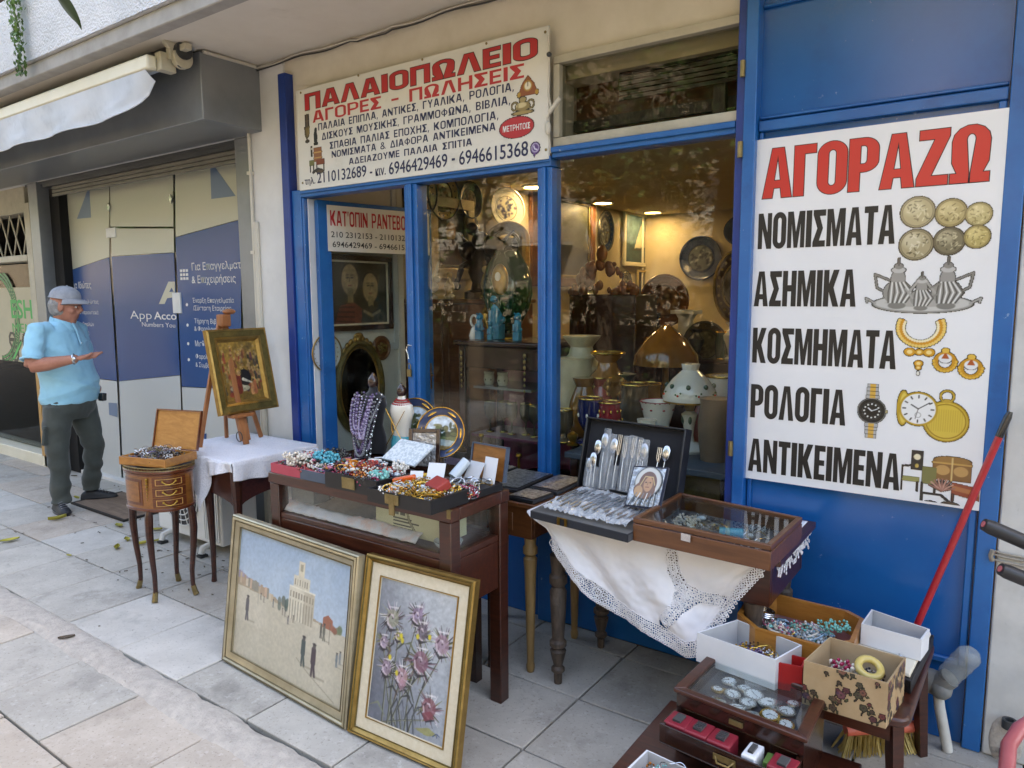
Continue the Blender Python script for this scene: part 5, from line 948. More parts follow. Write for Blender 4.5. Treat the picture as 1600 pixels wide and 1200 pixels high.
b = MB('brass'); c_ = ((-1.845,3.150,1.010)[0],3.15,dz); b.lathe([(.03,0),(.03,.005),(.012,.012),(.028,.04),(.028,.055),(.006,.07)],16,c_); one(b,'brass_pot','tiny brass pot at the left corner of the window shelf','pot')
# big amber shade on a stand behind
sp_ = (-1.709,4.000,1.193); st_ = (-1.714,4.000,1.431); sw = ((-1.533,4.000,1.258)[0] - (-1.939,4.000,1.239)[0]) / 2 * .95
sl = thing('amber_lamp','large lamp with conical amber glass shade behind the window shelf','lamp',(sp_[0],4.0,0)); b = MB('glass_amber'); hh = st_[2] - sp_[2]; b.lathe([(sw,0),(sw * .95,hh * .25),(sw * .6,hh * .65),(sw * .18,hh * .95),(sw * .05,hh)],36,(sp_[0],4.0,sp_[2] + .02)); b.build('lamp_shade',sl)
b = MB('brass'); b.lathe([(.16,0),(.16,.02),(.02,.05),(.02,sp_[2]),(.04,sp_[2] + .05)],20,(sp_[0],4.0,0.01)); b.build('stand',sl)
# sideboard farther back with dark carafes, column and plates on stands
sb0,sb1 = (-2.865,5.600,1.024),(-1.807,5.600,1.078)
sbz = (-2.283,5.600,1.107)[2]; cabinet('sideboard','long dark sideboard along the middle of the shop',sb0[0] - .3,sb1[0] + .6,5.6,6.1,0,sbz,'dark_wood','sideboard')
CF = [(.16,0),(.2,.1),(.24,.35),(.2,.5),(.07,.68),(.06,.85),(.10,.9),(.08,1)]
for p,q,l_ in (((-2.707,5.750,1.076),(-2.714,5.750,1.465),'black carafe left on the sideboard'),((-2.568,5.800,1.079),(-2.576,5.800,1.471),'black carafe right of another black carafe on the sideboard')): jar('black_carafe',l_,(p[0],p[1],sbz + .001),q[2] - sbz,CF,'bead_black','carafe',None,20,'black carafes on the sideboard')
b = MB('marble'); p = (-2.307,5.800,1.091); b.box(p[0] - .11,p[0] + .11,5.7,5.92,sbz + .001,sbz + .04); b.lathe([(.075,.04),(.07,.08),(.065,.32),(.09,.36)],20,(p[0],5.81,sbz)); b.box(p[0] - .1,p[0] + .1,5.71,5.91,sbz + .36,sbz + .39); one(b,'marble_column','short marble column on the sideboard','column')
wall_plate('standing_plate','brown round plate standing upright at the back of the shop',(-2.577,6.000,1.573),BX,.23,('walnut_x','#6a4a34','#8a6a4a','#3a2a20','walnut_x'),seed=21,cat='plate')
wall_plate('standing_plate','grey glass plate standing on the sideboard at the right',(-2.085,5.700,1.223),BX,.19,('glass_smoke','#57503c','#3a3528','#7a7058','pewter'),seed=22)
wall_plate('oval_wall_mirror','tall oval mirror frame on the back wall',(-2.75,8.45,1.72),BX,.42,('bronze','#3a362c','#4a463a','#2a261e','gilt_dark'),.62,seed=23,cat='mirror')
# carved dark wood mirror top and plant stand
cm = thing('carved_cabinet','dark carved cabinet with pierced crest in the middle of the shop','cabinet',(-2.6,5.0,0)); p = (-2.688,5.000,1.630); b = MB('dark_wood'); b.box(p[0] - .28,p[0] + .30,5.0,5.4,0,p[2]); b.build('body',cm,bevel=.01)
b = MB('walnut_x'); rr = random.Random(5)
for i in range(46): u = rr.uniform(-1,1); h_ = .26 * (1 - abs(u) ** 1.5) + .03; b.ball((p[0] + .28 * u,5.02,p[2] + rr.random() * h_),rr.uniform(.018,.045),2,(1,.5,rr.uniform(.8,1.6)))
b.ball((p[0],5.02,p[2] + .31),.05,2,(1,.5,1.4)); o = b.build('crest',cm)
# more stock: small pieces crowding the window shelf and the cabinet side
for px_,p1_,Y_,pr,m_,tr,l_ in (
    ((-1.924,3.200,0.935),(-1.924,3.200,1.030),3.2,V3,'glass_smoke','gold','small smoked footed glass at the left end of the window shelf'),
    ((-1.886,3.500,0.994),(-1.888,3.500,1.172),3.52,V4,'glass_ruby','gold','dark ruby vase behind the cobalt goblet'),
    ((-1.798,3.600,0.952),(-1.802,3.600,1.186),3.64,V1,'pewter',None,'dark pewter urn behind the cut glass tumbler'),
    ((-1.628,3.550,0.957),(-1.632,3.550,1.148),3.58,V2,'glass_amber','gold','amber beaker behind the goblet vase'),
    ((-1.423,3.120,0.973),(-1.424,3.120,1.038),3.12,V2,'porcelain',None,'tiny white porcelain pot in front of the goblet vase'),
    ((-1.286,3.140,0.936),(-1.287,3.140,0.997),3.14,V2,'porcelain',None,'tiny white porcelain pot before the lamp base'),
    ((-2.072,3.500,1.088),(-2.073,3.500,1.270),3.56,V2,'glass_frost',None,'frosted tumbler close to the blue mullion')):
    shelf_vase('small_vase',l_,px_,p1_,pr,m_,tr,None,Y_)
for i,(x_,y_,h_,m_,l_) in enumerate(((-2.1,3.3,.62,'plum_velvet','wine red covered stool beside the glazed cabinet'),(-2.55,3.25,.70,'bead_purple','purple draped pedestal in the left window'))):
    b = MB(m_); b.sheet(lambda u,v: (x_ + (.20 + .05 * v + .012 * math.sin(u * 60) * v) * math.cos(6.283 * u),y_ + (.17 + .04 * v + .012 * math.sin(u * 60) * v) * math.sin(6.283 * u),h_ * (1 - v) + .012),60,12); b.lathe([(0,0),(.2,0)],24,(x_,y_,h_ + .012),1,.85); one(b,'draped_stand',l_,'stand')
for i in range(4):
    x_ = -2.62 + .13 * i; b = MB('brass'); b.lathe([(.028,0),(.03,.01),(.008,.025),(.007,.09),(.018,.10),(.014,.115)],14,(x_,3.2 + .02 * (i % 2),.725 if i < 2 else .64)); one(b,'candlestick',['first','second','third','fourth'][i] + ' brass candlestick from the door in the left window','candlestick','brass candlesticks in the left window')
for i,(px_,m_,pr,h_,l_) in enumerate(((972,'white_opaline',V1,.26,'white opaline vase at the left end of the sideboard'),(985,'glass_cobalt',V4,.20,'cobalt blue bottle vase beside the left black carafe'),(1012,'gold',V3,.16,'gilt footed cup between the two black carafes'),(1043,'glass_ruby',V4,.22,'ruby glass vase in front of the standing brown plate'),(1086,'pewter',V1,.24,'pewter urn right of the marble column'),(1125,'glass_green',V2,.22,'green glass beaker near the right end of the sideboard'),(1140,'porcelain',V1,.30,'tall cream porcelain vase at the right end of the sideboard'))):
    f_ = (px_ - 960) / 190; jar('sideboard_vase',l_,(sb0[0] + (sb1[0] - sb0[0]) * f_,5.68,sbz + .001),h_,pr,m_,'vase','gold' if i in (1,3,5) else None,22)
for x_,z_,w_,h_,c_,l_ in ((-2.1,1.95,.34,.44,'#3a4a3a','small green landscape in a gilt frame on the back wall'),(-1.55,2.15,.30,.24,'#5a4a34','little brown seascape high on the back wall'),(-1.6,1.65,.36,.34,'#43363a','square dark picture in a gilt frame on the back wall')):
    t,M,W,H = wall_frame('wall_painting',l_,'painting',(x_,8.465,z_),BX,w_,h_,.04,'gilt',.03); P_ = Paint(W,H,.014); landscape(P_,c_,'#2a261c',int(h_ * 100)); P_.build('canvas','print',M,t)

# ------------------------------------------------------------------ goods on the pavement: helpers
def quad_pt(q,u,v):   # q: front left, front right, back right, back left (x, y)
    a,b,c,d = [Vector((p[0],p[1],0)) for p in q]; return (a * (1 - u) + b * u) * (1 - v) + (d * (1 - u) + c * u) * v
def tray(name,label,cat,q,z0,h,out,inn,t=.008,parent=None):
    c = quad_pt(q,.5,.5); th = thing(name,label,cat,(c.x,c.y,z0)); b = MB(out)
    P = [quad_pt(q,*uv) for uv in ((0,0),(1,0),(1,1),(0,1))]; I = [p + (c - p).normalized() * t * 1.5 for p in P]
    for i in range(4):
        j = (i + 1) % 4; b.hexa([(*P[i].xy,z0),(*P[j].xy,z0),(*I[j].xy,z0),(*I[i].xy,z0)],[(*P[i].xy,z0 + h),(*P[j].xy,z0 + h),(*I[j].xy,z0 + h),(*I[i].xy,z0 + h)])
    b.build('side',th); b = MB(inn); J = [p + (c - p).normalized() * t * 1.7 for p in P]; b.hexa([(*p.xy,z0 + .001) for p in J],[(*p.xy,z0 + h * .35) for p in J]); b.build('lining',th); return th
def strand(b,c,rad,z,br,cols,rr,sq=1.0,n=None,zj=.006):
    a0 = rr.random() * 6.28; n = n or max(8,int(2 * math.pi * rad / (br * 2.1))); k1,k2 = rr.uniform(-.35,.35),rr.uniform(-.3,.3); ph = rr.random() * 6
    for i in range(n):
        a = a0 + 2 * math.pi * i / n; r = rad * (1 + k1 * math.sin(2 * a + ph) + k2 * math.sin(3 * a))
        b.m(cols[i % len(cols)] if len(cols) < 3 else rr.choice(cols)); b.ball((c[0] + r * math.cos(a),c[1] + r * sq * math.sin(a),z + zj * math.sin(5 * a + ph) + zj),br * rr.uniform(.85,1.1),1)
def chain(b,c,rad,z,r,mat,rr,n=34):
    b.m(mat); k1,k2 = rr.uniform(-.4,.4),rr.uniform(-.35,.35); ph = rr.random() * 6
    b.tube([(c[0] + rad * (1 + k1 * math.sin(2 * a + ph) + k2 * math.sin(4 * a)) * math.cos(a),c[1] + rad * (1 + k1 * math.sin(2 * a + ph)) * math.sin(a),z + .006 * math.sin(3 * a + ph) + .006) for a in [2 * math.pi * i / n for i in range(n)]],r,5,closed=True)
def heap(name,label,q,z,pal,n,seed,br=(.0035,.006),h=.03,rads=(.012,.034),chains=('silver','gold'),cn=8,inset=.10):
    rr = random.Random(seed); b = MB('bead_white')
    for i in range(n):
        u,v = rr.uniform(inset,1 - inset),rr.uniform(inset,1 - inset); p = quad_pt(q,u,v); e = 1 - (2 * abs(u - .5)) ** 2.5 * .7 - (2 * abs(v - .5)) ** 2.5 * .3; zz = z + rr.uniform(0,h) * max(.1,e)
        col = rr.choice(pal); cols = col if isinstance(col,tuple) else (col,); t = rr.random()
        if t < .72: strand(b,(p.x,p.y),rr.uniform(*rads),zz,rr.uniform(*br),cols,rr,rr.uniform(.6,1))
        elif t < .88: b.m(cols[0]); b.ball((p.x,p.y,zz + .008),rr.uniform(.007,.014),2,(rr.uniform(.7,1.3),rr.uniform(.7,1.3),.7))
        else: b.m(cols[0]); b.ring((p.x,p.y,zz + .01),rr.uniform(.016,.032),rr.uniform(.0025,.005),20,6,(rr.gauss(0,.35),rr.gauss(0,.35),1))
    for i in range(cn): p = quad_pt(q,rr.uniform(.2,.8),rr.uniform(.2,.8)); chain(b,(p.x,p.y),rr.uniform(.02,.045),z + rr.uniform(0,h),.0015,rr.choice(chains),rr)
    o = b.build(name); tag(o,label,'jewellery',kind='stuff'); return o
def necklace(label,c,rad,z,br,mat,seed,turns=3):
    rr = random.Random(seed); b = MB(mat)
    for k in range(turns): strand(b,(c[0] + rr.uniform(-.008,.008),c[1] + rr.uniform(-.008,.008)),rad * rr.uniform(.7,1),z + .007 * k,br,(mat,),rr,.7)
    one(b,'necklace',label,'necklace')
def card(label,M,w,h,mat='card_white',name='paper_card',extra=None):
    b = MB(mat); b.M = M; b.box(-w / 2,w / 2,0,.0015,0,h)
    if extra: extra(b)
    return one(b,name,label,'card')
def turned(b,x,y,z0,z1,r,prof):   # prof: (fraction of height from the floor, radius factor)
    b.lathe([(r * f,z0 + (z1 - z0) * t) for t,f in prof],16,(x,y,0))

# ------------------------------------------------------------------ glazed display table
VX0,VX1,VY0,VY1,VZ = -2.62,-1.60,1.885,2.235,.872
vt = thing('display_table','dark mahogany glazed display table covered with jewellery trays','display table',((VX0 + VX1) / 2,(VY0 + VY1) / 2,0))
for (x,y) in ((VX0,VY0),(VX1 - .055,VY0),(VX0,VY1 - .055),(VX1 - .055,VY1 - .055)): b = MB('mahogany'); b.box(x,x + .055,y,y + .055,0,VZ - .048); b.build('leg',vt,bevel=.004)
b = MB('mahogany_x'); fx0,fx1,fy0,fy1 = VX0 + .057,VX1 - .057,VY0 + .057,VY1 - .057
for (z0,z1,d) in ((.485,.675,.022),(.676,.70,.034)):
    b.box(fx0,fx1,VY0 + .008,VY0 + .008 + d,z0,z1); b.box(fx0,fx1,VY1 - .008 - d,VY1 - .008,z0,z1); b.box(VX0 + .008,VX0 + .008 + d,fy0,fy1,z0,z1); b.box(VX1 - .008 - d,VX1 - .008,fy0,fy1,z0,z1)
b.box(VX0 + .03,VX1 - .03,VY0 + .03,VY1 - .03,.66,.672); b.build('apron',vt,bevel=.003)
b = MB('mahogany_x'); b.box(VX0 - .004,VX1 + .004,VY0 - .004,VY0 + .05,VZ - .047,VZ); b.box(VX0 - .004,VX1 + .004,VY1 - .05,VY1 + .004,VZ - .047,VZ); b.box(VX0 - .004,VX0 + .05,VY0 + .0505,VY1 - .0505,VZ - .047,VZ); b.box(VX1 - .05,VX1 + .004,VY0 + .0505,VY1 - .0505,VZ - .047,VZ); b.build('top_rail',vt,bevel=.004)
b = MB('case_glass'); b.box(fx0,fx1,VY0 + .02,VY0 + .024,.70,VZ - .048); b.build('front_pane',vt); b = MB('case_glass'); b.box(VX1 - .026,VX1 - .022,fy0,fy1,.70,VZ - .048); b.build('side_pane',vt); b = MB('case_glass'); b.box(VX0 + .05,VX1 - .05,VY0 + .05,VY1 - .05,VZ - .012,VZ - .006); b.build('top_pane',vt)
b = MB('old_brass'); b.box(VX1 - .012,VX1 + .0055,VY0 - .0055,VY0 + .006,VZ - .002,VZ + .0015); b.box(VX1 - .012,VX1 + .0055,VY0 - .0055,VY0 - .004,VZ - .03,VZ - .003); b.build('corner_plate',vt)
# inside the case
b = MB('cloth_pink')
def _cl(u,v):
    x = -2.60 + .80 * u; y = VY0 + .03 + .27 * v; e = 1 if v > .12 else v / .12
    return (x,y,.703 + .028 * e + .012 * mnoise.noise((u * 9,v * 5,0)) * e + .006 * mnoise.noise((u * 30,v * 14,2)))
b.sheet(_cl,60,22); one(b,'folded_cloth','white lace cloth with pink pattern lying inside the display table','cloth',solid=.004)
b = MB('slate_board'); mk('basket_grey','#6b6c6e','#77787a',ns=30,rough=.7,bump=.5,bs=60); mk('net_brown','#5c5046','#6f6258',ns=20,rough=.9,bump=.6,bs=120)
b = MB('basket_grey')
c0 = (-2.50,2.03)
for (x0,x1,y0,y1) in ((-2.575,-2.425,1.96,1.968),(-2.575,-2.425,2.092,2.10),(-2.575,-2.567,1.969,2.091),(-2.433,-2.425,1.969,2.091)): b.box(x0,x1,y0,y1,.735,.80)
b.box(-2.574,-2.426,1.961,2.099,.735,.74); one(b,'plastic_basket','grey plastic basket at the left inside the display table','basket',bevel=.002)
b = MB('net_brown'); b.sheet(lambda u,v: (-2.42 + .34 * u,1.95 + .2 * v,.735 + .07 * math.sin(math.pi * u) * math.sin(math.pi * v) * (1 + .3 * mnoise.noise((u * 7,v * 7,0)))),24,16); one(b,'net_fabric','crumpled brown net fabric inside the display table','fabric')
b = MB('dark_wood'); rr = random.Random(3)
for i in range(16): b.ball((-2.38 + rr.uniform(-.06,.06),2.05 + rr.uniform(-.03,.03),.77 + rr.uniform(0,.04)),rr.uniform(.012,.028),2)
one(b,'carved_ornament','dark carved ornament beside the grey basket','ornament')
t = thing('cardboard_box','pale cream cardboard box with printed lines inside the display table','box',(-1.88,2.02,.73)); mk('box_cream','#c4bf9c','#cdc8a8',ns=6,rough=.7); b = MB('box_cream'); b.box(-2.05,-1.70,1.96,2.10,.706,.824); b.build('body',t,bevel=.002)
P_ = Paint(.35,.115,.002); rr = random.Random(8)
for i in range(4): P_.line([(.10,.062 - .013 * i),(.10 + rr.uniform(.08,.13),.062 - .013 * i)],.003,'#6b6650')
P_.rect(.10,.075,.125,.09,'#58543f'); P_.rect(.135,.075,.16,.09,'#58543f'); P_.line([(.17,.11),(.18,.06),(.21,.02)],.008,'#9a9270'); P_.build('printed_label','print',plane_M((-2.05,1.9585,.708),(1,0,0),(0,0,1)),t)
b = MB('case_glass'); b.m('bead_clear'); b.lathe([(.035,0),(.05,.012),(.055,.025),(.048,.024),(.03,.01)],20,(-1.675,1.96,.703)); one(b,'glass_dish','small clear glass dish in the corner of the display table','dish')

# ------------------------------------------------------------------ jewellery trays on top
TZ = VZ + .0015
q1 = [(-2.60,1.88),(-2.22,1.88),(-2.30,2.13),(-2.605,2.13)]
t = tray('jewellery_tray','rose and slate cardboard tray heaped with bead necklaces, leftmost on the display table','tray',q1,TZ,.04,'rose_board','rose_board')
b = MB('slate_board'); b.box(-2.40,-2.222,1.875,1.8792,TZ,TZ + .041); b.build('front_strip',t)
heap('bead_heap','heap of white, brown and pink beads in the rose tray',q1,TZ + .018,['bead_white','bead_pearl',('bead_brown','bead_white'),'bead_red','bead_black','bead_purple','bead_green','bead_pink','bead_amber'],140,21,h=.045,cn=6)
necklace('turquoise bead necklace on the heap in the rose tray',(-2.38,2.00),.055,TZ + .052,.0085,'bead_turq',4,5); necklace('ivory bead necklace at the front of the rose tray',(-2.48,1.93),.05,TZ + .045,.0075,'bead_pearl',5,5); necklace('black bead necklace at the back of the rose tray',(-2.42,2.09),.05,TZ + .05,.008,'bead_black',6,4)
q2 = [(-2.218,1.852),(-1.93,1.852),(-1.90,2.06),(-2.28,2.12)]
t = tray('jewellery_case','open black case with brass clasp and plum lining, middle of the display table','case',q2,TZ,.062,'black_leather','plum_velvet')
b = MB('old_brass'); b.box(-2.115,-2.045,1.8465,1.8515,TZ + .012,TZ + .055); b.build('clasp',t)
heap('bead_heap','mixed red, teal and white beads in the black case with plum lining',q2,TZ + .03,['bead_red','bead_coral','bead_teal','bead_white','bead_black','bead_magenta','bead_navy','bead_pearl',('bead_red','bead_brown'),'bead_clear','bead_amber'],125,22,h=.045)
necklace('dark red coral necklace in the middle black case',(-2.10,1.97),.05,TZ + .058,.006,'bead_red',7,4); necklace('pale teal stone necklace in the middle black case',(-1.97,1.92),.04,TZ + .055,.009,'bead_teal',8,3); necklace('branching white coral necklace at the back of the middle case',(-1.97,2.02),.035,TZ + .065,.0065,'bead_white',9,4)
q3 = [(-1.925,1.80),(-1.615,1.80),(-1.605,2.0),(-1.89,2.035)]
t = tray('jewellery_case','open black case filled with gold chains, nearest the table corner','case',q3,TZ,.05,'black_leather','plum_velvet')
b = MB('old_brass'); b.box(-1.83,-1.765,1.7945,1.7995,TZ + .01,TZ + .045); b.box(-1.81,-1.785,1.7935,1.7995,TZ - .03,TZ + .03); b.build('clasp',t)
heap('bead_heap','tangle of gold and white chains in the corner case',q3,TZ + .025,['gold','gold','brass','bead_pearl','bead_white','bead_black','bead_clear','bead_amber','silver'],125,23,br=(.003,.005),h=.035,cn=40,chains=('gold','gold','brass','silver'))
b = MB('bead_orange'); b.M = TRS((-1.86,1.93,TZ + .06),R(25),0,R(-12)); b.box(-.045,.045,-.014,.014,-.008,.016); one(b,'orange_clip','bright orange plastic hair clip on the corner case','hair clip',bevel=.006)
mk('red_box','#8e2a22','#9f352b',ns=12,rough=.55); b = MB('red_box'); b.M = TRS((-1.69,1.93,TZ + .062),R(-20),R(25)); b.box(-.045,.045,-.03,.03,-.012,.022); one(b,'red_box','small worn red box lying on the gold chains','box',bevel=.005)
for x,y,z,rz,w_,h_,l_ in ((-1.79,2.02,TZ + .05,.35,.07,.07,'small white price card with a hole behind the gold chains'),(-1.845,1.975,TZ + .045,.5,.05,.045,'little white card next to the orange hair clip')):
    card(l_,TRS((x,y,z),rz,R(-30)),w_,h_)
t = thing('card_box','open grey lined box holding white cards at the right of the display table','box',(-1.70,2.12,TZ)); q4 = [(-1.78,2.04),(-1.615,2.02),(-1.60,2.20),(-1.775,2.225)]
b = MB('black_leather'); P4 = [quad_pt(q4,*uv) for uv in ((0,0),(1,0),(1,1),(0,1))]; b.hexa([(*p.xy,TZ) for p in P4],[(*p.xy,TZ + .028) for p in P4]); b.build('base',t)
b = MB('inlay_wood'); b.M = TRS((-1.69,2.215,TZ + .03),R(-6),R(-10)); b.box(-.088,.088,0,.01,0,.13); b.m('slate_board'); b.box(-.094,-.089,-.006,.014,0,.135); b.box(.089,.094,-.006,.014,0,.135); b.box(-.094,.094,-.006,.014,.131,.136); b.build('lid',t)
card('white card standing at the right of the grey lined box',TRS((-1.645,2.165,TZ + .03),-.1,R(-14)),.065,.10); card('pale blue card leaning in the middle of the grey lined box',TRS((-1.71,2.13,TZ + .03),-.1,R(-35)),.075,.09,'card_in'); 
b = MB('bead_clear'); b.M = TRS((-1.765,2.13,TZ + .05),0,0,R(20)); b.tube([(0,-.03,0),(0,.03,.06)],[.022,.02],10); one(b,'glass_phial','frosted glass roll leaning beside the white cards','glass roll')
heap('bead_heap','silver rings and pins on the floor of the grey lined box',q4,TZ + .03,['silver','bead_clear','bead_grey'],16,24,br=(.002,.003),h=.008,rads=(.008,.016),cn=4)
q5 = [(-1.60,1.93),(-1.545,1.95),(-1.56,2.12),(-1.61,2.12)]
heap('bead_heap','magenta and silver beads in clear bags at the right table edge',[(-1.675,1.99),(-1.605,1.99),(-1.605,2.06),(-1.675,2.05)],TZ + .01,['bead_magenta','silver','bead_clear','bead_magenta','bead_red'],34,25,h=.03,br=(.003,.005),rads=(.01,.025))
rr = random.Random(31); b = MB('bead_coral')
for i in range(26):
    u = i / 25; b.m('bead_red' if u < .45 else ('bead_orange' if u < .55 else 'bead_yellow')); b.ball((-2.0 + .16 * u,2.10 + .035 * math.sin(u * 7),TZ + .02 + .035 * u),.012 - .004 * abs(u - .4),2)
one(b,'necklace','long necklace of red then yellow beads behind the middle case','necklace')
# case lid, patterned white lid and black long case behind
b = MB('black_leather'); b.M = TRS((-2.28,2.14,TZ),R(52)); b.box(-.02,.26,-.012,.012,0,.05); b.m('card_white'); b.box(.03,.12,-.006,.006,.0505,.053); one(b,'long_black_case','long narrow black case lying behind the rose tray','case',bevel=.003)
mk('lace_print','#b9c2c4','#d9dedf',ns=70,rough=.5,lo=.46,hi=.54,bump=.6,bs=90)
b = MB('lace_print'); b.M = TRS((-2.10,2.14,TZ + .055),R(-8),R(32)); b.box(-.11,.11,0,.13,-.004,.006); one(b,'patterned_lid','white patterned box lid tilted up behind the middle case','lid',bevel=.002)
# console behind the display table, carrying busts and plates
cs = thing('console','narrow dark console behind the glazed display table','console',(-2.2,2.34,0)); b = MB('dark_wood'); b.box(-2.66,-1.76,2.245,2.43,.842,VZ); b.build('top',cs,bevel=.004)
for x in (-2.64,-1.82):
    for y in (2.25,2.385): b = MB('dark_wood'); b.box(x,x + .04,y,y + .04,0,.841); b.build('leg',cs)
def bust(base,s,mat,label,name='jewellery_bust'):
    t = thing(name,label,'bust stand',base); x,y,z = base; b = MB(mat)
    b.lathe([(.062 * s,.03 * s),(.075 * s,.06 * s),(.070 * s,.11 * s),(.052 * s,.17 * s),(.062 * s,.225 * s),(.078 * s,.27 * s),(.070 * s,.31 * s),(.03 * s,.335 * s),(.022 * s,.36 * s)],20,(x,y,z),1.0,.62); b.build('torso',t)
    b = MB('dark_wood'); b.lathe([(.05 * s,0),(.055 * s,.012 * s),(.02 * s,.03 * s)],16,(x,y,z)); b.lathe([(.02 * s,.36 * s),(.026 * s,.375 * s),(.024 * s,.40 * s),(.008 * s,.42 * s),(.0,.43 * s)],14,(x,y,z)); b.build('knob',t); return t
mb_ = (-2.430,2.330,0.910); bz = VZ + .001; top_ = (-2.416,2.330,1.275)[2] - bz
t = bust((mb_[0],2.33,bz),top_ / .43,'black_velvet','dark bust stand hung with silver, black and lilac necklaces'); s_ = top_ / .43; rr = random.Random(12); x,y = mb_[0],2.33
for k in range(24):
    b = MB('bead_lilac'); a0 = rr.uniform(-1,1); drop = rr.uniform(.10,.31) * s_; wf = rr.uniform(.35,1.1); st0 = rr.uniform(.28,.335); cols = rr.choice([('bead_lilac',),('silver',),('bead_black','silver'),('bead_purple',),('bead_black',),('bead_clear','silver'),('bead_grey',),('bead_lilac','bead_purple')]); rb = rr.uniform(.0035,.0075); n = 40
    for i in range(n):
        u = i / (n - 1) * 2 - 1; zz = bz + st0 * s_ - drop * (1 - abs(u) ** 1.7); w_ = (.066 * s_) * wf * (abs(u) ** .6) * np.sign(u) + a0 * .028; f = .062 * s_ * (1 - abs(u) ** 3 * .7) + .004 * k * .5
        b.m(cols[i % len(cols)]); b.ball((x + w_ * .95,y - f,zz),rb * (1.35 if abs(u) < .3 else 1),1)
    o = b.build('necklace',t)
mb2 = (-2.266,2.340,0.966); t2 = (-2.257,2.340,1.236)[2] - bz; t = bust((mb2[0],2.345,bz),t2 / .43,'porcelain','white bust stand with red neck beads and turquoise painted skirt'); s_ = t2 / .43; x,y = mb2[0],2.345
b = MB('bead_red'); 
for k in range(3):
    for i in range(26): a = 2 * math.pi * i / 26; b.ball((x + (.034 + .01 * k) * s_ * math.cos(a),y + (.024 + .007 * k) * s_ * math.sin(a),bz + (.338 - .012 * k) * s_),.0055,1)
b.build('neck_beads',t); b = MB('bead_turq'); b.lathe([(.066 * s_,.05 * s_),(.0775 * s_,.065 * s_),(.073 * s_,.11 * s_),(.06 * s_,.145 * s_)],20,(x,y,bz),1.01,.63); b.build('skirt',t)
b = MB('gold'); b.tube([(x + .07 * s_ * (u * 2 - 1),y - .052 * s_,bz + (.29 - .2 * u) * s_) for u in [i / 12 for i in range(13)]],.0018,5); b.tube([(x - .07 * s_ * (u * 2 - 1),y - .054 * s_,bz + (.29 - .2 * u) * s_) for u in [i / 12 for i in range(13)]],.0018,5); b.build('cross_chain',t)
def scene_plate(label,c,r,rx,seed,rz=0):
    t = thing('porcelain_plate',label,'plate',(c[0],c[1],c[2] - r)); M = Matrix.Translation(c) @ Matrix.Rotation(rz,4,'Z') @ Matrix.Rotation(R(90) + rx,4,'X')
    b = MB('porcelain_blue'); b.M = M; b.lathe([(.5 * r,-.012),(.66 * r,-.004),(r,.014),(r,.018),(.66 * r,.002),(.0,0)],40); b.build('rim',t)
    b = MB('gold'); b.M = M; b.tube([(r * .985 * math.cos(2 * math.pi * i / 48),r * .985 * math.sin(2 * math.pi * i / 48),.017) for i in range(48)],r * .022,6,closed=True); b.tube([(r * .68 * math.cos(2 * math.pi * i / 48),r * .68 * math.sin(2 * math.pi * i / 48),.0045) for i in range(48)],r * .02,6,closed=True)
    for i in range(6): a = 2 * math.pi * i / 6; b.tube([(r * .83 * math.cos(a + d),r * .83 * math.sin(a + d),.011) for d in (-.24,-.12,0,.12,.24)],[.001,r * .035,r * .05,r * .035,.001],5,flat=.3)
    b.build('gilding',t)
    P_ = Paint(2 * r,2 * r,.0024); n = P_.noise(20 / r * .05,seed); P_.rect(0,0,2 * r,2 * r,'#c3d0d8'); P_.put((n > .56) * 1.0,'#e6e8e6',.8); P_.put((P_.Y < r * (.92 + .3 * (P_.noise(12,seed + 1) - .5))).astype(float),'#5c6a48')
    for i in range(26): a = random.Random(seed * 50 + i); P_.ell(r * a.uniform(.75,1.6),r * a.uniform(.85,1.35),r * a.uniform(.06,.16),r * a.uniform(.05,.13),a.choice(['#3c4a34','#4d5c3c','#6a6a48','#2f3b2c']),.85)
    P_.poly([(0,r * .5),(2 * r,r * .42),(2 * r,r * .65),(r,r * .75),(0,r * .7)],'#9fb2ba',.8); P_.poly([(r * .3,r * .3),(2 * r,r * .3),(2 * r,r * .46),(r,r * .5)],'#7a6a48'); P_.grain(.25,60,seed)
    P_.a *= np.hypot(P_.X - r,P_.Y - r) < r * .665; P_.build('picture','print_gloss',M @ Matrix.Translation((-r,-r,.0022)),t)
scene_plate('front landscape plate with blue and gold rim leaning behind the card box',(-2.045,2.360,1.028),.112,R(-14),2,R(20)); scene_plate('rear landscape plate with blue rim half hidden behind the white bust',(-2.238,2.405,1.042),.118,R(-12),5,R(15))
t = thing('standing_picture','small black carved standing frame in front of the landscape plate','picture frame',(-2.079,2.270,0.909)); c_ = Vector((-2.076,2.270,0.910)); M = TRS((c_.x,2.275,bz),R(28),R(-10)); b = MB('dark_wood'); b.M = M
for (x0,x1,z0,z1) in ((-.07,-.052,0,.18),(.052,.07,0,.18),(-.051,.051,0,.018),(-.051,.051,.162,.18)): b.box(x0,x1,-.008,.008,z0,z1)
b.build('frame',t,bevel=.002); b = MB('silver_relief'); b.M = M; b.box(-.051,.051,-.002,.004,.019,.161); b.build('panel',t)

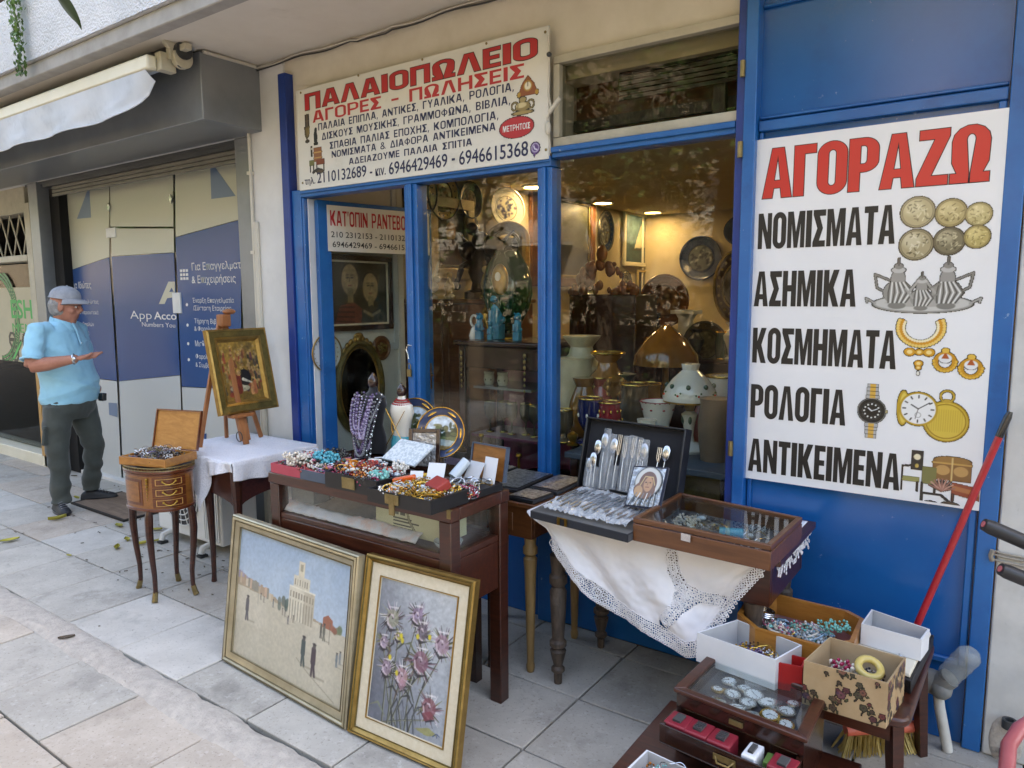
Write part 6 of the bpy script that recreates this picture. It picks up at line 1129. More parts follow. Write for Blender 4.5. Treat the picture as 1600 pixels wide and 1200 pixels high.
# ------------------------------------------------------------------ light table with silver icons, dark table with the lace cloth
ta = thing('wooden_table','brown table with pale turned legs carrying framed silver icons','table',(-1.85,2.66,0)); b = MB('walnut_x'); b.box(-2.12,-1.60,2.425,2.90,.735,.757); b.build('tabletop',ta,bevel=.004); b = MB('walnut_x'); b.box(-2.09,-1.625,2.44,2.46,.60,.734); b.box(-2.09,-1.625,2.86,2.88,.60,.734); b.box(-1.645,-1.625,2.461,2.859,.60,.734); b.box(-2.09,-2.07,2.461,2.859,.60,.734); b.box(-2.0,-1.72,2.434,2.4395,.625,.705); b.build('apron',ta,bevel=.003)
for x in (-2.06,-1.648):
    for y in (2.463,2.84): b = MB('light_wood_leg'); turned(b,x,y,0,.60,.03,[(0,.5),(.03,.62),(.05,.62),(.07,.5),(.1,.52),(.75,.85),(.85,1),(.87,.7),(.89,1.05),(.93,1.05),(.95,.8),(1,.9)]); b.build('leg',ta)
tb = thing('dark_table','dark table with turned legs under the white lace cloth','table',(-1.08,2.64,0)); b = MB('mahogany_x'); b.box(-1.57,-.60,2.385,2.885,.722,.748); b.build('tabletop',tb,bevel=.004); b = MB('mahogany_x'); b.box(-1.50,-.64,2.42,2.44,.56,.721); b.box(-1.50,-.64,2.84,2.86,.56,.721); b.box(-.66,-.64,2.441,2.839,.56,.721); b.box(-1.50,-1.48,2.441,2.839,.56,.721); b.build('apron',tb,bevel=.003)
for x in (-1.50,-.70):
    for y in (2.45,2.83): b = MB('grey_wood_leg'); turned(b,x,y,0,.56,.036,[(0,.45),(.08,.5),(.10,.8),(.12,.8),(.14,.5),(.2,.75),(.26,.95),(.28,.6),(.30,1.0),(.33,1.0),(.35,.7),(.5,.85),(.72,1.0),(.76,.7),(.79,1.05),(.84,1.05),(.86,.8),(1,1)]); b.build('leg',tb)
def icon_tray(label,q,z,th=.018):
    c = quad_pt(q,.5,.5); t = thing('silver_plaque',label,'plaque',(c.x,c.y,z)); P = [quad_pt(q,*uv) for uv in ((0,0),(1,0),(1,1),(0,1))]; I = [p + (c - p) * .10 for p in P]
    b = MB('black_leather'); b.hexa([(*p.xy,z) for p in P],[(*p.xy,z + th) for p in P]); b.build('frame',t,bevel=.003)
    b = MB('silver_relief'); b.sheet(lambda u,v: tuple(quad_pt([(p.x,p.y) for p in I],u,v).xy) + (z + th + .003 + .006 * abs(mnoise.noise((u * 11 + c.x * 30,v * 9,3))) * math.sin(math.pi * min(1,max(0,u))) ** .3,),30,26); b.build('relief',t)
icon_tray('large silver relief plaque nearest the display case',[(-1.97,2.50),(-1.76,2.53),(-1.78,2.86),(-1.99,2.86)],.759); icon_tray('silver relief plaque at the right, by the cutlery case',[(-1.745,2.60),(-1.60,2.60),(-1.61,2.87),(-1.755,2.87)],.759); icon_tray('small dark silver plaque lying at the front corner of the table',[(-1.745,2.43),(-1.61,2.43),(-1.60,2.575),(-1.74,2.575)],.759)
icon_tray('dark framed plaque at the far back of the table',[(-2.10,2.70),(-2.005,2.70),(-2.0,2.88),(-2.10,2.88)],.759)
# lace cloth
LT = .7495
def hem(x):   # height of the lower edge at x
    ks = [(-1.60,.735),(-1.52,.70),(-1.44,.60),(-1.364,.529),(-1.195,.428),(-1.05,.39),(-.90,.355),(-.86,.37),(-.80,.46),(-.73,.60),(-.66,.70),(-.62,.715)]
    return float(np.interp(x,[k[0] for k in ks],[k[1] for k in ks]))
lc = thing('lace_cloth','white cloth with openwork lace borders hanging off the dark table','tablecloth',(-1.08,2.4,.35))
def cloth_pt(u,v):
    x = -1.60 + .975 * u; zb = hem(x)
    if v < .25: t = v / .25; return Vector((x,2.86 - (2.86 - 2.372) * t,LT + .0015))
    t = (v - .25) / .75; z = LT + .002 - (LT - zb) * t; L = LT - zb
    fold = (.024 * math.sin(13 * (x + 1.6) - 5.0 * t + .6) + .016 * math.sin(26 * (x + 1.6) - 9 * t) + .012 * mnoise.noise((x * 9 + t * 4,t * 3,0)) + .006 * mnoise.noise((x * 40,t * 14,5))) * min(1,t * 1.6) * .65
    return Vector((x + .03 * t * (1 - u),2.372 - .012 * min(1,t * 5) + fold * min(1,L * 4) - .015 * t,z))
band = [[(-.98,.72),(-.965,.64),(-.93,.58),(-.935,.52),(-.99,.44)],[(-.93,.58),(-.86,.565),(-.80,.565),(-.765,.55)],[(-.935,.52),(-.88,.56)]]
def seg_d(p,a,b):
    ax,ay = a; bx,by = b; L2 = (bx - ax) ** 2 + (by - ay) ** 2; t = max(0,min(1,((p[0] - ax) * (bx - ax) + (p[1] - ay) * (by - ay)) / L2)); return math.hypot(p[0] - ax - t * (bx - ax),p[1] - ay - t * (by - ay))
def in_band(p): return min(seg_d(p,l[i],l[i + 1]) for l in band for i in range(len(l) - 1))
b = MB('cloth_lace'); NU,NV = 150,90; vs_ = [cloth_pt(i / NU,j / NV) for j in range(NV + 1) for i in range(NU + 1)]; fs = []
for j in range(NV):
    for i in range(NU):
        a = j * (NU + 1) + i; p = vs_[a]; z = p.z
        if j > NV * .26:
            if in_band((p.x,z)) < .021: continue
            if z - hem(p.x) < .048 and p.x > -1.44 and p.x < -.83: continue
            if z - hem(p.x) < .046 and p.x >= -.83: continue
        fs.append((a,a + 1,a + NU + 2,a + NU + 1))
b.add(vs_,fs); b.build('cloth',lc,solid=.0015)
b = MB('cloth_lace'); rr = random.Random(17)
def on_cloth(x,z):   # point of the hanging part with this x and height
    u = (x + 1.60) / .975; zb = hem(x); t = max(0,min(1.02,(LT - z) / max(.02,LT - zb))); 
    p = cloth_pt(max(0,min(1,u - .03 * t * (1 - u) / .975)),.25 + .75 * min(1,t)); return Vector((x,p.y - .002,z))
def lring(x,z,r): c = on_cloth(x,z); b.ring(c,r,.0017,8,4,(rr.gauss(0,.1),1,rr.gauss(0,.1)))
for l in band:
    for i in range(len(l) - 1):
        (ax,ay),(bx,by) = l[i],l[i + 1]; L = math.hypot(bx - ax,by - ay); n = max(2,int(L / .0085)); nx,ny = -(by - ay) / L,(bx - ax) / L
        for k in range(n):
            t = k / n; px,py = ax + (bx - ax) * t,ay + (by - ay) * t
            for o_ in (-.019,-.0095,0,.0095,.019): lring(px + nx * o_ + rr.uniform(-.002,.002),py + ny * o_ + rr.uniform(-.002,.002),rr.uniform(.0042,.0065))
            if k % 4 == 0: lring(px,py,.013); lring(px,py,.017)
x = -1.46
while x < -.645:
    h_ = hem(x)
    for o_ in (.001,.010,.019,.028,.037,.046): lring(x + rr.uniform(-.002,.002),h_ + o_,rr.uniform(.0042,.0062))
    if int(x * 1000) % 4 == 0: lring(x,h_ + .023,.016)
    lring(x + .004,h_ - .005,.0055); x += .0085
o = b.build('lace_edging',lc); o['kind'] = 'stuff'
b = MB('cloth_lace'); rr = random.Random(18)
for i in range(160): b.ring((-.615 + rr.uniform(-.008,.008),2.42 + .42 * rr.random(),.735 - rr.random() * .07),rr.uniform(.005,.008),.0012,9,4,(1,0,rr.gauss(0,.1)))
o = b.build('lace_edging',lc); o['kind'] = 'stuff'
# cutlery case
ck = thing('cutlery_case','open black velvet case of silver cutlery in plastic sleeves','cutlery case',(-1.32,2.48,LT)); qc = [(-1.53,2.285),(-1.085,2.24),(-1.06,2.655),(-1.545,2.70)]
P4 = [quad_pt(qc,*uv) for uv in ((0,0),(1,0),(1,1),(0,1))]; b = MB('black_velvet'); b.hexa([(*p.xy,LT + .003) for p in P4],[(*p.xy,LT + .035) for p in P4]); b.build('base',ck,bevel=.004)
b = MB('brass'); b.M = TRS((-1.37,2.266,LT + .02),R(-5)); b.box(-.022,-.012,-.006,.0,-.012,.014); b.box(.012,.022,-.006,.0,-.012,.014); b.box(-.022,.022,-.004,.0,.014,.018); b.build('clasp',ck)
LMx = TRS((-1.305,2.69,LT + .035),R(-5),R(-14)); b = MB('black_velvet'); b.M = LMx; b.box(-.235,.225,0,.028,0,.30); b.m('black_leather'); b.box(-.245,-.236,-.03,.028,0,.305); b.box(.226,.235,-.03,.028,0,.305); b.box(-.245,.235,-.03,.028,.301,.309); b.build('lid',ck,bevel=.003)
mk('plastic_film','#d3d8dc','#e8ebee',ns=26,rough=.14,spec=.9,bump=1,bs=38,dist=.012,lo=.4,hi=.6); MAT['plastic_film'].node_tree.nodes['Principled BSDF'].inputs['Alpha'].default_value = .30
def spoon(u,z0,z1,kind,rr):
    b = MB('silver'); b.M = LMx @ TRS((u,-.016,z0),0,0,rr.uniform(-.05,.05)); L = z1 - z0
    b.tube([(0,0,0),(0,-.004,L * .3),(0,0,L * .62)],[.011,.008,.006],8,flat=.4)
    if kind: b.ball((0,-.002,L * .82),.021,2,(.9,.35,1.6))
    else:
        for d in (-.008,0,.008): b.tube([(d * .4,0,L * .62),(d,-.002,L * .72),(d,0,L)],.0028,6)
    b.build('spoon' if kind else 'fork',ck)
    b = MB('plastic_film'); b.M = LMx @ TRS((u,-.020,z0 - .006)); b.sheet(lambda s,t: (.021 * (s - .5) * 2 * (1 - .25 * abs(t - .5)) ,-.010 * math.sin(math.pi * s) - .005 * abs(mnoise.noise((s * 6,t * 14,u * 40))),(L + .015) * t),8,20) if rr.random() < .55 else b.sheet(lambda s,t: (.016 * (s - .5) * 2,-.009 * math.sin(math.pi * s),L * .45 * t),8,12); b.build('plastic_sleeve',ck)
rr = random.Random(9)
for i,(u,z0,z1,k) in enumerate(((-.20,.01,.12,1),(-.165,.01,.22,1),(-.13,.012,.26,1),(-.10,.012,.24,1),(-.068,.02,.25,0),(-.03,.02,.24,0),(0.0,.02,.245,0),(.03,.02,.24,0),(.06,.02,.235,1),(.125,.06,.22,0),(.155,.06,.23,1),(-.185,.01,.15,1))): spoon(u,z0,z1,k,rr)
mk('plastic_wrap','#cfd4d8','#eceff1',ns=30,rough=.12,spec=.9,bump=1,bs=40,dist=.012,lo=.4,hi=.6); MAT['plastic_wrap'].node_tree.nodes['Principled BSDF'].inputs['Alpha'].default_value = .66; b = MB('plastic_wrap'); q_ = [quad_pt(qc,*uv) for uv in ((.08,.06),(.93,.08),(.92,.92),(.06,.90))]; qq = [(p.x,p.y) for p in q_]
b.sheet(lambda u,v: tuple(quad_pt(qq,u,v).xy) + (LT + .045 + .020 * abs(mnoise.noise((u * 16,v * 4,0))) + .010 * abs(mnoise.noise((u * 40,v * 18,1))),),70,50); b.build('wrapped_cutlery',ck)
for i in range(14):
    b = MB('silver'); u = .1 + .058 * i; p,r_ = quad_pt(qc,u,.18 + .1 * (i % 2)),quad_pt(qc,u + .02,.70 + .08 * (i % 3)); b.tube([(p.x,p.y,LT + .052),((p.x + r_.x) / 2,(p.y + r_.y) / 2,LT + .058),(r_.x,r_.y,LT + .056)],[.007,.004,.009],8,flat=.45); b.build('knife',ck)
# silver icon
t = thing('silver_icon','silver icon of a veiled figure in a blue frame leaning on the cutlery case','icon',(-1.161,2.500,0.800)); c0,c1 = Vector((-1.215,2.470,0.809)),Vector((-1.060,2.450,0.825)); ax = (c1 - c0); W = ax.length; ax.normalize(); up = (Vector((-1.215,2.550,0.955)) - c0); H = up.length; M = plane_M(c0,ax,up)
b = MB('navy_velvet'); b.M = M; b.box(0,W,0,H,-.012,0); b.build('frame',t,bevel=.002)
b = MB('silver_relief'); b.M = M; b.sheet(lambda u,v: (.007 + (W - .014) * u,.007 + (H - .014) * v,.002 + .003 * abs(mnoise.noise((u * 9,v * 12,8)))),30,36); b.build('relief',t)
P_ = Paint(W,H,.0016); cx = W * .55
P_.ell(cx,H * .62,W * .36,W * .36,'#c9c6bd'); P_.ringp(cx,H * .62,W * .36,.004,'#8d8a80'); P_.ell(cx,H * .58,W * .25,W * .30,'#6e4b36'); P_.ell(cx - W * .06,H * .42,W * .3,W * .22,'#7a553c'); P_.ell(cx + .003,H * .555,W * .125,W * .185,'#b98a5e'); P_.ell(cx - W * .05,H * .60,.004,.0025,'#3a2414'); P_.ell(cx + W * .07,H * .60,.004,.0025,'#3a2414'); P_.line([(cx + W * .01,H * .60),(cx - .001,H * .54)],.003,'#8a5f3c'); P_.line([(cx - W * .04,H * .49),(cx + W * .05,H * .49)],.003,'#7a4030'); P_.ell(cx - W * .22,H * .38,W * .12,W * .14,'#b98f60'); P_.line([(cx - W * .2,H * .52),(cx - W * .1,H * .74),(cx + W * .12,H * .73),(cx + W * .2,H * .55)],.004,'#c9a86a')
for i in range(6): P_.line([(W * .15 + i * W * .13,H * .06),(W * .3 + i * W * .10,H * .34)],.004,'#d8d6d0' if i % 2 else '#77756f')
P_.build('painted_figure','print_gloss',M @ Matrix.Translation((0,0,.0065)),t)
# glass topped jewel box
gb = thing('glass_top_box','shallow brown wooden box with glass lid on the lace cloth','display box',(-.85,2.45,LT)); zb,zt = LT + .004,.84; qb = [(-1.082,2.272,0.840),(-0.597,2.251,0.840),(-0.588,2.609,0.840),(-1.072,2.675,0.840)]; qb = [(p[0],p[1]) for p in qb]
P4 = [quad_pt(qb,*uv) for uv in ((0,0),(1,0),(1,1),(0,1))]; c = quad_pt(qb,.5,.5); I4 = [p + (c - p) * .075 for p in P4]; S4 = [p + (c - p) * .04 for p in P4]; b = MB('walnut_x')
for i in range(4):
    j = (i + 1) % 4; b.hexa([(*P4[i].xy,zb),(*P4[j].xy,zb),(*S4[j].xy,zb),(*S4[i].xy,zb)],[(*P4[i].xy,zt - .022),(*P4[j].xy,zt - .022),(*S4[j].xy,zt - .022),(*S4[i].xy,zt - .022)])
b.build('case',gb,bevel=.003); b = MB('walnut_x')
for i in range(4):
    j = (i + 1) % 4; b.hexa([(*P4[i].xy,zt - .020),(*P4[j].xy,zt - .020),(*I4[j].xy,zt - .020),(*I4[i].xy,zt - .020)],[(*P4[i].xy,zt),(*P4[j].xy,zt),(*I4[j].xy,zt),(*I4[i].xy,zt)])
b.build('lid_frame',gb,bevel=.003); b = MB('case_glass'); b.hexa([(*p.xy,zt - .012) for p in I4],[(*p.xy,zt - .008) for p in I4]); b.build('glass',gb); b = MB('navy_velvet'); b.hexa([(*p.xy,zb) for p in S4],[(*p.xy,zb + .02) for p in S4]); b.build('lining',gb); b = MB('silver'); p = quad_pt(qb,.42,0); b.M = TRS((p.x,p.y - .004,zt - .03),R(-9)); b.box(-.018,.018,-.004,.0,-.014,.012); b.build('clasp',gb)
qi = [(p.x,p.y) for p in I4]; heap('bead_heap','dark beads and chains spread inside the glass topped box',qi,zb + .022,['bead_black','bead_grey','silver','bead_brown','bead_clear'],44,41,h=.014,br=(.002,.0035),rads=(.012,.03),cn=14,chains=('silver','silver','gold'))
p = quad_pt(qi,.22,.5); necklace('pearl necklace coiled inside the glass topped box',(p.x,p.y),.045,zb + .026,.0055,'bead_pearl',33,4)
p = quad_pt(qi,.62,.45); b = MB('bead_turq'); b.M = TRS((p.x,p.y,zb + .042),R(20)); b.tube([(-.04,0,0),(.04,0,0)],.018,12); one(b,'teal_roll','teal roll inside the glass topped box','jewellery roll')
b = MB('card_white'); p = quad_pt(qi,.78,.3); b.M = TRS((p.x,p.y,zb + .024),R(-12)); b.box(-.05,.05,-.04,.04,0,.008)
for i in range(4): b.m('black_velvet'); b.box(-.045 + .024 * i,-.033 + .024 * i,-.036,.03,.0082,.012); b.m('card_white')
one(b,'ring_card','white ring tray with black bars inside the glass topped box','ring tray')

# ------------------------------------------------------------------ paintings leaning on the display table
def leaning(label,bl,br,tl,fr,mat,mat2,liner=None,D=.035):
    bl,br,tl = Vector(bl),Vector(br),Vector(tl); ax = (br - bl); W = ax.length; ax.normalize(); up = tl - bl; up = up - ax * up.dot(ax); H = up.length; M = plane_M(bl,ax,up); c = (bl + br) / 2
    t = thing('framed_painting',label,'painting',c); b = MB(mat); b.M = M
    prof = [(0,-D),(0,-.006),(.006,0),(fr * .3,.004),(fr * .45,-.004),(fr * .8,-.010),(fr,-.016),(fr,-D)]
    n = len(prof)
    def corner(k,a,h): 
        x,y = ((a,a),(W - a,a),(W - a,H - a),(a,H - a))[k]; return (x,y,h)
    vs_ = [corner(k,a,h) for k in range(4) for a,h in prof]; fs = [(k * n + i,((k + 1) % 4) * n + i,((k + 1) % 4) * n + (i + 1) % n,k * n + (i + 1) % n) for k in range(4) for i in range(n)]
    b.add(vs_,[f[::-1] for f in fs]); b.build('frame',t); b = MB(mat2); b.M = M
    for a,r_ in ((fr * .45,.003),(fr * .97,.0035),(.007,.003)): z_ = {0: -.002,1: -.014,2: .0}[[fr * .45,fr * .97,.007].index(a)]; b.tube([(a,a,z_),(W - a,a,z_),(W - a,H - a,z_),(a,H - a,z_)],r_,6,closed=True)
    b.build('frame_beading',t); x0 = fr
    if liner:
        b = MB('linen'); b.M = M; L = liner
        for (x_0,x_1,y0,y1) in ((fr,W - fr,fr,fr + L),(fr,W - fr,H - fr - L,H - fr),(fr,fr + L,fr + L,H - fr - L),(W - fr - L,W - fr,fr + L,H - fr - L)): b.box(x_0,x_1,y0,y1,-D + .002,-.018)
        b.m(mat); a = fr + L - .004; b.tube([(a,a,-.017),(W - a,a,-.017),(W - a,H - a,-.017),(a,H - a,-.017)],.004,6,closed=True); b.build('liner',t); x0 = fr + L
    b = MB('honey_wood'); b.M = M; b.box(.004,W - .004,.004,H - .004,-D - .004,-D - .0005); b.build('backing',t)
    return t,M @ Matrix.Translation((x0 - .002,x0 - .002,-.022)),W - 2 * x0 + .004,H - 2 * x0 + .004
t,M,W,H = leaning('wide painting of a sunny square with walking figures in a pale gilt frame',(-2.842,1.748,.002),(-1.980,1.702,.002),(-2.842,1.838,.655),.052,'gilt_pale','gilt_pale_dark')
P_ = Paint(W,H,.0036); hz = H * .50
g = (P_.Y - hz) / (H - hz); P_.put(np.ones(P_.X.shape),'#aebcc8'); P_.put(np.clip(g,0,1),'#8fa5bd',.75); n = P_.noise(5,3); P_.put(np.clip((n - .48) * 3.5,0,1),'#b9c6cf',.4)
lft = hz + .10 * H * (1 - P_.X / W) + .02 * (P_.noise(24,4) - .5); P_.put(((P_.Y < lft + .06 * H * np.clip(.35 - P_.X / W,0,1) * 3)).astype(float),'#9d93a0'); P_.put((P_.Y < lft).astype(float),'#a7977f'); sq = hz + .01 * (P_.noise(14,5) - .5) + .045 * H * (1 - P_.X / W); P_.put((P_.Y < sq).astype(float),'#bdb5a1'); P_.put(((P_.Y < sq) * np.clip((P_.noise(6,6) - .45) * 3,0,1)),'#c8c0ad',.7); P_.put(((P_.Y < hz * .55) * np.clip((P_.noise(4,16) - .45) * 3,0,1)),'#aca48f',.5)
rr = random.Random(2)
for i in range(16): x = W * (.02 + .021 * i); z_ = hz + .09 * H * (1 - x / W * 1.6); P_.rect(x,z_ - .02 * H,x + W * .022,z_ + rr.uniform(.03,.065) * H,rr.choice(['#b9a78e','#c4b7a0','#a9937c','#bfa48c','#8f8a7c']))
for i in range(10): P_.ell(W * rr.uniform(.40,.50),hz + H * rr.uniform(.0,.07),.012,.018,rr.choice(['#4c5a55','#5d6a60','#6b7268']),.85)
for i in range(9): P_.ell(W * rr.uniform(.76,.95),hz - H * .01 + H * rr.uniform(-.02,.06),.014,.014,rr.choice(['#6b7a5c','#8c5a4a','#7c8468']),.85)
P_.poly([(W * .80,hz),(W * .80,hz + .07 * H),(W * .84,hz + .10 * H),(W * .88,hz + .07 * H),(W * .88,hz)],'#9b6550')
bx = W * .50; P_.rect(bx,hz - .04 * H,bx + W * .22,hz + .20 * H,'#cfc7b2'); P_.rect(bx + W * .13,hz - .04 * H,bx + W * .22,hz + .20 * H,'#b8ae99'); P_.rect(bx + W * .03,hz + .20 * H,bx + W * .17,hz + .29 * H,'#cdc5b0'); P_.rect(bx + W * .07,hz + .29 * H,bx + W * .12,hz + .40 * H,'#d0c6ae'); P_.rect(bx + W * .083,hz + .33 * H,bx + W * .107,hz + .38 * H,'#a39a84'); P_.line([(bx,hz + .20 * H),(bx + W * .22,hz + .20 * H)],.006,'#e0d9c6')
for i in range(9): x = bx + W * (.012 + .024 * i); P_.line([(x,hz - .035 * H),(x,hz + .10 * H)],.0055,'#8d8676'); P_.rect(x - .004,hz + .125 * H,x + .005,hz + .17 * H,'#938b7a')
for i in range(6): x = bx + W * (.045 + .021 * i); P_.rect(x - .003,hz + .22 * H,x + .003,hz + .265 * H,'#948c7b')
def man(x,y,h,c,c2='#5a5452',op=1): P_.line([(x + h * .05,y + .015 * h),(x + h * .55,y + h * .02)],h * .07,'#8f8775',.6); P_.line([(x - h * .06,y),(x - h * .03,y + h * .45)],h * .10,c); P_.line([(x + h * .09,y + .02 * h),(x + h * .01,y + h * .45)],h * .10,c); P_.line([(x - h * .01,y + h * .42),(x,y + h * .80)],[h * .24,h * .22],c); P_.ell(x + h * .01,y + h * .92,h * .075,h * .09,c2); P_.ell(x + h * .01,y + h * .975,h * .09,h * .035,'#3e3b3a')
man(W * .115,H * .30,H * .19,'#5d5a5e'); man(W * .655,H * .165,H * .215,'#4c5654'); man(W * .745,H * .125,H * .235,'#4f4348'); 
for x,y,h,c in ((.24,.50,.05,'#6f6a64'),(.27,.49,.045,'#77706a'),(.36,.485,.06,'#6d7273'),(.45,.46,.05,'#8a7f74'),(.475,.455,.05,'#77706a'),(.505,.41,.06,'#5d5d62'),(.55,.44,.05,'#7d756a'),(.79,.42,.10,'#5d5a52'),(.815,.41,.12,'#6a6a5e'),(.93,.27,.10,'#6f7a80'),(.955,.30,.09,'#7d8488')): man(W * x,H * y,H * h,c)
P_.line([(W * .60,H * .20),(W * .71,H * .13),(W * .93,H * .02)],.004,'#8d8573',.8); P_.line([(W * .86,H * .40),(W * .86,H * .55)],.003,'#6d675c'); P_.line([(W * .215,H * .46),(W * .215,H * .62)],.002,'#7d776c'); P_.grain(.07,90,7)
P_.build('canvas','oil_paint',M,t)
t,M,W,H = leaning('upright painting of mauve thistle flowers with a cream liner and gilt frame',(-1.968,1.700,.002),(-1.462,1.722,.002),(-1.968,1.830,.655),.026,'gilt','gilt_dark',.050)
P_ = Paint(W,H,.0026,'#a5abb1'); P_.put(np.clip(1.1 - (P_.X / W * .9 + P_.Y / H * .55),0,1),'#5b5f69',.95); P_.put(np.clip((P_.X / W * .5 + P_.Y / H) - .85,0,1),'#c3c4c2',.8); P_.put(np.clip((P_.noise(7,5) - .5) * 3,0,1),'#8b9198',.4); rr = random.Random(44)
def stem(p,q,c='#4a4a40'): m = ((p[0] + q[0]) / 2 + rr.uniform(-.02,.02),(p[1] + q[1]) / 2); P_.line([p,m,q],[.007,.006,.004],c); P_.line([(p[0] + .003,p[1]),(m[0] + .003,m[1]),(q[0] + .002,q[1])],.0022,'#a0a48c',.8)
FL_ = [(.20,.73,.050,'#8f8f7a'),(.52,.80,.042,'#8d7a94'),(.12,.55,.032,'#9a8a9e'),(.19,.38,.038,'#9c8798'),(.40,.36,.045,'#b08a92'),(.62,.50,.058,'#7b5566'),(.60,.70,.042,'#5e5560'),(.86,.66,.052,'#9a7d8c'),(.78,.22,.052,'#7c4a54'),(.30,.62,.022,'#a8a04a')]
FL_ = [(u,v,r * 1.4,c) for u,v,r,c in FL_]; base_ = [(.20,.0),(.27,.0),(.34,0),(.40,0),(.46,.0),(.30,.0),(.5,0),(.55,.0)]
for i,(u,v,r,c) in enumerate(FL_): stem((W * base_[i % 8][0],0),(W * u,H * v - r * .6))
for i in range(26): a = rr.uniform(.6,2.6); x,y = W * rr.uniform(.15,.7),H * rr.uniform(.05,.55); L = rr.uniform(.03,.09); P_.line([(x,y),(x + L * math.cos(a) * .6,y + L * math.sin(a) * .7),(x + L * math.cos(a + .5),y + L * math.sin(a + .5))],[.004,.009,.001],rr.choice(['#3d4038','#555a48','#2e3030','#767c66','#5d4a42']),.9)
for u,v,r,c in FL_:
    x,y = W * u,H * v
    for i in range(64): a = rr.random() * 6.28; L = r * rr.uniform(.35,1.0); P_.line([(x + .25 * r * math.cos(a),y + .25 * r * math.sin(a)),(x + L * math.cos(a + .3),y + L * math.sin(a + .3) * 1.05)],[.006,.0015],rr.choice([c,'#2c2a2c','#2a262c','#4a4438','#5d4a58','#b7a9b4','#6d6f42','#d6d2d0']),.9)
    P_.ell(x,y,r * .42,r * .46,c,.75); [P_.line([(x + r * k * .085 * math.cos(k * .8),y + r * k * .085 * math.sin(k * .8)),(x + r * (k + 1) * .085 * math.cos(k * .8 + .8),y + r * (k + 1) * .085 * math.sin(k * .8 + .8))],.006,'#cdbfc4' if k % 3 else '#3a2430',.8) for k in range(6)]; P_.line([(x - r * .5,y - r * .3),(x - r * .1,y - r * .65),(x + r * .4,y - r * .5)],[.004,.012,.003],'#26242a',.85); P_.line([(x - r * .3,y + r * .55),(x + r * .3,y + r * .6)],[.003,.008],'#e2dcdc',.7)
for x,y in ((.34,.63),(.36,.6),(.55,.66),(.7,.68),(.22,.46),(.33,.37)): P_.ell(W * x,H * y,.007,.01,'#c2b23a')
P_.poly([(W * .70,H * .17),(W * .74,H * .12),(W * .86,H * .16),(W * .80,H * .20)],'#7c3f48',.8); P_.poly([(W * .36,H * .30),(W * .40,H * .26),(W * .47,H * .31),(W * .42,H * .35)],'#a8808c',.7)
for k in range(5): x = W * (.34 + .07 * k); P_.line([(x,0),(x - .012,H * .12),(x + .01,H * .2),(x + .03,H * .08)],[.008,.007,.005,.002],['#2f3237','#454a50','#6a7077'][k % 3],.8)
P_.poly([(W * .62,H * .05),(W * .8,H * .09),(W * .92,H * .06),(W * .78,H * .03)],'#8d8a52',.8); P_.line([(W * .86,H * .045),(W * .90,H * .07)],.003,'#2c3c66'); P_.line([(W * .91,H * .045),(W * .91,H * .07),(W * .94,H * .06)],.003,'#2c3c66'); P_.grain(.12,80,3)
P_.build('canvas','oil_paint',M,t)

# ------------------------------------------------------------------ small oval side table with open jewellery box
st_ = thing('oval_side_table','small oval inlaid side table with three drawers and slender curved legs','side table',(-3.79,2.03,0)); cx,cy = -3.79,2.03; RA,RB = .195,.15; yaw = R(10)
ML = Matrix.Translation((cx,cy,0)) @ Matrix.Rotation(yaw,4,'Z')
def oval(a,ra=RA,rb=RB): return (ra * math.copysign(abs(math.cos(a)) ** .85,math.cos(a)),rb * math.copysign(abs(math.sin(a)) ** .85,math.sin(a)))
def oband(b,z0,z1,ra,rb,n=48,caps=True): b.prism([oval(2 * math.pi * i / n,ra,rb) for i in range(n)],(0,0,z1 - z0),(0,0,z0),((1,0,0),(0,1,0)),caps)
b = MB('inlay_wood'); b.M = ML; oband(b,.505,.695,RA - .012,RB - .012); b.build('body',st_); b = MB('inlay_dark'); b.M = ML; oband(b,.497,.513,RA - .006,RB - .006); oband(b,.688,.70,RA - .006,RB - .006); oband(b,.702,.716,RA,RB); b.build('top',st_,bevel=.003)
b = MB('old_brass'); b.M = ML; pts = [(*oval(2 * math.pi * i / 64),.0) for i in range(64)]; b.tube([(p[0] * .985,p[1] * .985,.733) for p in pts],.003,6,closed=True); b.tube([(p[0] * .985,p[1] * .985,.718) for p in pts],.0025,6,closed=True)
for p in pts: b.tube([(p[0] * .985,p[1] * .985,.718),(p[0] * .985,p[1] * .985,.733)],.0018,5)
b.build('gallery',st_)
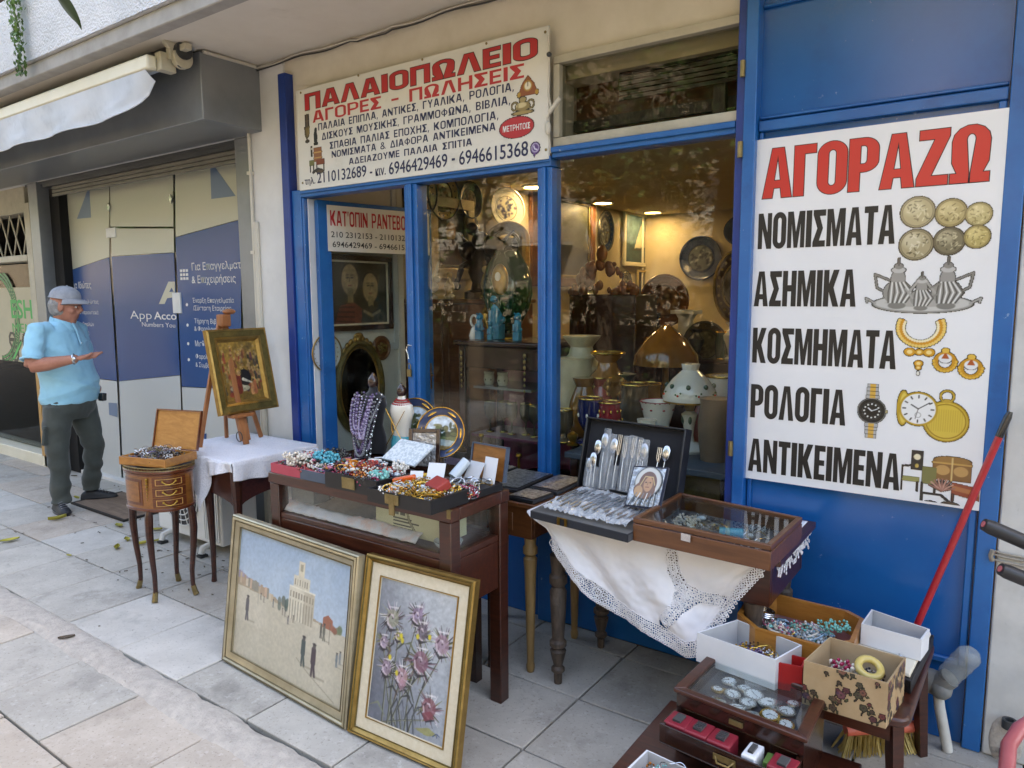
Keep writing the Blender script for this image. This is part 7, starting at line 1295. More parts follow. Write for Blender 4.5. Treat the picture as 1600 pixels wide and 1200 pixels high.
# front towards the street and right: drawers between the two front legs
def arc_panel(b,a0,a1,z0,z1,off,n=10,th=.004):
    for i in range(n):
        p,q = [oval(R(a0 + (a1 - a0) * k / n),RA - .012 + off,RB - .012 + off) for k in (i,i + 1)]; p2,q2 = [oval(R(a0 + (a1 - a0) * k / n),RA - .012 + off - th,RB - .012 + off - th) for k in (i,i + 1)]
        b.hexa([(*p,z0),(*q,z0),(*q2,z0),(*p2,z0)],[(*p,z1),(*q,z1),(*q2,z1),(*p2,z1)])
for k in range(3):
    z0 = .520 + .056 * k; b = MB('inlay_dark'); b.M = ML; arc_panel(b,-62,2,z0,z0 + .050,.004); d = b.build('drawer',st_); b = MB('inlay_line'); b.M = ML
    arc_panel(b,-55,-5,z0 + .008,z0 + .011,.0055,8,.0015); arc_panel(b,-55,-5,z0 + .039,z0 + .042,.0055,8,.0015); arc_panel(b,-56,-54.5,z0 + .008,z0 + .042,.0055,1,.0015); arc_panel(b,-5.5,-4,z0 + .008,z0 + .042,.0055,1,.0015); b.build('inlay',d)
    b = MB('brass'); b.M = ML; pa = [oval(R(a),RA + .004,RB + .004) for a in (-42,-36,-30,-24,-18)]; b.tube([(pa[0][0],pa[0][1],z0 + .03),(pa[1][0] * 1.02,pa[1][1] * 1.02,z0 + .018),(pa[2][0] * 1.03,pa[2][1] * 1.03,z0 + .014),(pa[3][0] * 1.02,pa[3][1] * 1.02,z0 + .018),(pa[4][0],pa[4][1],z0 + .03)],.0032,6); b.ball((pa[0][0],pa[0][1],z0 + .031),.007,1); b.ball((pa[4][0],pa[4][1],z0 + .031),.007,1); b.build('handle',d)
b = MB('inlay_dark'); b.M = ML; arc_panel(b,-128,-82,.53,.67,.0025,8); pn = b.build('side_panel',st_); b = MB('inlay_wood'); b.M = ML; arc_panel(b,-123,-87,.545,.655,.005,8); b.build('inlay',pn)
b = MB('brass'); b.M = ML
for i in range(7): p = oval(R(-72),RA - .006,RB - .006); b.ball((p[0],p[1],.67 - .018 * i),.0095 - .001 * i,1,(1,.8,1.1))
b.build('mount',st_)
for a in (-72,12,108,192):
    b = MB('mahogany'); b.M = ML; p = oval(R(a),RA - .014,RB - .014); d = Vector((p[0],p[1],0)).normalized(); P0 = Vector((p[0],p[1],0))
    b.tube([P0 + d * o + Vector((0,0,z)) for o,z in ((0,.50),(.010,.46),(.014,.38),(.004,.26),(-.012,.14),(-.012,.06),(.0,.015),(.006,.0))],[.017,.021,.020,.016,.013,.012,.013,.015],8); lg = b.build('leg',st_); b = MB('old_brass'); b.M = ML; b.tube([P0 + d * o + Vector((0,0,z)) for o,z in ((-.011,.05),(.0,.015),(.006,.0))],[.0135,.0145,.016],8); b.build('sabot',lg)
jb = thing('jewellery_box','open honey coloured wooden box with jewellery on the oval side table','jewellery box',(cx,cy,.735)); MJ = Matrix.Translation((cx + .0,cy - .0,.7345)) @ Matrix.Rotation(R(17),4,'Z'); b = MB('honey_wood'); b.M = MJ
JW,JD,JH = .155,.115,.045
for (x0,x1,y0,y1) in ((-JW,JW,-JD,-JD + .01),(-JW,JW,JD - .01,JD),(-JW,-JW + .01,-JD + .0105,JD - .0105),(JW - .01,JW,-JD + .0105,JD - .0105)): b.box(x0,x1,y0,y1,0,JH)
b.box(-JW + .002,JW - .002,-JD + .002,JD - .002,.0,.008); b.build('tray',jb,bevel=.002)
ML2 = MJ @ Matrix.Translation((0,JD,JH)) @ Matrix.Rotation(R(-14),4,'X'); b = MB('honey_wood'); b.M = ML2; b.box(-JW + .006,JW - .006,.006,.012,.006,.216); b.m('inlay_dark'); b.box(-JW,JW,-.004,.014,.2165,.2225); b.box(-JW,JW,-.004,.014,0,.0055); b.box(-JW,-JW + .0055,-.004,.014,.006,.216); b.box(JW - .0055,JW,-.004,.014,.006,.216); b.build('lid',jb)
cc = [MJ @ Vector((sx * (JW - .015),sy * (JD - .015),0)) for sx,sy in ((-1,-1),(1,-1),(1,1),(-1,1))]
heap('bead_heap','dark and silver trinkets heaped in the honey wood box',[(p.x,p.y) for p in cc],.752,['bead_black','bead_black','silver','bead_clear','bead_white','bead_grey','bead_brown','bead_purple','old_brass'],70,51,h=.05,br=(.003,.005),rads=(.012,.03),cn=16,chains=('silver','bead_black','old_brass'),inset=.05)

# ------------------------------------------------------------------ cloth covered table with easel, air conditioner below
ct = thing('small_table','dark carved table under a crocheted white cloth beside the oval side table','table',(-3.77,2.5,0)); TX0,TX1,TY0,TY1,TT = -4.12,-3.42,2.235,2.80,.735
b = MB('mahogany_x'); b.box(TX0,TX1,TY0,TY1,TT - .025,TT); b.build('tabletop',ct,bevel=.006); b = MB('mahogany_x')
def _apr(x0,x1,y0,y1,ax):
    n = 14
    for i in range(n):
        u0,u1 = i / n,(i + 1) / n; d0,d1 = .235 - .06 * math.sin(math.pi * u0) ** .6,.235 - .06 * math.sin(math.pi * u1) ** .6; xa,xb = x0 + (x1 - x0) * (u0 if ax == 0 else 0),x0 + (x1 - x0) * (u1 if ax == 0 else 1); ya,yb = y0 + (y1 - y0) * (u0 if ax else 0),y0 + (y1 - y0) * (u1 if ax else 1); zt = TT - .026
        if ax == 0: b.hexa([(xa,ya,zt - d0),(xb,ya,zt - d1),(xb,yb,zt - d1),(xa,yb,zt - d0)],[(xa,ya,zt),(xb,ya,zt),(xb,yb,zt),(xa,yb,zt)])
        else: b.hexa([(xa,ya,zt - d0),(xb,ya,zt - d0),(xb,yb,zt - d1),(xa,yb,zt - d1)],[(xa,ya,zt),(xb,ya,zt),(xb,yb,zt),(xa,yb,zt)])
_apr(TX0 + .03,TX1 - .03,TY0 + .02,TY0 + .04,0); _apr(TX0 + .03,TX1 - .03,TY1 - .04,TY1 - .02,0); _apr(TX1 - .04,TX1 - .02,TY0 + .04,TY1 - .04,1); _apr(TX0 + .02,TX0 + .04,TY0 + .04,TY1 - .04,1); b.build('apron',ct)
for sx,sy in ((-1,-1),(1,-1),(1,1),(-1,1)):
    x,y = (TX0 + .04 if sx < 0 else TX1 - .04),(TY0 + .04 if sy < 0 else TY1 - .04); b = MB('mahogany')
    if sx < 0 and sy < 0: x,y = -3.70,2.262
    b.tube([(x,y,TT - .026),(x + sx * .008,y + sy * .004,TT - .14),(x + sx * .004,y,.42),(x - sx * .004,y,.2),(x,y,.04),(x + sx * .004,y,0)],[.032,.03,.022,.016,.013,.016],8); b.build('leg',ct)
b = MB('cloth_white')
def _cw(u,v):
    x = TX0 - .01 + (TX1 - TX0 + .02) * u; y = TY1 + .005 - (TY1 - TY0 + .01) * min(1,v / .5); z = TT + .004 + .002 * mnoise.noise((u * 30,v * 30,0))
    if v > .5:
        t = (v - .5) / .5; tip = .205 * max(0,1 - abs(u - .58) / .11); d = (.12 + .05 * math.sin(u * 5 + .5) * .5 + (.04 if u < .5 else 0) + tip - .05 * max(0,(u - .72) / .28)) * t
        z -= d; y = TY0 - .012 + (.018 * math.sin(u * 21) + .012 * math.sin(u * 47 + 2)) * t - .006 * min(1,t * 6) + .002 * mnoise.noise((u * 50,v * 60,0))
    e = min(1,max(0,v / .5)); r = .012
    return (x,y,z)
b.sheet(_cw,90,70)
b.sheet(lambda u,v: (TX1 + .010 + .006 * min(1,v * 6) + .012 * math.sin(u * 24) * v,TY0 - .012 + (TY1 - TY0 + .017) * u,TT + .004 - (.10 + .05 * u) * v),30,16); b.sheet(lambda u,v: (TX0 - .010 - .006 * min(1,v * 6) - .012 * math.sin(u * 24) * v,TY1 + .005 - (TY1 - TY0 + .017) * u,TT + .004 - (.13 + .02 * math.sin(u * 8)) * v),30,16)
one(b,'crocheted_cloth','crocheted white cloth with a pointed corner hanging over the small dark table','tablecloth',solid=.003)
b = MB('cloth_white'); rr = random.Random(6)
ez = TT + .006; es = thing('table_easel','wooden table easel holding the gold framed icon painting','easel',(-3.85,2.56,ez)); top = Vector((-3.955,2.565,1.50))
def bar(nm,p,q,w=.026,d=.016,mat='easel_wood'):
    p,q = Vector(p),Vector(q); z_ = (q - p).normalized(); x_ = Vector((0,1,0)); x_ = (x_ - z_ * x_.dot(z_)).normalized(); y_ = z_.cross(x_); M = Matrix((( x_.x,y_.x,z_.x,p.x),(x_.y,y_.y,z_.y,p.y),(x_.z,y_.z,z_.z,p.z),(0,0,0,1))); b = MB(mat); b.M = M; L = (q - p).length; b.box(-w / 2,w / 2,-d / 2,d / 2,0,L); return b.build(nm,es,bevel=.003)
bar('leg',(-3.925,2.354,ez),(-3.962,2.545,1.46)); bar('leg',(-3.892,2.753,ez),(-3.962,2.585,1.46)); bar('mast',(-3.775,2.565,ez),(-3.968,2.565,1.50),.034,.018); bar('rear_leg',(-4.06,2.62,ez),(-3.98,2.57,1.42),.022)
bar('mast_rail',(-3.785,2.545,ez + .02),(-3.83,2.545,.92),.014,.03); bar('mast_rail',(-3.785,2.59,ez + .02),(-3.83,2.59,.92),.014,.03)
b = MB('easel_wood'); b.box(-3.845,-3.785,2.49,2.64,.905,.925); b.build('ledge',es,bevel=.003); b = MB('easel_wood'); b.box(-3.975,-3.915,2.535,2.60,1.445,1.52); b.ball((-3.935,2.60,1.535),.03,2,(1.1,1.4,.6)); b.build('top_clamp',es,bevel=.008); b = MB('cable_dark'); b.ring((-3.79,2.53,ez + .05),.03,.003,16,6,(0,1,0)); b.build('strap',es)
bl = Vector((-3.815,2.425,.927)); ax = Vector((-.045,1,.0)).normalized(); up = Vector((-.100,-.045,.5)); up = (up - ax * up.dot(ax)).normalized(); W,H = .42,.512
ip = thing('icon_painting','gold framed icon painting of many robed figures on the easel','painting',bl); M = plane_M(bl,ax,up); b = MB('gilt_dark'); b.M = M
def fr_ring(b,a0,a1,h0,h1,base=-.02):
    n = 4
    def c4(a): return [(a,a),(W - a,a),(W - a,H - a),(a,H - a)]
    o,i_ = c4(a0),c4(a1)
    for k in range(4):
        j = (k + 1) % 4; b.add([(*o[k],base),(*o[j],base),(*i_[j],base),(*i_[k],base),(*o[k],h0),(*o[j],h0),(*i_[j],h1),(*i_[k],h1)],[(0,3,2,1),(4,5,6,7),(0,1,5,4),(2,3,7,6),(1,2,6,5),(3,0,4,7)])
fr_ring(b,.012,.048,.012,.008); b.m('gilt'); fr_ring(b,0,.0118,.012,.016); fr_ring(b,.0482,.062,.012,.010); fr_ring(b,.0622,.080,.008,-.010); b.build('frame',ip)
P_ = Paint(W - .156,H - .156,.0028,'#7d5f27'); w2,h2 = P_.W,P_.H; rr = random.Random(77); P_.put(np.clip((P_.Y / h2 - .55) * 2.2,0,1),'#a07c34'); P_.put(np.clip((P_.noise(12,3) - .5) * 3,0,1),'#4e3f24',.7)
for i in range(70): u,v = rr.random(),rr.uniform(.1,.82); c = rr.choice(['#6e3a28','#8a5a34','#3e3a2e','#a4884e','#5a3040','#7a6a48','#2e2a24','#9a7a50','#8a3a2a']); P_.line([(w2 * u,h2 * v),(w2 * u + rr.uniform(-.006,.006),h2 * v + rr.uniform(.02,.05))],[.018,.010],c,.85); P_.ell(w2 * u,h2 * v + .052,.006,.007,'#a58558'); P_.ringp(w2 * u,h2 * v + .052,.009,.002,'#c9a450',.7)
P_.ell(w2 * .38,h2 * .20,.07,.022,'#a29a7c'); P_.ell(w2 * .55,h2 * .38,.045,.05,'#1c1815'); P_.line([(w2 * .36,h2 * .17),(w2 * .38,h2 * .42)],[.05,.03],'#6a2a1c'); P_.ell(w2 * .40,h2 * .47,.012,.014,'#b08a5a'); P_.ringp(w2 * .40,h2 * .47,.017,.003,'#c8a252'); P_.line([(w2 * .5,h2 * .35),(w2 * .72,h2 * .28)],[.02,.008],'#b8b09a'); P_.line([(w2 * .78,h2 * .12),(w2 * .80,h2 * .30)],[.035,.02],'#a5603a'); P_.line([(w2 * .7,h2 * .10),(w2 * .72,h2 * .25)],[.025,.02],'#b07a4a'); P_.ell(w2 * .15,h2 * .1,.02,.015,'#8a3a2a'); P_.grain(.35,60,4)
P_.build('canvas','oil_paint',M @ Matrix.Translation((.078,.078,-.008)),ip); b = MB('walnut_x'); b.M = M; b.box(.01,W - .01,.01,H - .01,-.024,-.0205); b.build('backing',ip)
ac = thing('air_conditioner','white outdoor air conditioner unit on feet under the small dark table','air conditioner',(-4.3,2.62,0)); b = MB('plastic_white'); b.box(-4.72,-3.98,2.50,2.76,.07,.60); b.build('casing',ac,bevel=.012)
b = MB('ac_dark'); b.M = Matrix.Translation((-4.42,2.4985,.34)) @ Matrix.Rotation(R(90),4,'X'); b.lathe([(.20,0),(.20,.001)],32); b.build('fan_opening',ac); b = MB('plastic_white')
for r_ in (.2,.165,.13,.095,.06,.025): b.tube([(-4.42 + r_ * math.cos(2 * math.pi * i / 36),2.49,.34 + r_ * math.sin(2 * math.pi * i / 36)) for i in range(36)],.004,5,closed=True)
for i in range(16): a = 2 * math.pi * i / 16; b.tube([(-4.42 + .03 * math.cos(a),2.49,.34 + .03 * math.sin(a)),(-4.42 + .2 * math.cos(a),2.49,.34 + .2 * math.sin(a))],.003,4)
b.build('fan_grille',ac)
for x in (-4.58,-4.12): b = MB('plastic_white'); b.tube([(x,2.44,.02),(x,2.45,.055),(x,2.50,.065),(x,2.80,.065)],.022,8,flat=.8); b.m('ac_dark'); b.box(x - .025,x + .025,2.42,2.47,0,.015); b.build('foot',ac)
for i in range(9): b = MB('plastic_white'); b.box(-4.16 + .019 * i,-4.15 + .019 * i,2.490,2.4985,.10,.56); b.build('rib',ac)

# ------------------------------------------------------------------ low stool with boxes at the right
SZ = .42
sl_ = thing('wooden_stool','low dark wooden stool crowded with open boxes of jewellery','stool',(-.5,2.5,0)); qs = [(-.80,2.22),(-.185,2.19),(-.17,2.80),(-.80,2.78)]
def rr_poly(q,r=.06,n=5):
    P = [Vector((*p,0)) for p in q]; out = []
    for i in range(4):
        a,p,c = P[i - 1],P[i],P[(i + 1) % 4]; s0,s1 = p + (a - p).normalized() * r,p + (c - p).normalized() * r
        for k in range(n + 1): t = k / n; out.append(tuple((s0 * (1 - t) ** 2 + p * 2 * t * (1 - t) + s1 * t * t).xy))
    return out
b = MB('mahogany_x'); pl = rr_poly(qs); b.prism(pl,(0,0,.028),(0,0,SZ - .028),((1,0,0),(0,1,0))); b.build('seat',sl_,bevel=.008); b = MB('mahogany_x'); c = quad_pt(qs,.5,.5)
for (u0,v0,u1,v1) in ((.08,.06,.92,.06),(.08,.94,.92,.94),(.06,.1,.06,.9),(.94,.1,.94,.9)): p,q = quad_pt(qs,u0,v0),quad_pt(qs,u1,v1); d = (q - p).normalized(); nn = Vector((-d.y,d.x,0)) * .01; b.hexa([(*(p - nn).xy,SZ - .085),(*(q - nn).xy,SZ - .085),(*(q + nn).xy,SZ - .085),(*(p + nn).xy,SZ - .085)],[(*(p - nn).xy,SZ - .0285),(*(q - nn).xy,SZ - .0285),(*(q + nn).xy,SZ - .0285),(*(p + nn).xy,SZ - .0285)])
b.build('apron',sl_)
for u,v in ((.07,.08),(.93,.08),(.07,.92),(.93,.92)): p = quad_pt(qs,u,v); o_ = (p - c) * .09; b = MB('mahogany'); b.tube([(p.x,p.y,SZ - .0285),(p.x + o_.x,p.y + o_.y,0)],[.026,.02],4); b.build('leg',sl_)
# octagonal box
ZO = SZ + .001; zr = .525
oc = [(-0.740,2.396,0.525),(-0.754,2.577,0.525),(-0.678,2.643,0.525),(-0.428,2.636,0.525),(-0.372,2.596,0.525),(-0.368,2.399,0.525),(-0.446,2.309,0.525),(-0.654,2.314,0.525)]; oc = [Vector((p[0],p[1],0)) for p in oc]; cc = sum(oc,Vector()) / 8
ob_ = thing('octagonal_box','octagonal honey wood box lined in red with pale blue beads','box',(cc.x,cc.y,ZO)); b = MB('honey_wood'); inn = [p + (cc - p).normalized() * .016 for p in oc]
for i in range(8): j = (i + 1) % 8; b.hexa([(*oc[i].xy,ZO),(*oc[j].xy,ZO),(*inn[j].xy,ZO),(*inn[i].xy,ZO)][::-1],[(*oc[i].xy,zr),(*oc[j].xy,zr),(*inn[j].xy,zr),(*inn[i].xy,zr)][::-1])
b.build('side',ob_); mk('red_felt','#5d2024','#6d2a2c',ns=14,rough=.95,sheen=.4); b = MB('red_felt'); b.prism([tuple(p.xy) for p in inn[::-1]],(0,0,.03),(0,0,ZO),((1,0,0),(0,1,0))); b.build('lining',ob_)
def sub(q,u0,u1,v0,v1): return [tuple(quad_pt(q,a,b_).xy) for a,b_ in ((u0,v0),(u1,v0),(u1,v1),(u0,v1))]
qo = [tuple(inn[0].xy),tuple(inn[5].xy),tuple(inn[4].xy),tuple(inn[1].xy)]
heap('bead_heap','pale blue and pearl bead strands filling the octagonal box',sub(qo,.12,.92,.15,.85),ZO + .032,['bead_blue','bead_blue','bead_pearl','bead_clear','bead_white','bead_teal','bead_green',('bead_pearl','bead_pink')],66,61,br=(.0045,.0065),h=.035,cn=3)
b = MB('silver'); p = quad_pt(qo,.16,.62); 
for k in range(3): b.ring((p.x,p.y,zr - .03 + .007 * k),.034,.003,28,6,(.15,.1,1))
one(b,'bangle','stack of silver bangles at the left end of the octagonal box','bangle')
p = quad_pt(qo,.82,.5); necklace('pale green bead necklace at the right end of the octagonal box',(p.x,p.y),.045,zr - .02,.005,'bead_teal',71,3)
def open_box(label,q,z0,z1,out,inn_,name='open_box',th=.004,pat=None):
    c = quad_pt(q,.5,.5); t = thing(name,label,'box',(c.x,c.y,z0)); P = [quad_pt(q,*uv) for uv in ((0,0),(1,0),(1,1),(0,1))]; I = [p + (c - p).normalized() * th * 1.5 for p in P]
    for i in range(4):
        j = (i + 1) % 4; b = MB(out); b.hexa([(*P[i].xy,z0),(*P[j].xy,z0),(*I[j].xy,z0),(*I[i].xy,z0)],[(*P[i].xy,z1),(*P[j].xy,z1),(*I[j].xy,z1),(*I[i].xy,z1)])
        m2 = (P[i] + P[j]) / 2; b.m(inn_); K = [p + (c - p).normalized() * (th * 1.5 + .001) for p in P]; K2 = [p + (c - p).normalized() * (th * 1.5 + .0016) for p in P]
        b.hexa([(*K[i].xy,z0),(*K[j].xy,z0),(*K2[j].xy,z0),(*K2[i].xy,z0)],[(*K[i].xy,z1 - .001),(*K[j].xy,z1 - .001),(*K2[j].xy,z1 - .001),(*K2[i].xy,z1 - .001)]); b.build('side',t)
    b = MB(inn_); b.hexa([(*p.xy,z0 + .001) for p in I],[(*p.xy,z0 + .005) for p in I]); b.build('floor',t); return t,P
qw = [(-0.806,2.189,0.520),(-0.543,2.151,0.520),(-0.501,2.293,0.520),(-0.728,2.357,0.520)]; qw = [(p[0],p[1]) for p in qw]
open_box('white cardboard box of brooches in front of the octagonal box',qw,SZ + .001,.52,'card_white','card_in')
heap('bead_heap','dark brooches and a gold charm in the white cardboard box',sub(qw,.25,.92,.2,.85),SZ + .02,['bead_brown','bead_black','gold','silver','bead_purple','bead_white'],40,62,br=(.003,.005),h=.05,rads=(.01,.022),cn=4)
qr = [(-0.540,2.167,0.510),(-0.472,2.181,0.510),(-0.476,2.244,0.510),(-0.537,2.242,0.510)]; mk('bright_red','#a31a1c','#b02222',ns=9,rough=.4); open_box('little bright red box between the white and the flowered box',[(p[0],p[1]) for p in qr],SZ + .001,.505,'bright_red','bright_red','red_gift_box')
zf = .555; qf = [(-0.457,2.125,0.555),(-0.235,2.125,0.555),(-0.214,2.312,0.555),(-0.428,2.325,0.555)]; qf = [(p[0],p[1]) for p in qf]; mk('kraft','#a18763','#ad9471',ns=12,rough=.8); mk('kraft_in','#a8906f','#b39c7c',ns=8,rough=.8)
t,P4 = open_box('flowered brown paper box holding bracelets and a yellow bangle',qf,SZ + .001,zf,'kraft','kraft_in','flowered_box')
rr = random.Random(19)
for i in (0,1):
    a,c_ = P4[i],P4[i + 1]; W = (c_ - a).length; H = zf - SZ - .002; P_ = Paint(W,H,.0022)
    for k in range(30):
        x,y,r = W * rr.random(),H * rr.random(),rr.uniform(.004,.012); col = rr.choice(['#6a3a3e','#7a4a52','#5a4a38','#8a5a4a','#54503a','#7d3d3a','#4d3550'])
        for m_ in range(5): aa = 6.28 * m_ / 5 + k; P_.ell(x + r * .6 * math.cos(aa),y + r * .6 * math.sin(aa),r * .5,r * .45,col,.8)
        P_.ell(x,y,r * .3,r * .3,'#3a2226',.9); P_.line([(x,y - r),(x + rr.uniform(-.01,.01),y - r * 2.2)],.0015,'#5a4a34')
        P_.ell(x + r * 1.3,y - r,r * .5,r * .22,'#6a6a44',.8,rr.random() * 3)
    d = (c_ - a).normalized(); n = d.cross(Vector((0,0,1))); o = a + n * .0009; P_.build('printed_flowers','print',plane_M((o.x,o.y,SZ + .002),d,(0,0,1)),t)
mk('bakelite','#b9a45a','#c6b26c',ns=7,rough=.3,coat=.3); p = quad_pt(qf,.68,.45); b = MB('bakelite'); b.ring((p.x,p.y,zf - .012),.030,.011,28,10,(.3,-.5,1)); one(b,'bangle','thick yellow bangle in the flowered box','bangle')
p = quad_pt(qf,.38,.45); necklace('white and dark red pearl bracelet in the flowered box',(p.x,p.y),.032,zf - .05,.007,'bead_pearl',81,4); p = quad_pt(qf,.36,.4); necklace('dark red bead bracelet among the pearls in the flowered box',(p.x,p.y),.03,zf - .028,.006,'bead_magenta',82,2)
heap('bead_heap','pale bracelets and black clip under the yellow bangle',sub(qf,.1,.9,.1,.9),SZ + .02,['bead_pearl','bead_black','silver','bead_white','bead_magenta'],40,63,h=.07,rads=(.015,.03))
# flat watch box and white lid at the back right
qk = [(-0.405,2.567,0.475),(-0.215,2.302,0.475),(-0.167,2.702,0.475),(-0.366,2.724,0.475)]; qk = [(-.385,2.42),(-.20,2.36),(-.175,2.74),(-.37,2.72)]
t = thing('watch_box','flat black box with a cream pad holding a wristwatch and earrings','box',(-.28,2.55,SZ)); P4 = [quad_pt(qk,*uv) for uv in ((0,0),(1,0),(1,1),(0,1))]; b = MB('black_leather'); b.hexa([(*p.xy,SZ + .001) for p in P4],[(*p.xy,SZ + .045) for p in P4]); b.build('base',t,bevel=.003); c = quad_pt(qk,.5,.5); b = MB('paper_cream'); b.hexa([(*(p + (c - p) * .07).xy,SZ + .0455) for p in P4],[(*(p + (c - p) * .09).xy,SZ + .058) for p in P4]); b.build('pad',t,bevel=.003)
def wristwatch(c,r,rz,label,gold=False):
    t = thing('wristwatch',label,'watch',c); M = TRS(c,rz); b = MB('gold' if gold else 'silver'); b.M = M; b.lathe([(r * .9,0),(r,.003),(r,.006),(r * .85,.008)],24); b.tube([(0,r * .8,.004),(0,r * 1.6,.004),(0,r * 2.6,.0)],[r * .5,r * .45,r * .4],8,flat=.15); b.tube([(0,-r * .8,.004),(0,-r * 1.6,.004),(0,-r * 2.6,.0)],[r * .5,r * .45,r * .4],8,flat=.15); b.build('case',t)
    b = MB('card_white'); b.M = M; b.lathe([(0,.0085),(r * .82,.0085)],24); b.m('black_velvet'); b.box(-.0008,.0008,0,r * .6,.0088,.0094); b.box(0,r * .5,-.0008,.0008,.0088,.0094); b.build('dial',t)
wristwatch(tuple(quad_pt(qk,.28,.42).xy) + (SZ + .059,),.019,.6,'steel wristwatch lying on the cream pad')
for k in range(3): p = quad_pt(qk,.74 + .0 * k,.16 + .12 * k); b = MB('silver'); b.ring((p.x,p.y,SZ + .063),.009,.0014,16,5,(.4,.2,1)); one(b,'earring',['front','middle','rear'][k] + ' silver hoop earring in the row on the cream pad','earring','hoop earrings on the cream pad')
qv = [(-0.365,2.495,0.550),(-0.190,2.476,0.550),(-0.177,2.575,0.550),(-0.356,2.632,0.550)]; open_box('white cardboard box lid at the back of the stool with a red band',[(p[0],p[1]) for p in qv],.48,.55,'card_white','card_in'); b = MB('bright_red'); p = quad_pt([(p[0],p[1]) for p in qv],.62,.5)
for k in range(3): b.ring((p.x + .004 * k,p.y,.492 + .008 * k),.024,.003,20,6,(.3,.2,1))
one(b,'bracelet','red bracelet coiled in the white box lid','bracelet')
# watch chest with open drawer
cz = .45; qc_ = [(-.785,1.945),(-.392,1.905),(-.395,2.185),(-.768,2.235)]; z0c = .245
wc = thing('watch_chest','dark wooden chest with glass lid full of pocket watches and an open drawer','chest',(-.58,2.07,z0c)); P4 = [quad_pt(qc_,*uv) for uv in ((0,0),(1,0),(1,1),(0,1))]; c = quad_pt(qc_,.5,.5); B4 = [p + (c - p) * .05 for p in P4]; b = MB('dark_wood')
I4 = [p + (c - p) * .13 for p in B4]
for i in range(4): j = (i + 1) % 4; b.hexa([(*B4[i].xy,.393),(*B4[j].xy,.393),(*I4[j].xy,.393),(*I4[i].xy,.393)],[(*B4[i].xy,cz - .018),(*B4[j].xy,cz - .018),(*I4[j].xy,cz - .018),(*I4[i].xy,cz - .018)])
b.hexa([(*p.xy,z0c) for p in B4],[(*p.xy,z0c + .04) for p in B4]); b.hexa([(*p.xy,z0c + .041) for p in (B4[0],I4[0],I4[3],B4[3])],[(*p.xy,.3925) for p in (B4[0],I4[0],I4[3],B4[3])]); b.hexa([(*p.xy,z0c + .041) for p in (I4[1],B4[1],B4[2],I4[2])],[(*p.xy,.3925) for p in (I4[1],B4[1],B4[2],I4[2])]); b.build('body',wc)
b = MB('mahogany_x'); L4 = [p + (c - p) * .17 for p in P4]
for i in range(4): j = (i + 1) % 4; b.hexa([(*P4[i].xy,cz - .016),(*P4[j].xy,cz - .016),(*L4[j].xy,cz - .016),(*L4[i].xy,cz - .016)],[(*P4[i].xy,cz),(*P4[j].xy,cz),(*L4[j].xy,cz),(*L4[i].xy,cz)])
b.build('lid_frame',wc,bevel=.004); b = MB('case_glass'); b.hexa([(*p.xy,cz - .010) for p in L4],[(*p.xy,cz - .006) for p in L4]); b.build('lid_glass',wc); b = MB('navy_velvet'); b.hexa([(*p.xy,.388) for p in I4],[(*p.xy,.398) for p in I4]); b.build('padding',wc)
p0 = quad_pt([tuple(p.xy) for p in L4],0,0); k = 0; qL = [tuple(p.xy) for p in L4]; rr = random.Random(5)
def pocket_watch(c,r,rz,mat,face):
    t = thing('pocket_watch','','watch',c,rz,'pocket watches under the chest lid'); M = TRS(c,rz,rr.uniform(-.12,.12),rr.uniform(-.12,.12)); b = MB(mat); b.M = M; b.lathe([(0,-.003),(r * .85,-.002),(r,.003),(r * .95,.007),(r * .84,.008)],24); b.tube([(0,r,.002),(0,r * 1.2,.002)],r * .1,8); b.ring((0,r * 1.38,.002),r * .2,r * .045,14,6); b.build('case',t)
    b = MB('card_white' if face else mat); b.M = M; b.lathe([(0,.0085 if face else .0105),(r * .5,.0085 if face else .010),(r * .83,.0078)],24)
    if face: b.m('black_velvet'); a1,a2 = rr.random() * 6.28,rr.random() * 6.28; b.tube([(0,0,.0095),(r * .6 * math.cos(a1),r * .6 * math.sin(a1),.0095)],.0009,4); b.tube([(0,0,.0095),(r * .42 * math.cos(a2),r * .42 * math.sin(a2),.0095)],.0011,4); [b.ball((r * .66 * math.cos(6.28 * i / 12),r * .66 * math.sin(6.28 * i / 12),.0088),.0016,1) for i in range(12)]
    b.build('dial',t); return t
spots = [(.14,.84),(.34,.80),(.10,.50),(.27,.52),(.46,.72),(.20,.20),(.40,.22),(.46,.45),(.63,.66),(.57,.16),(.72,.36),(.84,.62),(.90,.28),(.76,.10),(.86,.88)]
desc = ['silver pocket watch in the far left corner of the chest','silver pocket watch second along the back of the chest','small tan pocket watch at the left of the chest','silver pocket watch left of centre in the chest','broad white faced pocket watch in the middle of the chest','pocket watch in the near left corner of the chest','white faced pocket watch along the near edge, left','pocket watch just under the broad white faced one','ivory faced pocket watch right of centre at the back','closed engraved silver watch along the near edge','gold pocket watch in the right half of the chest','silver watch near the right end of the chest','gold rimmed watch by the right front corner','silver watch at the near right edge','small watch in the far right corner of the chest']
for (u,v),l_ in zip(spots,desc): p = quad_pt(qL,.06 + .88 * u,.08 + .86 * v); i = spots.index((u,v)); o = pocket_watch((p.x,p.y,.402),1.22 * [.022,.021,.017,.021,.026,.02,.022,.022,.024,.021,.024,.023,.02,.019,.018][i],rr.random() * 6.28,'gold' if i in (2,10,12) else 'silver',i not in (9,5)); o['label'] = l_
b = MB('plastic_film'); p = quad_pt(qL,.42,.92); b.M = TRS((p.x,p.y,.405),.4); b.box(-.03,.03,-.02,.02,0,.012); one(b,'plastic_bag','crumpled clear plastic bag among the pocket watches','bag')
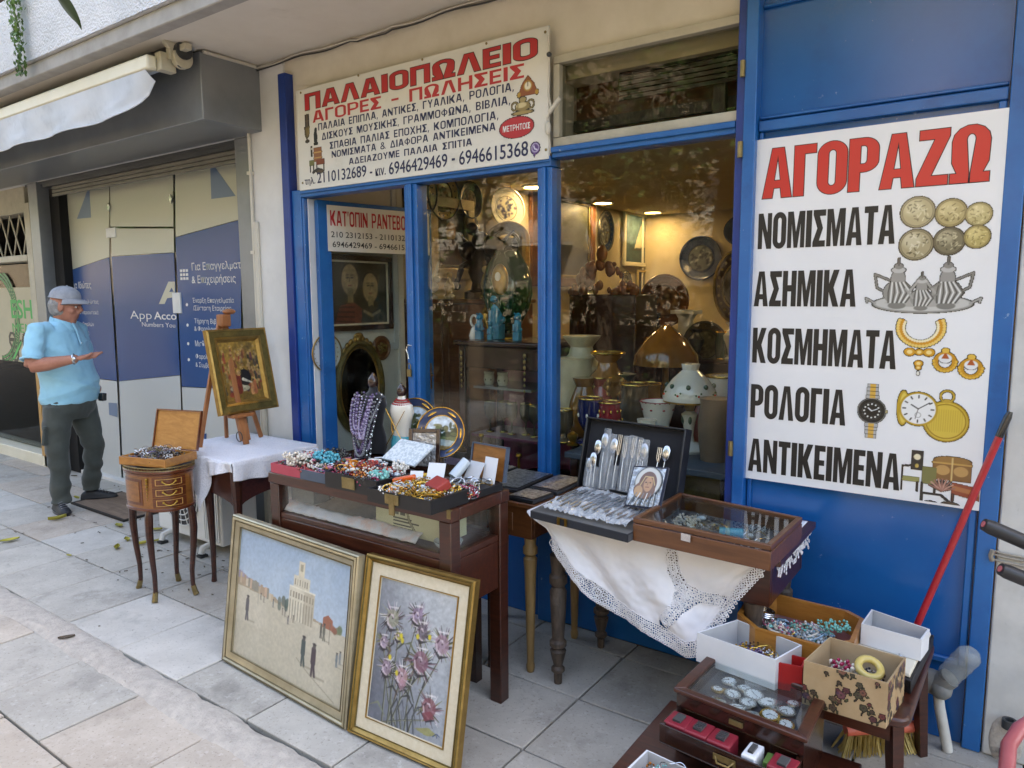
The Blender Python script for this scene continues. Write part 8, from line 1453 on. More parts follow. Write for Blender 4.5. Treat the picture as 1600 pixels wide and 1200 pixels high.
# drawer
dq = [(-.787,1.850),(-.400,1.810),(-.405,1.932),(-.775,1.968)]; dr,P5 = None,None
D4 = [quad_pt(dq,*uv) for uv in ((0,0),(1,0),(1,1),(0,1))]; dcn = quad_pt(dq,.5,.5); b = MB('dark_wood'); J4 = [p + (dcn - p).normalized() * .016 for p in D4]
for i in range(4): j = (i + 1) % 4; b.hexa([(*D4[i].xy,.327),(*D4[j].xy,.327),(*J4[j].xy,.327),(*J4[i].xy,.327)],[(*D4[i].xy,.384),(*D4[j].xy,.384),(*J4[j].xy,.384),(*J4[i].xy,.384)])
b.hexa([(*p.xy,.322) for p in D4],[(*p.xy,.3265) for p in D4]); dro = b.build('drawer',wc,bevel=.002); b = MB('old_brass'); p = quad_pt(dq,.52,0); b.M = TRS((p.x,p.y - .004,.355),R(-4)); b.tube([(-.026,0,.006),(-.016,-.012,-.004),(.016,-.012,-.004),(.026,0,.006)],.003,6); b.box(-.032,.032,-.002,.001,-.004,.014); b.build('handle',dro)
b = MB('old_brass'); p = quad_pt(qc_,.5,.02); b.M = TRS((p.x,p.y - .004,.412),R(-6)); b.box(-.02,.02,-.003,.003,-.006,.008); b.build('lock_plate',wc)
mk('crimson','#7c1c2a','#8d2634',ns=8,rough=.5); px_ = [.10,.27,.45,.68,.90]
for k,u in enumerate(px_):
    p = quad_pt(dq,u,.42)
    t = thing('ring_box',['leftmost crimson ring box in the open drawer','second crimson ring box from the left in the drawer','middle crimson ring box with a striped clip','white ring box between the crimson ones in the drawer','rightmost crimson ring box in the open drawer'][k],'ring box',(p.x,p.y,.327),0,'ring boxes in the chest drawer')
    m = 'card_white' if k == 3 else 'crimson'; w_ = .02 if k == 3 else .034; M = TRS((p.x,p.y,.327),R(-4)); b = MB(m); b.M = M; b.box(-w_,w_,-.036,.036,0,.060); b.build('body',t,bevel=.005); b = MB('black_velvet'); b.M = M; b.box(-w_ * .35,w_ * .35,-.02,.02,.0605,.067)
    if k in (1,2): 
        b.m('silver'); [b.box(-w_ * .4,w_ * .4,-.018 + .008 * i,-.015 + .008 * i,.0675,.069) for i in range(5)]
    b.build('insert',t)
b = MB('leaf_green'); p = quad_pt(dq,.79,.5); b.M = TRS((p.x,p.y,.327)); b.box(-.010,.010,-.025,.025,0,.05); one(b,'green_box','thin green box in the drawer beside the white ring box','box',bevel=.003)
# bench carrying chest and white jewellery box
bn = thing('low_bench','low dark bench under the watch chest','bench',(-.6,1.95,0)); b = MB('mahogany_x'); b.box(-.90,-.30,1.62,2.21,.215,.243); b.build('top',bn,bevel=.004)
for x in (-.88,-.36):
    for y in (1.64,2.15): b = MB('mahogany'); b.box(x,x + .04,y,y + .04,0,.2145); b.build('leg',bn)
qj = [(-.835,1.62),(-.60,1.60),(-.585,1.765),(-.82,1.80)]; qj = [(-.815,1.62),(-.52,1.60),(-.50,1.765),(-.80,1.795)]
open_box('white cardboard box of tangled bracelets at the bottom of the picture',qj,.2445,.325,'card_white','card_in','bracelet_box')
heap('bead_heap','tangled bangles and dark bracelets in the lowest white box',qj,.265,['bead_black','bead_black','silver','gold','bead_teal','bead_navy','bead_amber','bead_white','bead_grey'],110,64,h=.06,br=(.003,.006),rads=(.018,.036),cn=26,chains=('silver','gold','bakelite'),inset=.06)

# ------------------------------------------------------------------ broom, pipe with bottle, cart handles
br_ = thing('broom','long handled broom with red pole leaning against the blue panel','broom',(-.33,2.76,0)); bt_,tp_ = Vector((-.335,2.765,.10)),Vector((-.012,2.86,1.235)); mk('broom_red','#9e1420','#ab1c28',ns=5,rough=.3,coat=.3,dirt=[('#c98a8a',22,.72,.78,.5)]); mk('bristle','#a58f52','#c0ab6c',ns=30,rough=.8); mk('coral_plastic','#c25a42','#cc6a52',ns=6,rough=.4)
b = MB('broom_red'); d = (tp_ - bt_).normalized(); b.tube([bt_,tp_ - d * .09],.0115,12); b.build('pole',br_); b = MB('bead_black'); b.tube([tp_ - d * .09,tp_ - d * .02,tp_],[.0125,.012,.008],12); b.build('grip',br_); hd = bt_ + Vector((-.02,-.10,-.02)); b = MB('coral_plastic'); b.M = TRS(bt_ + Vector((.02,-.06,-.01)),R(40)); b.tube([(-.13,0,0),(0,0,.012),(.13,0,0)],[.02,.028,.02],10); b.build('head',br_)
b = MB('bristle'); rr = random.Random(3); Mh = TRS(bt_ + Vector((.02,-.06,-.015)),R(40))
for i in range(260): u = rr.uniform(-.13,.13); b.M = Mh; b.tube([(u,rr.uniform(-.015,.015),0),(u * 1.25 + rr.uniform(-.01,.01),rr.uniform(-.04,.04),-.078)],.0022,3)
b.M = None; o = b.build('bristles',br_); o['kind'] = 'stuff'
pb = thing('standpipe','wall pipe with a clear plastic bottle pushed over its elbow','pipe',(-.15,2.88,0)); mk('pipe_white','#b3b1a8','#c4c2ba',ns=14,rough=.7,bump=.4,bs=60); mk('pipe_grey','#6d6e6c','#85857f',ns=12,rough=.7,bump=.8,bs=40)
b = MB('pipe_white'); b.tube([(-.165,2.865,.25),(-.150,2.86,.15),(-.12,2.85,.02),(-.115,2.85,0)],[.016,.018,.018,.017],10); b.build('pipe',pb); b = MB('pipe_grey'); b.ball((-.185,2.87,.235),.045,3,(1.2,.9,1)); b.ball((-.15,2.85,.225),.038,2); b.tube([(-.16,2.86,.23),(-.125,2.85,.275)],[.036,.034],12); b.build('joint',pb)
mk('pet_plastic','#9aa09c','#b6bbb6',ns=14,rough=.15,coat=.6,bump=.6,bs=30); MAT['pet_plastic'].node_tree.nodes['Principled BSDF'].inputs['Alpha'].default_value = .42; b = MB('pet_plastic'); a_,z_ = Vector((-.138,2.855,.265)),Vector((-.062,2.84,.395)); d = (z_ - a_); b.tube([a_ + d * t for t in (0,.08,.2,.25,.4,.45,.6,.65,.8,.9,1.0)],[.030,.036,.040,.037,.041,.038,.041,.038,.041,.038,.024],18); b.build('bottle',pb)
hc = thing('hand_cart','cart handles with two black rubber grips and a red frame tube at the right edge','hand cart',(.2,1.9,0)); mk('grip_black','#17171a','#222226',ns=12,rough=.42,bump=.1); mk('cart_red','#a85558','#b56064',ns=8,rough=.35,coat=.2)
for p,q in (((-0.040,1.878,1.110),(.20,1.98,1.0)),((-0.003,1.861,1.020),(.20,1.96,.93))):
    b = MB('grip_black'); p,q = Vector(p),Vector(q); b.tube([p,p + (q - p) * .06,p + (q - p) * .55,q],[.0135,.0165,.0165,.016],16); g_ = b.build('grip',hc); b = MB('cart_red'); x_ = (q - p).normalized(); b.tube([p - x_ * .002,p + x_ * .002],.007,10); b.build('grip_end',g_)
b = MB('cart_red'); b.tube([(.20,1.98,1.0),(.30,2.02,.93),(.33,2.1,.5),(.30,2.15,.2)],.014,10); b.tube([(.20,1.96,.93),(.30,1.98,.88),(.33,2.1,.5)],.014,10); b.build('frame_tube',hc)
p_ = [(0.046,2.243,0.330),(0.048,2.342,0.360),(0.070,2.411,0.380),(0.104,2.473,0.390),(0.204,2.581,0.400)]; b = MB('cart_red'); b.tube(p_,.020,12); b.tube([p_[-1],(.30,2.15,.2)],.02,12); b.tube([p_[0],(p_[0][0] + .02,p_[0][1],0.0)],.02,12); b.build('frame_tube',hc)
# door lock, leaves, mat
b = MB('old_brass'); c_ = Vector((-2.723,2.885,1.215)); b.box(c_.x - .014,c_.x + .014,2.876,2.888,c_.z - .03,c_.z + .01); b.tube([(c_.x - .01,2.882,c_.z + .01),(c_.x - .01,2.882,c_.z + .035),(c_.x,2.882,c_.z + .045),(c_.x + .01,2.882,c_.z + .035),(c_.x + .01,2.882,c_.z + .01)],.003,6); one(b,'padlock','brass padlock hanging from a hook on the door post','padlock',bevel=.003)
b = MB('silver'); c_ = Vector((-2.730,2.885,1.302)); b.tube([(c_.x + .03,2.90,c_.z + .05),(c_.x,2.885,c_.z + .055),(c_.x - .012,2.882,c_.z + .03),(c_.x,2.882,c_.z + .005),(c_.x + .004,2.882,c_.z - .02)],.005,8); one(b,'door_hook','curled metal hook on the blue door post','hook')
b = MB('walnut_x'); mk('mat_brown','#6f5d4f','#86725f',ns=3,rough=.95,stretch=(1,9,1),bump=.6,bs=60,dirt=[('#4e4138',5,.55,.7,.6)]); mk('mat_edge','#26221f',rough=.9)
b = MB('mat_brown'); b.box(-6.05,-5.27,2.54,2.92,.001,.013); m_ = one(b,'door_mat','brown striped door mat in front of the office door','door mat'); b = MB('mat_edge'); b.box(-6.07,-5.25,2.52,2.539,.001,.015); b.box(-5.269,-5.25,2.54,2.92,.001,.015); b.box(-6.07,-6.051,2.54,2.92,.001,.015); b.build('edge',m_)
lp = [(90,813,'large yellow leaf at the foot of the standing man',.075),(15,846,'curled yellow leaf at the far left of the paving',.07),(186,823,'yellow leaf by the corner of the door mat',.06),(199,845,'bright green yellow leaf behind the oval table legs',.05),(221,852,'crumpled yellow leaf under the oval side table',.06),(248,846,'brownish yellow leaf between the side table legs',.055),(183,858,'flat tan leaf left of the side table legs',.05),(245,829,'pale leaf under the rear of the side table',.05),(108,870,'small yellow leaf on a slab joint',.025),(104,999,'curled brown leaf near the mortar strip',.045),(120,780,'yellow leaf on the mat by the shoe',.05),(110,743,'dark leaf near the office threshold',.04)]
rr = random.Random(8)
for x,y,l_,s_ in lp:
    pass
LEAF = [((-5.698,2.269,0.000),0),((-5.462,1.874,0.000),1),((-5.170,2.451,0.000),2),((-4.817,2.331,0.000),3),((-4.651,2.339,0.000),4),((-4.630,2.444,-0.000),5),((-4.709,2.210,0.000),6),((-4.862,2.558,0.000),7),((-4.818,1.967,0.000),8),((-3.636,1.444,0.000),9),((-6.121,2.590,0.015),10),((-6.987,2.949,0.000),11)]
for c_,i in LEAF:
    s_ = lp[i][3]; a = rr.random() * 6.28; b = MB('bark' if i in (9,11) else 'leaf_dry'); cu = rr.uniform(.2,.5); M = TRS((c_[0],c_[1],c_[2] + .003),a,rr.uniform(-.1,.1)); b.M = M
    b.sheet(lambda u,v: ((v - .5) * s_ * 1.6,(u - .5) * s_ * .75 * math.sin(math.pi * min(1,max(.02,v))) ** .7,.004 + cu * s_ * (abs(u - .5) * 2) ** 2 * .6 + cu * s_ * .5 * (v - .5) ** 2 * 2),6,8); one(b,'fallen_leaf',lp[i][2],'leaf','fallen leaves on the paving')
b = MB('bark'); rr = random.Random(15)
for i in range(170): x,y = (rr.gauss(-5.6,.5),rr.gauss(2.85,.14)) if i < 80 else (rr.gauss(-4.2,.45),rr.gauss(2.35,.22)) if i < 140 else (rr.uniform(-6.2,-3.3),rr.choice([1.99,2.395,1.6]) + rr.gauss(0,.012)); b.M = TRS((x,y,.003),rr.random() * 6.28); s_ = rr.uniform(.003,.011); b.box(-s_,s_,-s_ * .35,s_ * .35,0,.003)
b.M = None; o = b.build('leaf_litter'); tag(o,'tiny crumbs of dry leaf scattered on the paving','litter',kind='stuff')

# ------------------------------------------------------------------ the man by the office door
mk('skin','#a8705a','#b98069',ns=9,rough=.5,spec=.35,dirt=[('#8f4f42',14,.55,.75,.4)]); mk('shirt_blue','#8cc3da','#9ad0e4',ns=5,rough=.85,bump=.25,bs=220,sheen=.2); mk('trouser_grey','#3b403c','#474c47',ns=6,rough=.9,bump=.3,bs=180,sheen=.15); mk('cap_grey','#95989f','#a3a6ac',ns=30,rough=.85,bump=.3,bs=260); mk('shoe_black','#15161a','#1e1f24',ns=12,rough=.6,bump=.2); mk('hair_grey','#8d8a86','#a3a09c',ns=40,rough=.7,bump=1,bs=160,dist=.01)
pm = thing('person','man in light blue polo shirt and grey cap holding out his open hand','person',(-5.98,2.53,0)); IX,IY = Vector((.394,.919,0)),Vector((-.919,.394,0)); PW = Vector((-5.98,2.53,0))
def pw(p): return PW + IX * p[0] + IY * p[1] + Vector((0,0,p[2]))
MPm = Matrix(((IX.x,IY.x,.072 * IX.x,PW.x),(IX.y,IY.y,.072 * IX.y,PW.y),(0,0,1,0),(0,0,0,1)))   # he leans a little forward
def organic(name,b,mat,vox,sm,fold=None):
    me = b.mesh('tmp'); o = bpy.data.objects.new('tmp',me); COL.objects.link(o)
    q = o.modifiers.new('r','REMESH'); q.mode = 'VOXEL'; q.voxel_size = vox; q = o.modifiers.new('s','SMOOTH'); q.iterations = sm; q.factor = .5
    dg = bpy.context.evaluated_depsgraph_get(); dg.update(); m2 = bpy.data.meshes.new_from_object(o.evaluated_get(dg)); bpy.data.objects.remove(o)
    if fold:
        nn = [v.normal.copy() for v in m2.vertices]
        for v,n in zip(m2.vertices,nn): v.co += n * fold(v.co)
    m2.transform(INV[pm.name] @ MPm); m2.materials.clear(); m2.materials.append(MAT[mat]); m2.polygons.foreach_set('use_smooth',[True] * len(m2.polygons)); m2.update(); m2.name = name
    o = bpy.data.objects.new(name,m2); COL.objects.link(o); o.parent = pm; return o
F2,S2 = Vector((.75,-.66,0)),Vector((-.66,-.75,0))       # chest direction, his right side
def loft(b,rings,n=28,F=F2,S=S2):
    vs_ = []; 
    for (cx,cy,z,a,d) in rings:
        for j in range(n): t = 2 * math.pi * j / n; p = Vector((cx,cy,z)) + S * (a * math.copysign(abs(math.cos(t)) ** .85,math.cos(t))) + F * (d * math.copysign(abs(math.sin(t)) ** .9,math.sin(t))); vs_.append(p)
    k = len(rings); fs = [(i * n + j,i * n + (j + 1) % n,(i + 1) * n + (j + 1) % n,(i + 1) * n + j) for i in range(k - 1) for j in range(n)]; fs += [tuple(range(n))[::-1],tuple(range((k - 1) * n,k * n))]; b.add(vs_,fs)
HC = Vector((-.085,-.03,1.555)); HF,HS = Vector((.92,-.36,-.14)).normalized(),Vector((-.36,-.93,0)); HU = HS.cross(HF) if HS.cross(HF).z > 0 else HF.cross(HS)
HM = Matrix(((HF.x,HS.x,HU.x),(HF.y,HS.y,HU.y),(HF.z,HS.z,HU.z)))
def hp(f,s,u): return HC + HF * f + HS * s + HU * u
# body: head, neck, arms and hands as one surface
b = MB('skin'); b.ball(hp(-.012,0,.03),1,3,(.104,.077,.105),HM); b.ball(hp(.03,0,-.045),1,3,(.072,.062,.082),HM); b.ball(hp(.052,0,-.098),1,3,(.040,.038,.030),HM); b.ball(hp(.085,0,.035),1,2,(.022,.058,.018),HM)
b.tube([hp(.088,0,.028),hp(.104,0,.002),hp(.117,0,-.020)],[.011,.014,.018],8); b.ball(hp(.100,.013,-.026),.012,2); b.ball(hp(.100,-.013,-.026),.012,2); b.ball(hp(.088,0,-.058),1,2,(.014,.026,.008),HM); b.ball(hp(.084,0,-.072),1,2,(.015,.024,.009),HM)
for s_ in (-1,1): b.ball(hp(.058,s_ * .046,-.022),1,2,(.03,.024,.026),HM); b.ball(hp(-.004,s_ * .078,-.005),1,2,(.022,.011,.034),HM)
b.tube([(-.125,.005,1.40),(-.105,-.005,1.46),(-.092,-.02,1.53)],[.085,.066,.066],14); loft(b,[(-.06,0,.86,.15,.12),(-.1,0,1.1,.14,.11),(-.12,0,1.36,.15,.08),(-.12,0,1.42,.06,.05)])
RS,RE,RW = Vector((-.262,-.150,1.375)),Vector((-.300,-.235,1.128)),Vector((-.010,-.315,1.180))
b.tube([RS,RS.lerp(RE,.5),RE],[.055,.052,.044],12); b.tube([RE,RE.lerp(RW,.12),RE.lerp(RW,.35),RE.lerp(RW,.7),RW],[.044,.050,.052,.039,.030],12)
LS,LE,LW = Vector((-.01,.145,1.375)),Vector((.045,.235,1.12)),Vector((.10,.12,.95)); b.tube([LS,LE],[.055,.044],12); b.tube([LE,LE.lerp(LW,.35),LW],[.044,.045,.032],12); b.ball(LW + Vector((.02,-.02,-.05)),.045,2)
hd = Vector((.965,-.05,.19)).normalized(); hs_ = Vector((0,1,.25)).normalized(); hu_ = hd.cross(hs_).normalized()
def hq(a,s,u): return RW + hd * a + hs_ * s + hu_ * u
b.tube([RW,hq(.03,0,0),hq(.065,0,-.004),hq(.098,0,-.002)],[.030,.036,.044,.040],12,flat=.5)
b.ball(hq(.06,-.0,-.002),1,2,(.045,.042,.018))
for s_,L,up in ((-.033,.072,.016),(-.011,.082,.008),(.011,.078,.004),(.032,.062,-.002)):
    p0 = hq(.085,s_,0); b.tube([p0,p0 + hd * L * .4 + hs_ * s_ * .10 - hu_ * up * .3,p0 + hd * L * .72 + hs_ * s_ * .16 + Vector((0,0,up * .9)),p0 + hd * L + hs_ * s_ * .2 + Vector((0,0,up * 1.6))],[.0115,.0105,.0095,.0075],8)
b.tube([hq(.015,-.026,.0),hq(.045,-.052,.006) + Vector((0,0,.010)),hq(.075,-.060,.0) + Vector((0,0,.026)),hq(.098,-.060,0) + Vector((0,0,.040))],[.016,.0135,.0115,.008],8)
organic('body',b,'skin',.0055,3)
b = MB('hair_grey'); b.M = MPm
b.ball(hp(-.030,0,.012),1,3,(.092,.080,.070),HM); 
hb = MB('hair_grey'); hb.ball(hp(-.036,0,.010),1,3,(.088,.0795,.072),HM); hb.ball(hp(-.03,0,-.03),1,3,(.08,.072,.055),HM); organic('hair',hb,'hair_grey',.007,2,lambda c: .003 * mnoise.noise(c * 60))
for s_ in (-1,1):
    b = MB('print_white'); b.M = MPm; b.ball(hp(.083,s_ * .031,.012),.0095,2); b.m('bead_black'); b.ball(hp(.0905,s_ * .031,.011),.0045,1); b.build('eye',pm)
b = MB('hair_grey'); b.M = MPm
for s_ in (-1,1): b.tube([hp(.094,s_ * .014,.030),hp(.094,s_ * .032,.034),hp(.080,s_ * .05,.028)],.004,6,flat=.6)
b.build('eyebrows',pm)
b = MB('red_felt'); b.M = MPm; b.tube([hp(.090,-.022,-.066),hp(.099,-.008,-.0645),hp(.099,.008,-.0645),hp(.090,.022,-.066)],.0022,5); b.build('mouth_line',pm)
b = MB('bead_black'); b.M = MPm
for s_ in (-1,1): b.tube([hp(.100,s_ * .031 + .021 * math.cos(a),.013 + .016 * math.sin(a)) for a in [2 * math.pi * i / 14 for i in range(14)]],.0016,5,closed=True); b.tube([hp(.098,s_ * .052,.02),hp(.05,s_ * .080,.022),hp(-.005,s_ * .086,.018)],.0022,5)
b.tube([hp(.101,-.010,.018),hp(.104,0,.02),hp(.101,.010,.018)],.0016,5); b.build('glasses',pm)
# cap with brim
cp = MB('cap_grey'); 
def dome(u,v): a,e = 2 * math.pi * u,math.pi / 2 * v; return hp(-.014,0,.064) + HM @ Vector((.110 * math.cos(a) * math.cos(e),.086 * math.sin(a) * math.cos(e),.092 * math.sin(e) ** .8))
cp.sheet(dome,32,12); cp.M = None
for i in range(10): pass
cp.tube([hp(-.014,0,.063) + HM @ Vector((.1105 * math.cos(2 * math.pi * i / 32),.0865 * math.sin(2 * math.pi * i / 32),0)) for i in range(32)],.004,6,closed=True); cp.ball(hp(-.014,0,.157),.007,2)
for k in range(6): a = k * math.pi / 3; cp.tube([hp(-.014,0,.064) + HM @ Vector((.1105 * math.cos(a) * math.cos(e),.0865 * math.sin(a) * math.cos(e),.0925 * math.sin(e) ** .8)) for e in [math.pi / 2 * j / 10 for j in range(11)]],.0012,4)
br2 = MB('cap_grey')
def brim(u,v): a = (u - .5) * math.pi * .92; r = 1 + .70 * v * math.cos(a) ** .6; q = Vector((.106 * math.cos(a) * r,.082 * math.sin(a) * (1 + .12 * v),-.024 * v * v - .012 * (abs(u - .5) * 2) ** 2 * v * 2)); return hp(-.012,0,.068) + HM @ q
br2.sheet(brim,24,8)
for m_,nm,so in ((cp,'cap',0),(br2,'cap_brim',.006)):
    m_.v = [tuple(MPm @ Vector(p)) for p in m_.v]; m_.build(nm,pm,solid=so)
# polo shirt
def folds(c):
    if c.x < -.22 and c.z > 1.1: return .006 * mnoise.noise(c * 22) + .004 * math.sin(c.z * 60 + c.x * 30)
    q_ = c.z * 11 - c.x * 9 + 2.2 * mnoise.noise(c * 4); k_ = .011 * max(0,1 - abs(math.sin(q_)) * 2.2) * max(0,mnoise.noise((c.x * 5,c.y * 5,c.z * 4 + 7)) + .25)
    f = k_ + .020 * max(0,mnoise.noise((c.x * 5 + c.z * 9,c.y * 6,c.z * 3 - c.x * 5))) * (1 if c.z < 1.3 else .5) + .004 * mnoise.noise((c.x * 18,c.y * 18,c.z * 16))
    e = max(0,1 - abs(c.z - (.93 + .35 * (c.x + .05))) / .05); g = max(0,1 - abs(c.z - (1.02 - .4 * (c.x + .1))) / .03); return f + .010 * e + .009 * g - .004
b = MB('shirt_blue'); loft(b,[(-.050,0,.825,.200,.162),(-.048,0,.86,.203,.172),(-.050,-.002,.94,.206,.182),(-.062,-.004,1.03,.203,.180),(-.082,-.002,1.12,.197,.166),(-.102,0,1.21,.196,.152),(-.118,0,1.30,.200,.140),(-.126,0,1.37,.188,.120),(-.122,0,1.42,.135,.095),(-.110,0,1.455,.078,.076)])
b.tube([Vector((-.20,-.10,1.385)),RS + Vector((0,0,.012)),RS.lerp(RE,.42),RS.lerp(RE,.80)],[.074,.074,.070,.071],16); b.tube([Vector((-.05,.10,1.385)),LS,LS.lerp(LE,.8)],[.078,.082,.076],16); organic('polo_shirt',b,'shirt_blue',.009,4,folds)
b = MB('shirt_blue'); 
def collar(u,v): a = 2 * math.pi * u; g = .012 if abs(u - .25) < .06 else 0; c = Vector((-.105 + .006 * v,-.006,1.452 + .034 * (1 - abs(v * 2 - 1)) - .03 * v + (-.018 * math.sin(a) if True else 0))); r = .072 + .022 * v; return c + S2 * (r * math.cos(a)) + F2 * (r * 1.0 * math.sin(a)) + Vector((0,0,-.035 * v * max(0,math.sin(a)) ** 2))
b.sheet(collar,36,8); b.v = [tuple(MPm @ Vector(p)) for p in b.v]; b.build('collar',pm,solid=.005)
b = MB('shirt_blue'); b.tube([Vector((-.105,-.006,1.44)) + F2 * .088,Vector((-.11,0,1.36)) + F2 * .139,Vector((-.104,0,1.27)) + F2 * .163],.013,8,flat=.35)
b.m('card_white')
for t in (.25,.6,.92): b.ball((Vector((-.105,-.006,1.44)) + F2 * .092).lerp(Vector((-.104,0,1.27)) + F2 * .170,t),.006,1)
b.v = [tuple(MPm @ Vector(p)) for p in b.v]; b.build('placket',pm)
b = MB('shirt_blue'); d_ = (RE - RS).normalized(); x_,y_,_ = frame_from(d_); c_ = RS.lerp(RE,.80); b.tube([c_ + x_ * (.071 * math.cos(a)) + y_ * (.071 * math.sin(a)) for a in [2 * math.pi * i / 24 for i in range(24)]],.008,6,closed=True); b.v = [tuple(MPm @ Vector(p)) for p in b.v]; b.build('sleeve_hem',pm)
# trousers
def tfold(c): return .010 * max(0,mnoise.noise((c.x * 7,c.y * 7,c.z * 7 + c.x * 6))) + .007 * math.sin(c.z * 42 + 5 * c.x + 3 * mnoise.noise(c * 5)) * (1 if c.z < .34 else (.5 if c.z < .55 else .25)) + .003 * mnoise.noise(c * 26)
b = MB('trouser_grey'); loft(b,[(-.055,0,.70,.15,.12),(-.055,0,.76,.185,.150),(-.052,0,.84,.195,.158),(-.05,0,.88,.19,.15)])
b.tube([(-.125,-.085,.80),(-.138,-.10,.66),(-.135,-.105,.45),(-.112,-.100,.25),(-.108,-.105,.105),(-.108,-.107,.065)],[.105,.098,.074,.066,.068,.069],16); b.tube([(.02,.07,.80),(.058,.075,.66),(.115,.075,.45),(.105,.105,.25),(.095,.130,.12),(.095,.132,.085)],[.105,.097,.074,.066,.066,.067],16); organic('trousers',b,'trouser_grey',.009,3,tfold)
b = MB('trouser_grey'); c_ = Vector((-.188,-.150,.60)); b.M = MPm @ TRS(c_,R(48),0,R(4)); b.box(-.055,.055,-.012,.012,-.07,.07); b.box(-.058,.058,-.016,.012,.045,.075); b.build('cargo_pocket',pm,bevel=.008)
b = MB('bead_black'); b.M = MPm @ TRS((.165,-.03,.85),.5); b.box(-.018,.018,-.03,.03,-.03,.03); b.build('belt_pouch',pm,bevel=.006)
def shoe(c,ang,nm='shoe'):
    M = MPm @ TRS(c,ang); b = MB('shoe_black'); rings = [(-.135,.030,.03,.055),(-.11,.040,.038,.078),(-.06,.042,.04,.095),(-.01,.044,.042,.085),(.05,.048,.04,.066),(.10,.046,.03,.052),(.135,.030,.02,.034)]; n = 16; vs_ = []
    for x,wd,_,h in rings:
        for j in range(n): t = 2 * math.pi * j / n; vs_.append((x,wd * math.cos(t) * (1.0 if math.sin(t) < 0 else .82),.024 + max(-.018,(h - .024) * math.sin(t)) if math.sin(t) > 0 else .024 + .018 * math.sin(t)))
    k = len(rings); b.M = M; b.add(vs_,[(i * n + j,i * n + (j + 1) % n,(i + 1) * n + (j + 1) % n,(i + 1) * n + j) for i in range(k - 1) for j in range(n)] + [tuple(range(n))[::-1],tuple(range((k - 1) * n,k * n))]); o = b.build(nm,pm,sub=1)
    b = MB('bead_black'); b.M = M; b.prism([(.138 * math.cos(a) * (1 if math.cos(a) > 0 else .98),.046 * math.sin(a)) for a in [2 * math.pi * i / 20 for i in range(20)]],(0,0,.020),(0,0,.001),((1,0,0),(0,1,0))); b.build('sole',o)
    b = MB('bead_grey'); b.M = M
    for i in range(4): x = .005 + .022 * i; b.tube([(x,-.026,.080 - .009 * i),(x + .004,0,.090 - .011 * i),(x,.026,.080 - .009 * i)],.0025,5)
    b.build('laces',o)
shoe((-.105,-.165,0),R(-72)); shoe((.155,.115,0),R(-14))
b = MB('silver'); d_ = (RW - RE).normalized(); x_,y_,_ = frame_from(d_); c_ = RE.lerp(RW,.93); b.tube([c_ + x_ * (.034 * math.cos(a)) + y_ * (.034 * math.sin(a)) for a in [2 * math.pi * i / 20 for i in range(20)]],.008,6,closed=True,flat=1.2); b.ball(c_ + Vector((0,-.034,.004)),.017,2,(.9,.4,.9)); b.v = [tuple(MPm @ Vector(p)) for p in b.v]; b.build('wristwatch',pm)

# ------------------------------------------------------------------ the other side of the street, seen in the window reflections
ob = thing('opposite_building','sunlit cream apartment block across the street','building',(-2,-21,0))
mk('facade_far','#857a68','#93887a',ns=3,rough=.9); b = MB('facade_far'); b.box(-80,16,-23,-21,0,15); b.build('wall',ob)
for x in range(-54,15,4):
    for z in (1.0,4.2,7.4,10.4):
        b = MB('dark_metal'); b.box(x,x + 1.6,-20.99,-20.9,z,z + 1.9); b.build('window',ob)
    b = MB('drip_grey'); b.box(x - .6,x + 2.2,-20.98,-20.0,3.75,3.9); b.box(x - .6,x + 2.2,-20.02,-19.98,3.9,4.8); b.build('balcony',ob)
def tree(x,y,h,rad,seed,label,n=5200):
    rr = random.Random(seed); t = thing('street_tree',label,'tree',(x,y,0),0,'street trees along the kerb')
    b = MB('bark'); b.tube([(x,y,-.2),(x + .05,y,1.2),(x - .04,y + .05,2.4),(x + .02,y,h * .6)],[.16,.13,.11,.07],10); tips = []
    for i in range(9):
        a = rr.random() * 6.28; e = Vector((x + math.cos(a) * rad * rr.uniform(.5,.85),y + math.sin(a) * rad * rr.uniform(.5,.85),h * rr.uniform(.62,.95))); s_ = Vector((x,y,h * rr.uniform(.36,.58)))
        m = (s_ + e) / 2 + Vector((0,0,.25)); b.tube([s_,m,e],[.05,.03,.012],6); tips += [e,m,(m + e) / 2]
    b.build('trunk',t)
    lf = MB('leaf_dark'); lf.m('leaf_green'); cl = [p + Vector((rr.gauss(0,.3),rr.gauss(0,.3),rr.gauss(0,.25))) for p in tips for _ in range(3)]
    for i in range(n):
        p = rr.choice(cl) + Vector((rr.gauss(0,.34),rr.gauss(0,.34),rr.gauss(0,.26))); lf.m('leaf_dark' if rr.random() < .55 else 'leaf_green')
        u = Vector((rr.gauss(0,1),rr.gauss(0,1),rr.gauss(0,.5))).normalized(); v_ = u.cross(Vector((rr.gauss(0,1),rr.gauss(0,1),rr.gauss(0,1)))).normalized(); s_ = rr.uniform(.05,.10)
        lf.poly([p - u * s_,p - v_ * s_ * .45,p + u * s_,p + v_ * s_ * .45])
    o = lf.build('crown',t); return t
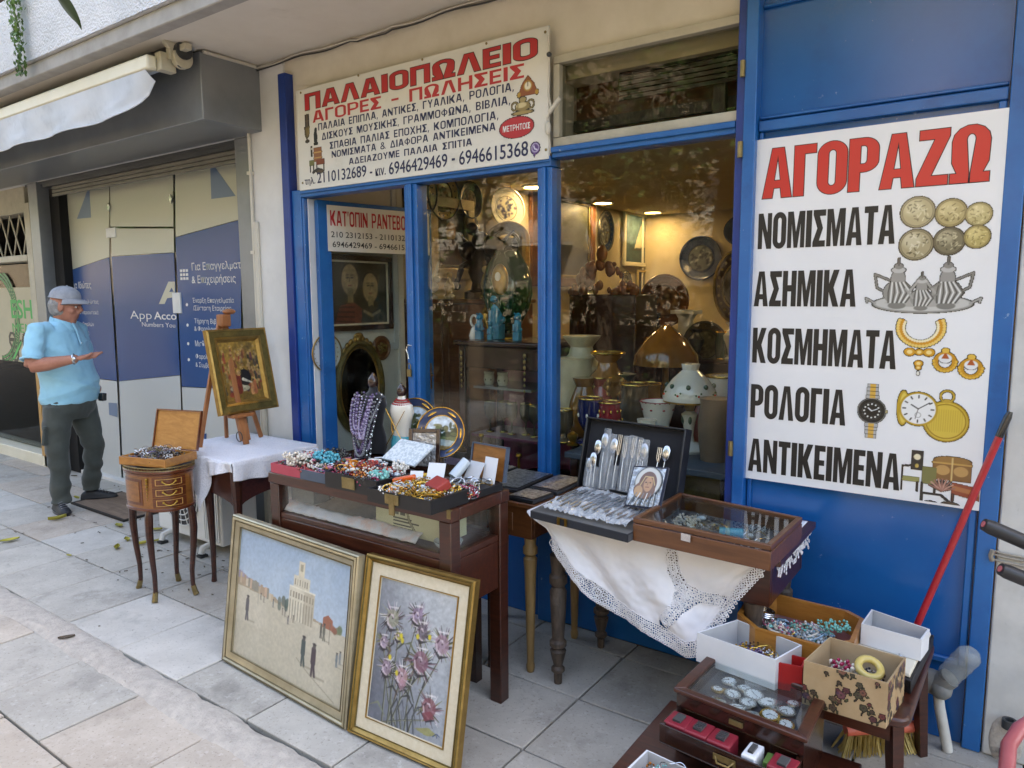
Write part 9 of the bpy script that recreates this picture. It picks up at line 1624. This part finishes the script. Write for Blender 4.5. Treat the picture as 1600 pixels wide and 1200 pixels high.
tree(-3.2,-3.4,5.6,1.9,3,'leafy street tree at the kerb opposite the office'); tree(1.3,-3.6,5.2,1.8,5,'leafy street tree at the kerb behind the viewpoint'); tree(5.2,-3.3,6.0,2.0,8,'tall street tree at the kerb to the right'); tree(-5.6,-4.6,5.0,2.0,21,'low spreading street tree across the pavement'); tree(-10.4,-4.4,5.6,2.1,23,'broad street tree at the far end of the street'); tree(-18.0,-4.4,5.6,2.2,33,'distant street tree added beyond the others to dim far reflections'); tree(-23.0,-4.2,5.8,2.2,35,'most distant street tree'); tree(-13.6,-4.0,5.8,2.1,27,'last street tree along the kerb')  # the two farthest trees are added to dim reflections in the corner shop
tree(-7.4,-3.5,5.4,1.9,11,'leafy street tree at the kerb far left')
# a twig with one dark leaf hanging into the view at the upper left
tw = thing('tree_branch','branch tip with a dark green leaf hanging in at the upper left','branch',(-2.218,0.945,2.450))
c_ = Vector((-2.133,0.911,2.450)); b = MB('bark'); p2 = Vector((-2.439,0.901,2.430)); b.tube([c_ + Vector((.3,-.6,.3)),c_,p2 + Vector((0,0,0))],[.012,.008,.006],6); b.build('twig',tw)
b = MB('leaf_dark'); l0,l1 = Vector((-2.209,0.981,2.440)),Vector((-2.193,1.037,2.380)); ax = (l1 - l0); sd_ = ax.cross(Vector((.3,1,.6))).normalized()
def _leaf(u,v): return l0 + ax * v + sd_ * ((u - .5) * .095 * math.sin(math.pi * min(1,v * .93 + .07)) ** .7) + Vector((0,0,.012 * abs(u - .5) * 2 - .02 * v * v))
b.sheet(_leaf,6,12); b.build('leaf',tw)
b = MB('bark'); b.tube([c_,l0],.004,5); b.build('leaf_stalk',tw)

hg = MB('leaf_dark'); rr = random.Random(40)  # added leaf screen out of view, darkens what the shop glass reflects
for i in range(15000):
    p = Vector((rr.uniform(-44,4),-5.6 + rr.gauss(0,.22),rr.random() ** .7 * 1.75)); hg.m('leaf_dark' if rr.random() < .7 else 'leaf_green'); a = rr.random() * 6.28; u = Vector((math.cos(a),rr.gauss(0,.4),math.sin(a))) * rr.uniform(.05,.10); v_ = Vector((-math.sin(a),rr.gauss(0,.4),math.cos(a))) * .045
    hg.poly([p - u,p - v_,p + u,p + v_])
hg.m('bark'); hg.box(-44,4,-5.75,-5.45,-.16,1.1); o = hg.build('hedge'); tag(o,'dark clipped hedge added across the street to darken the window reflections','hedge')
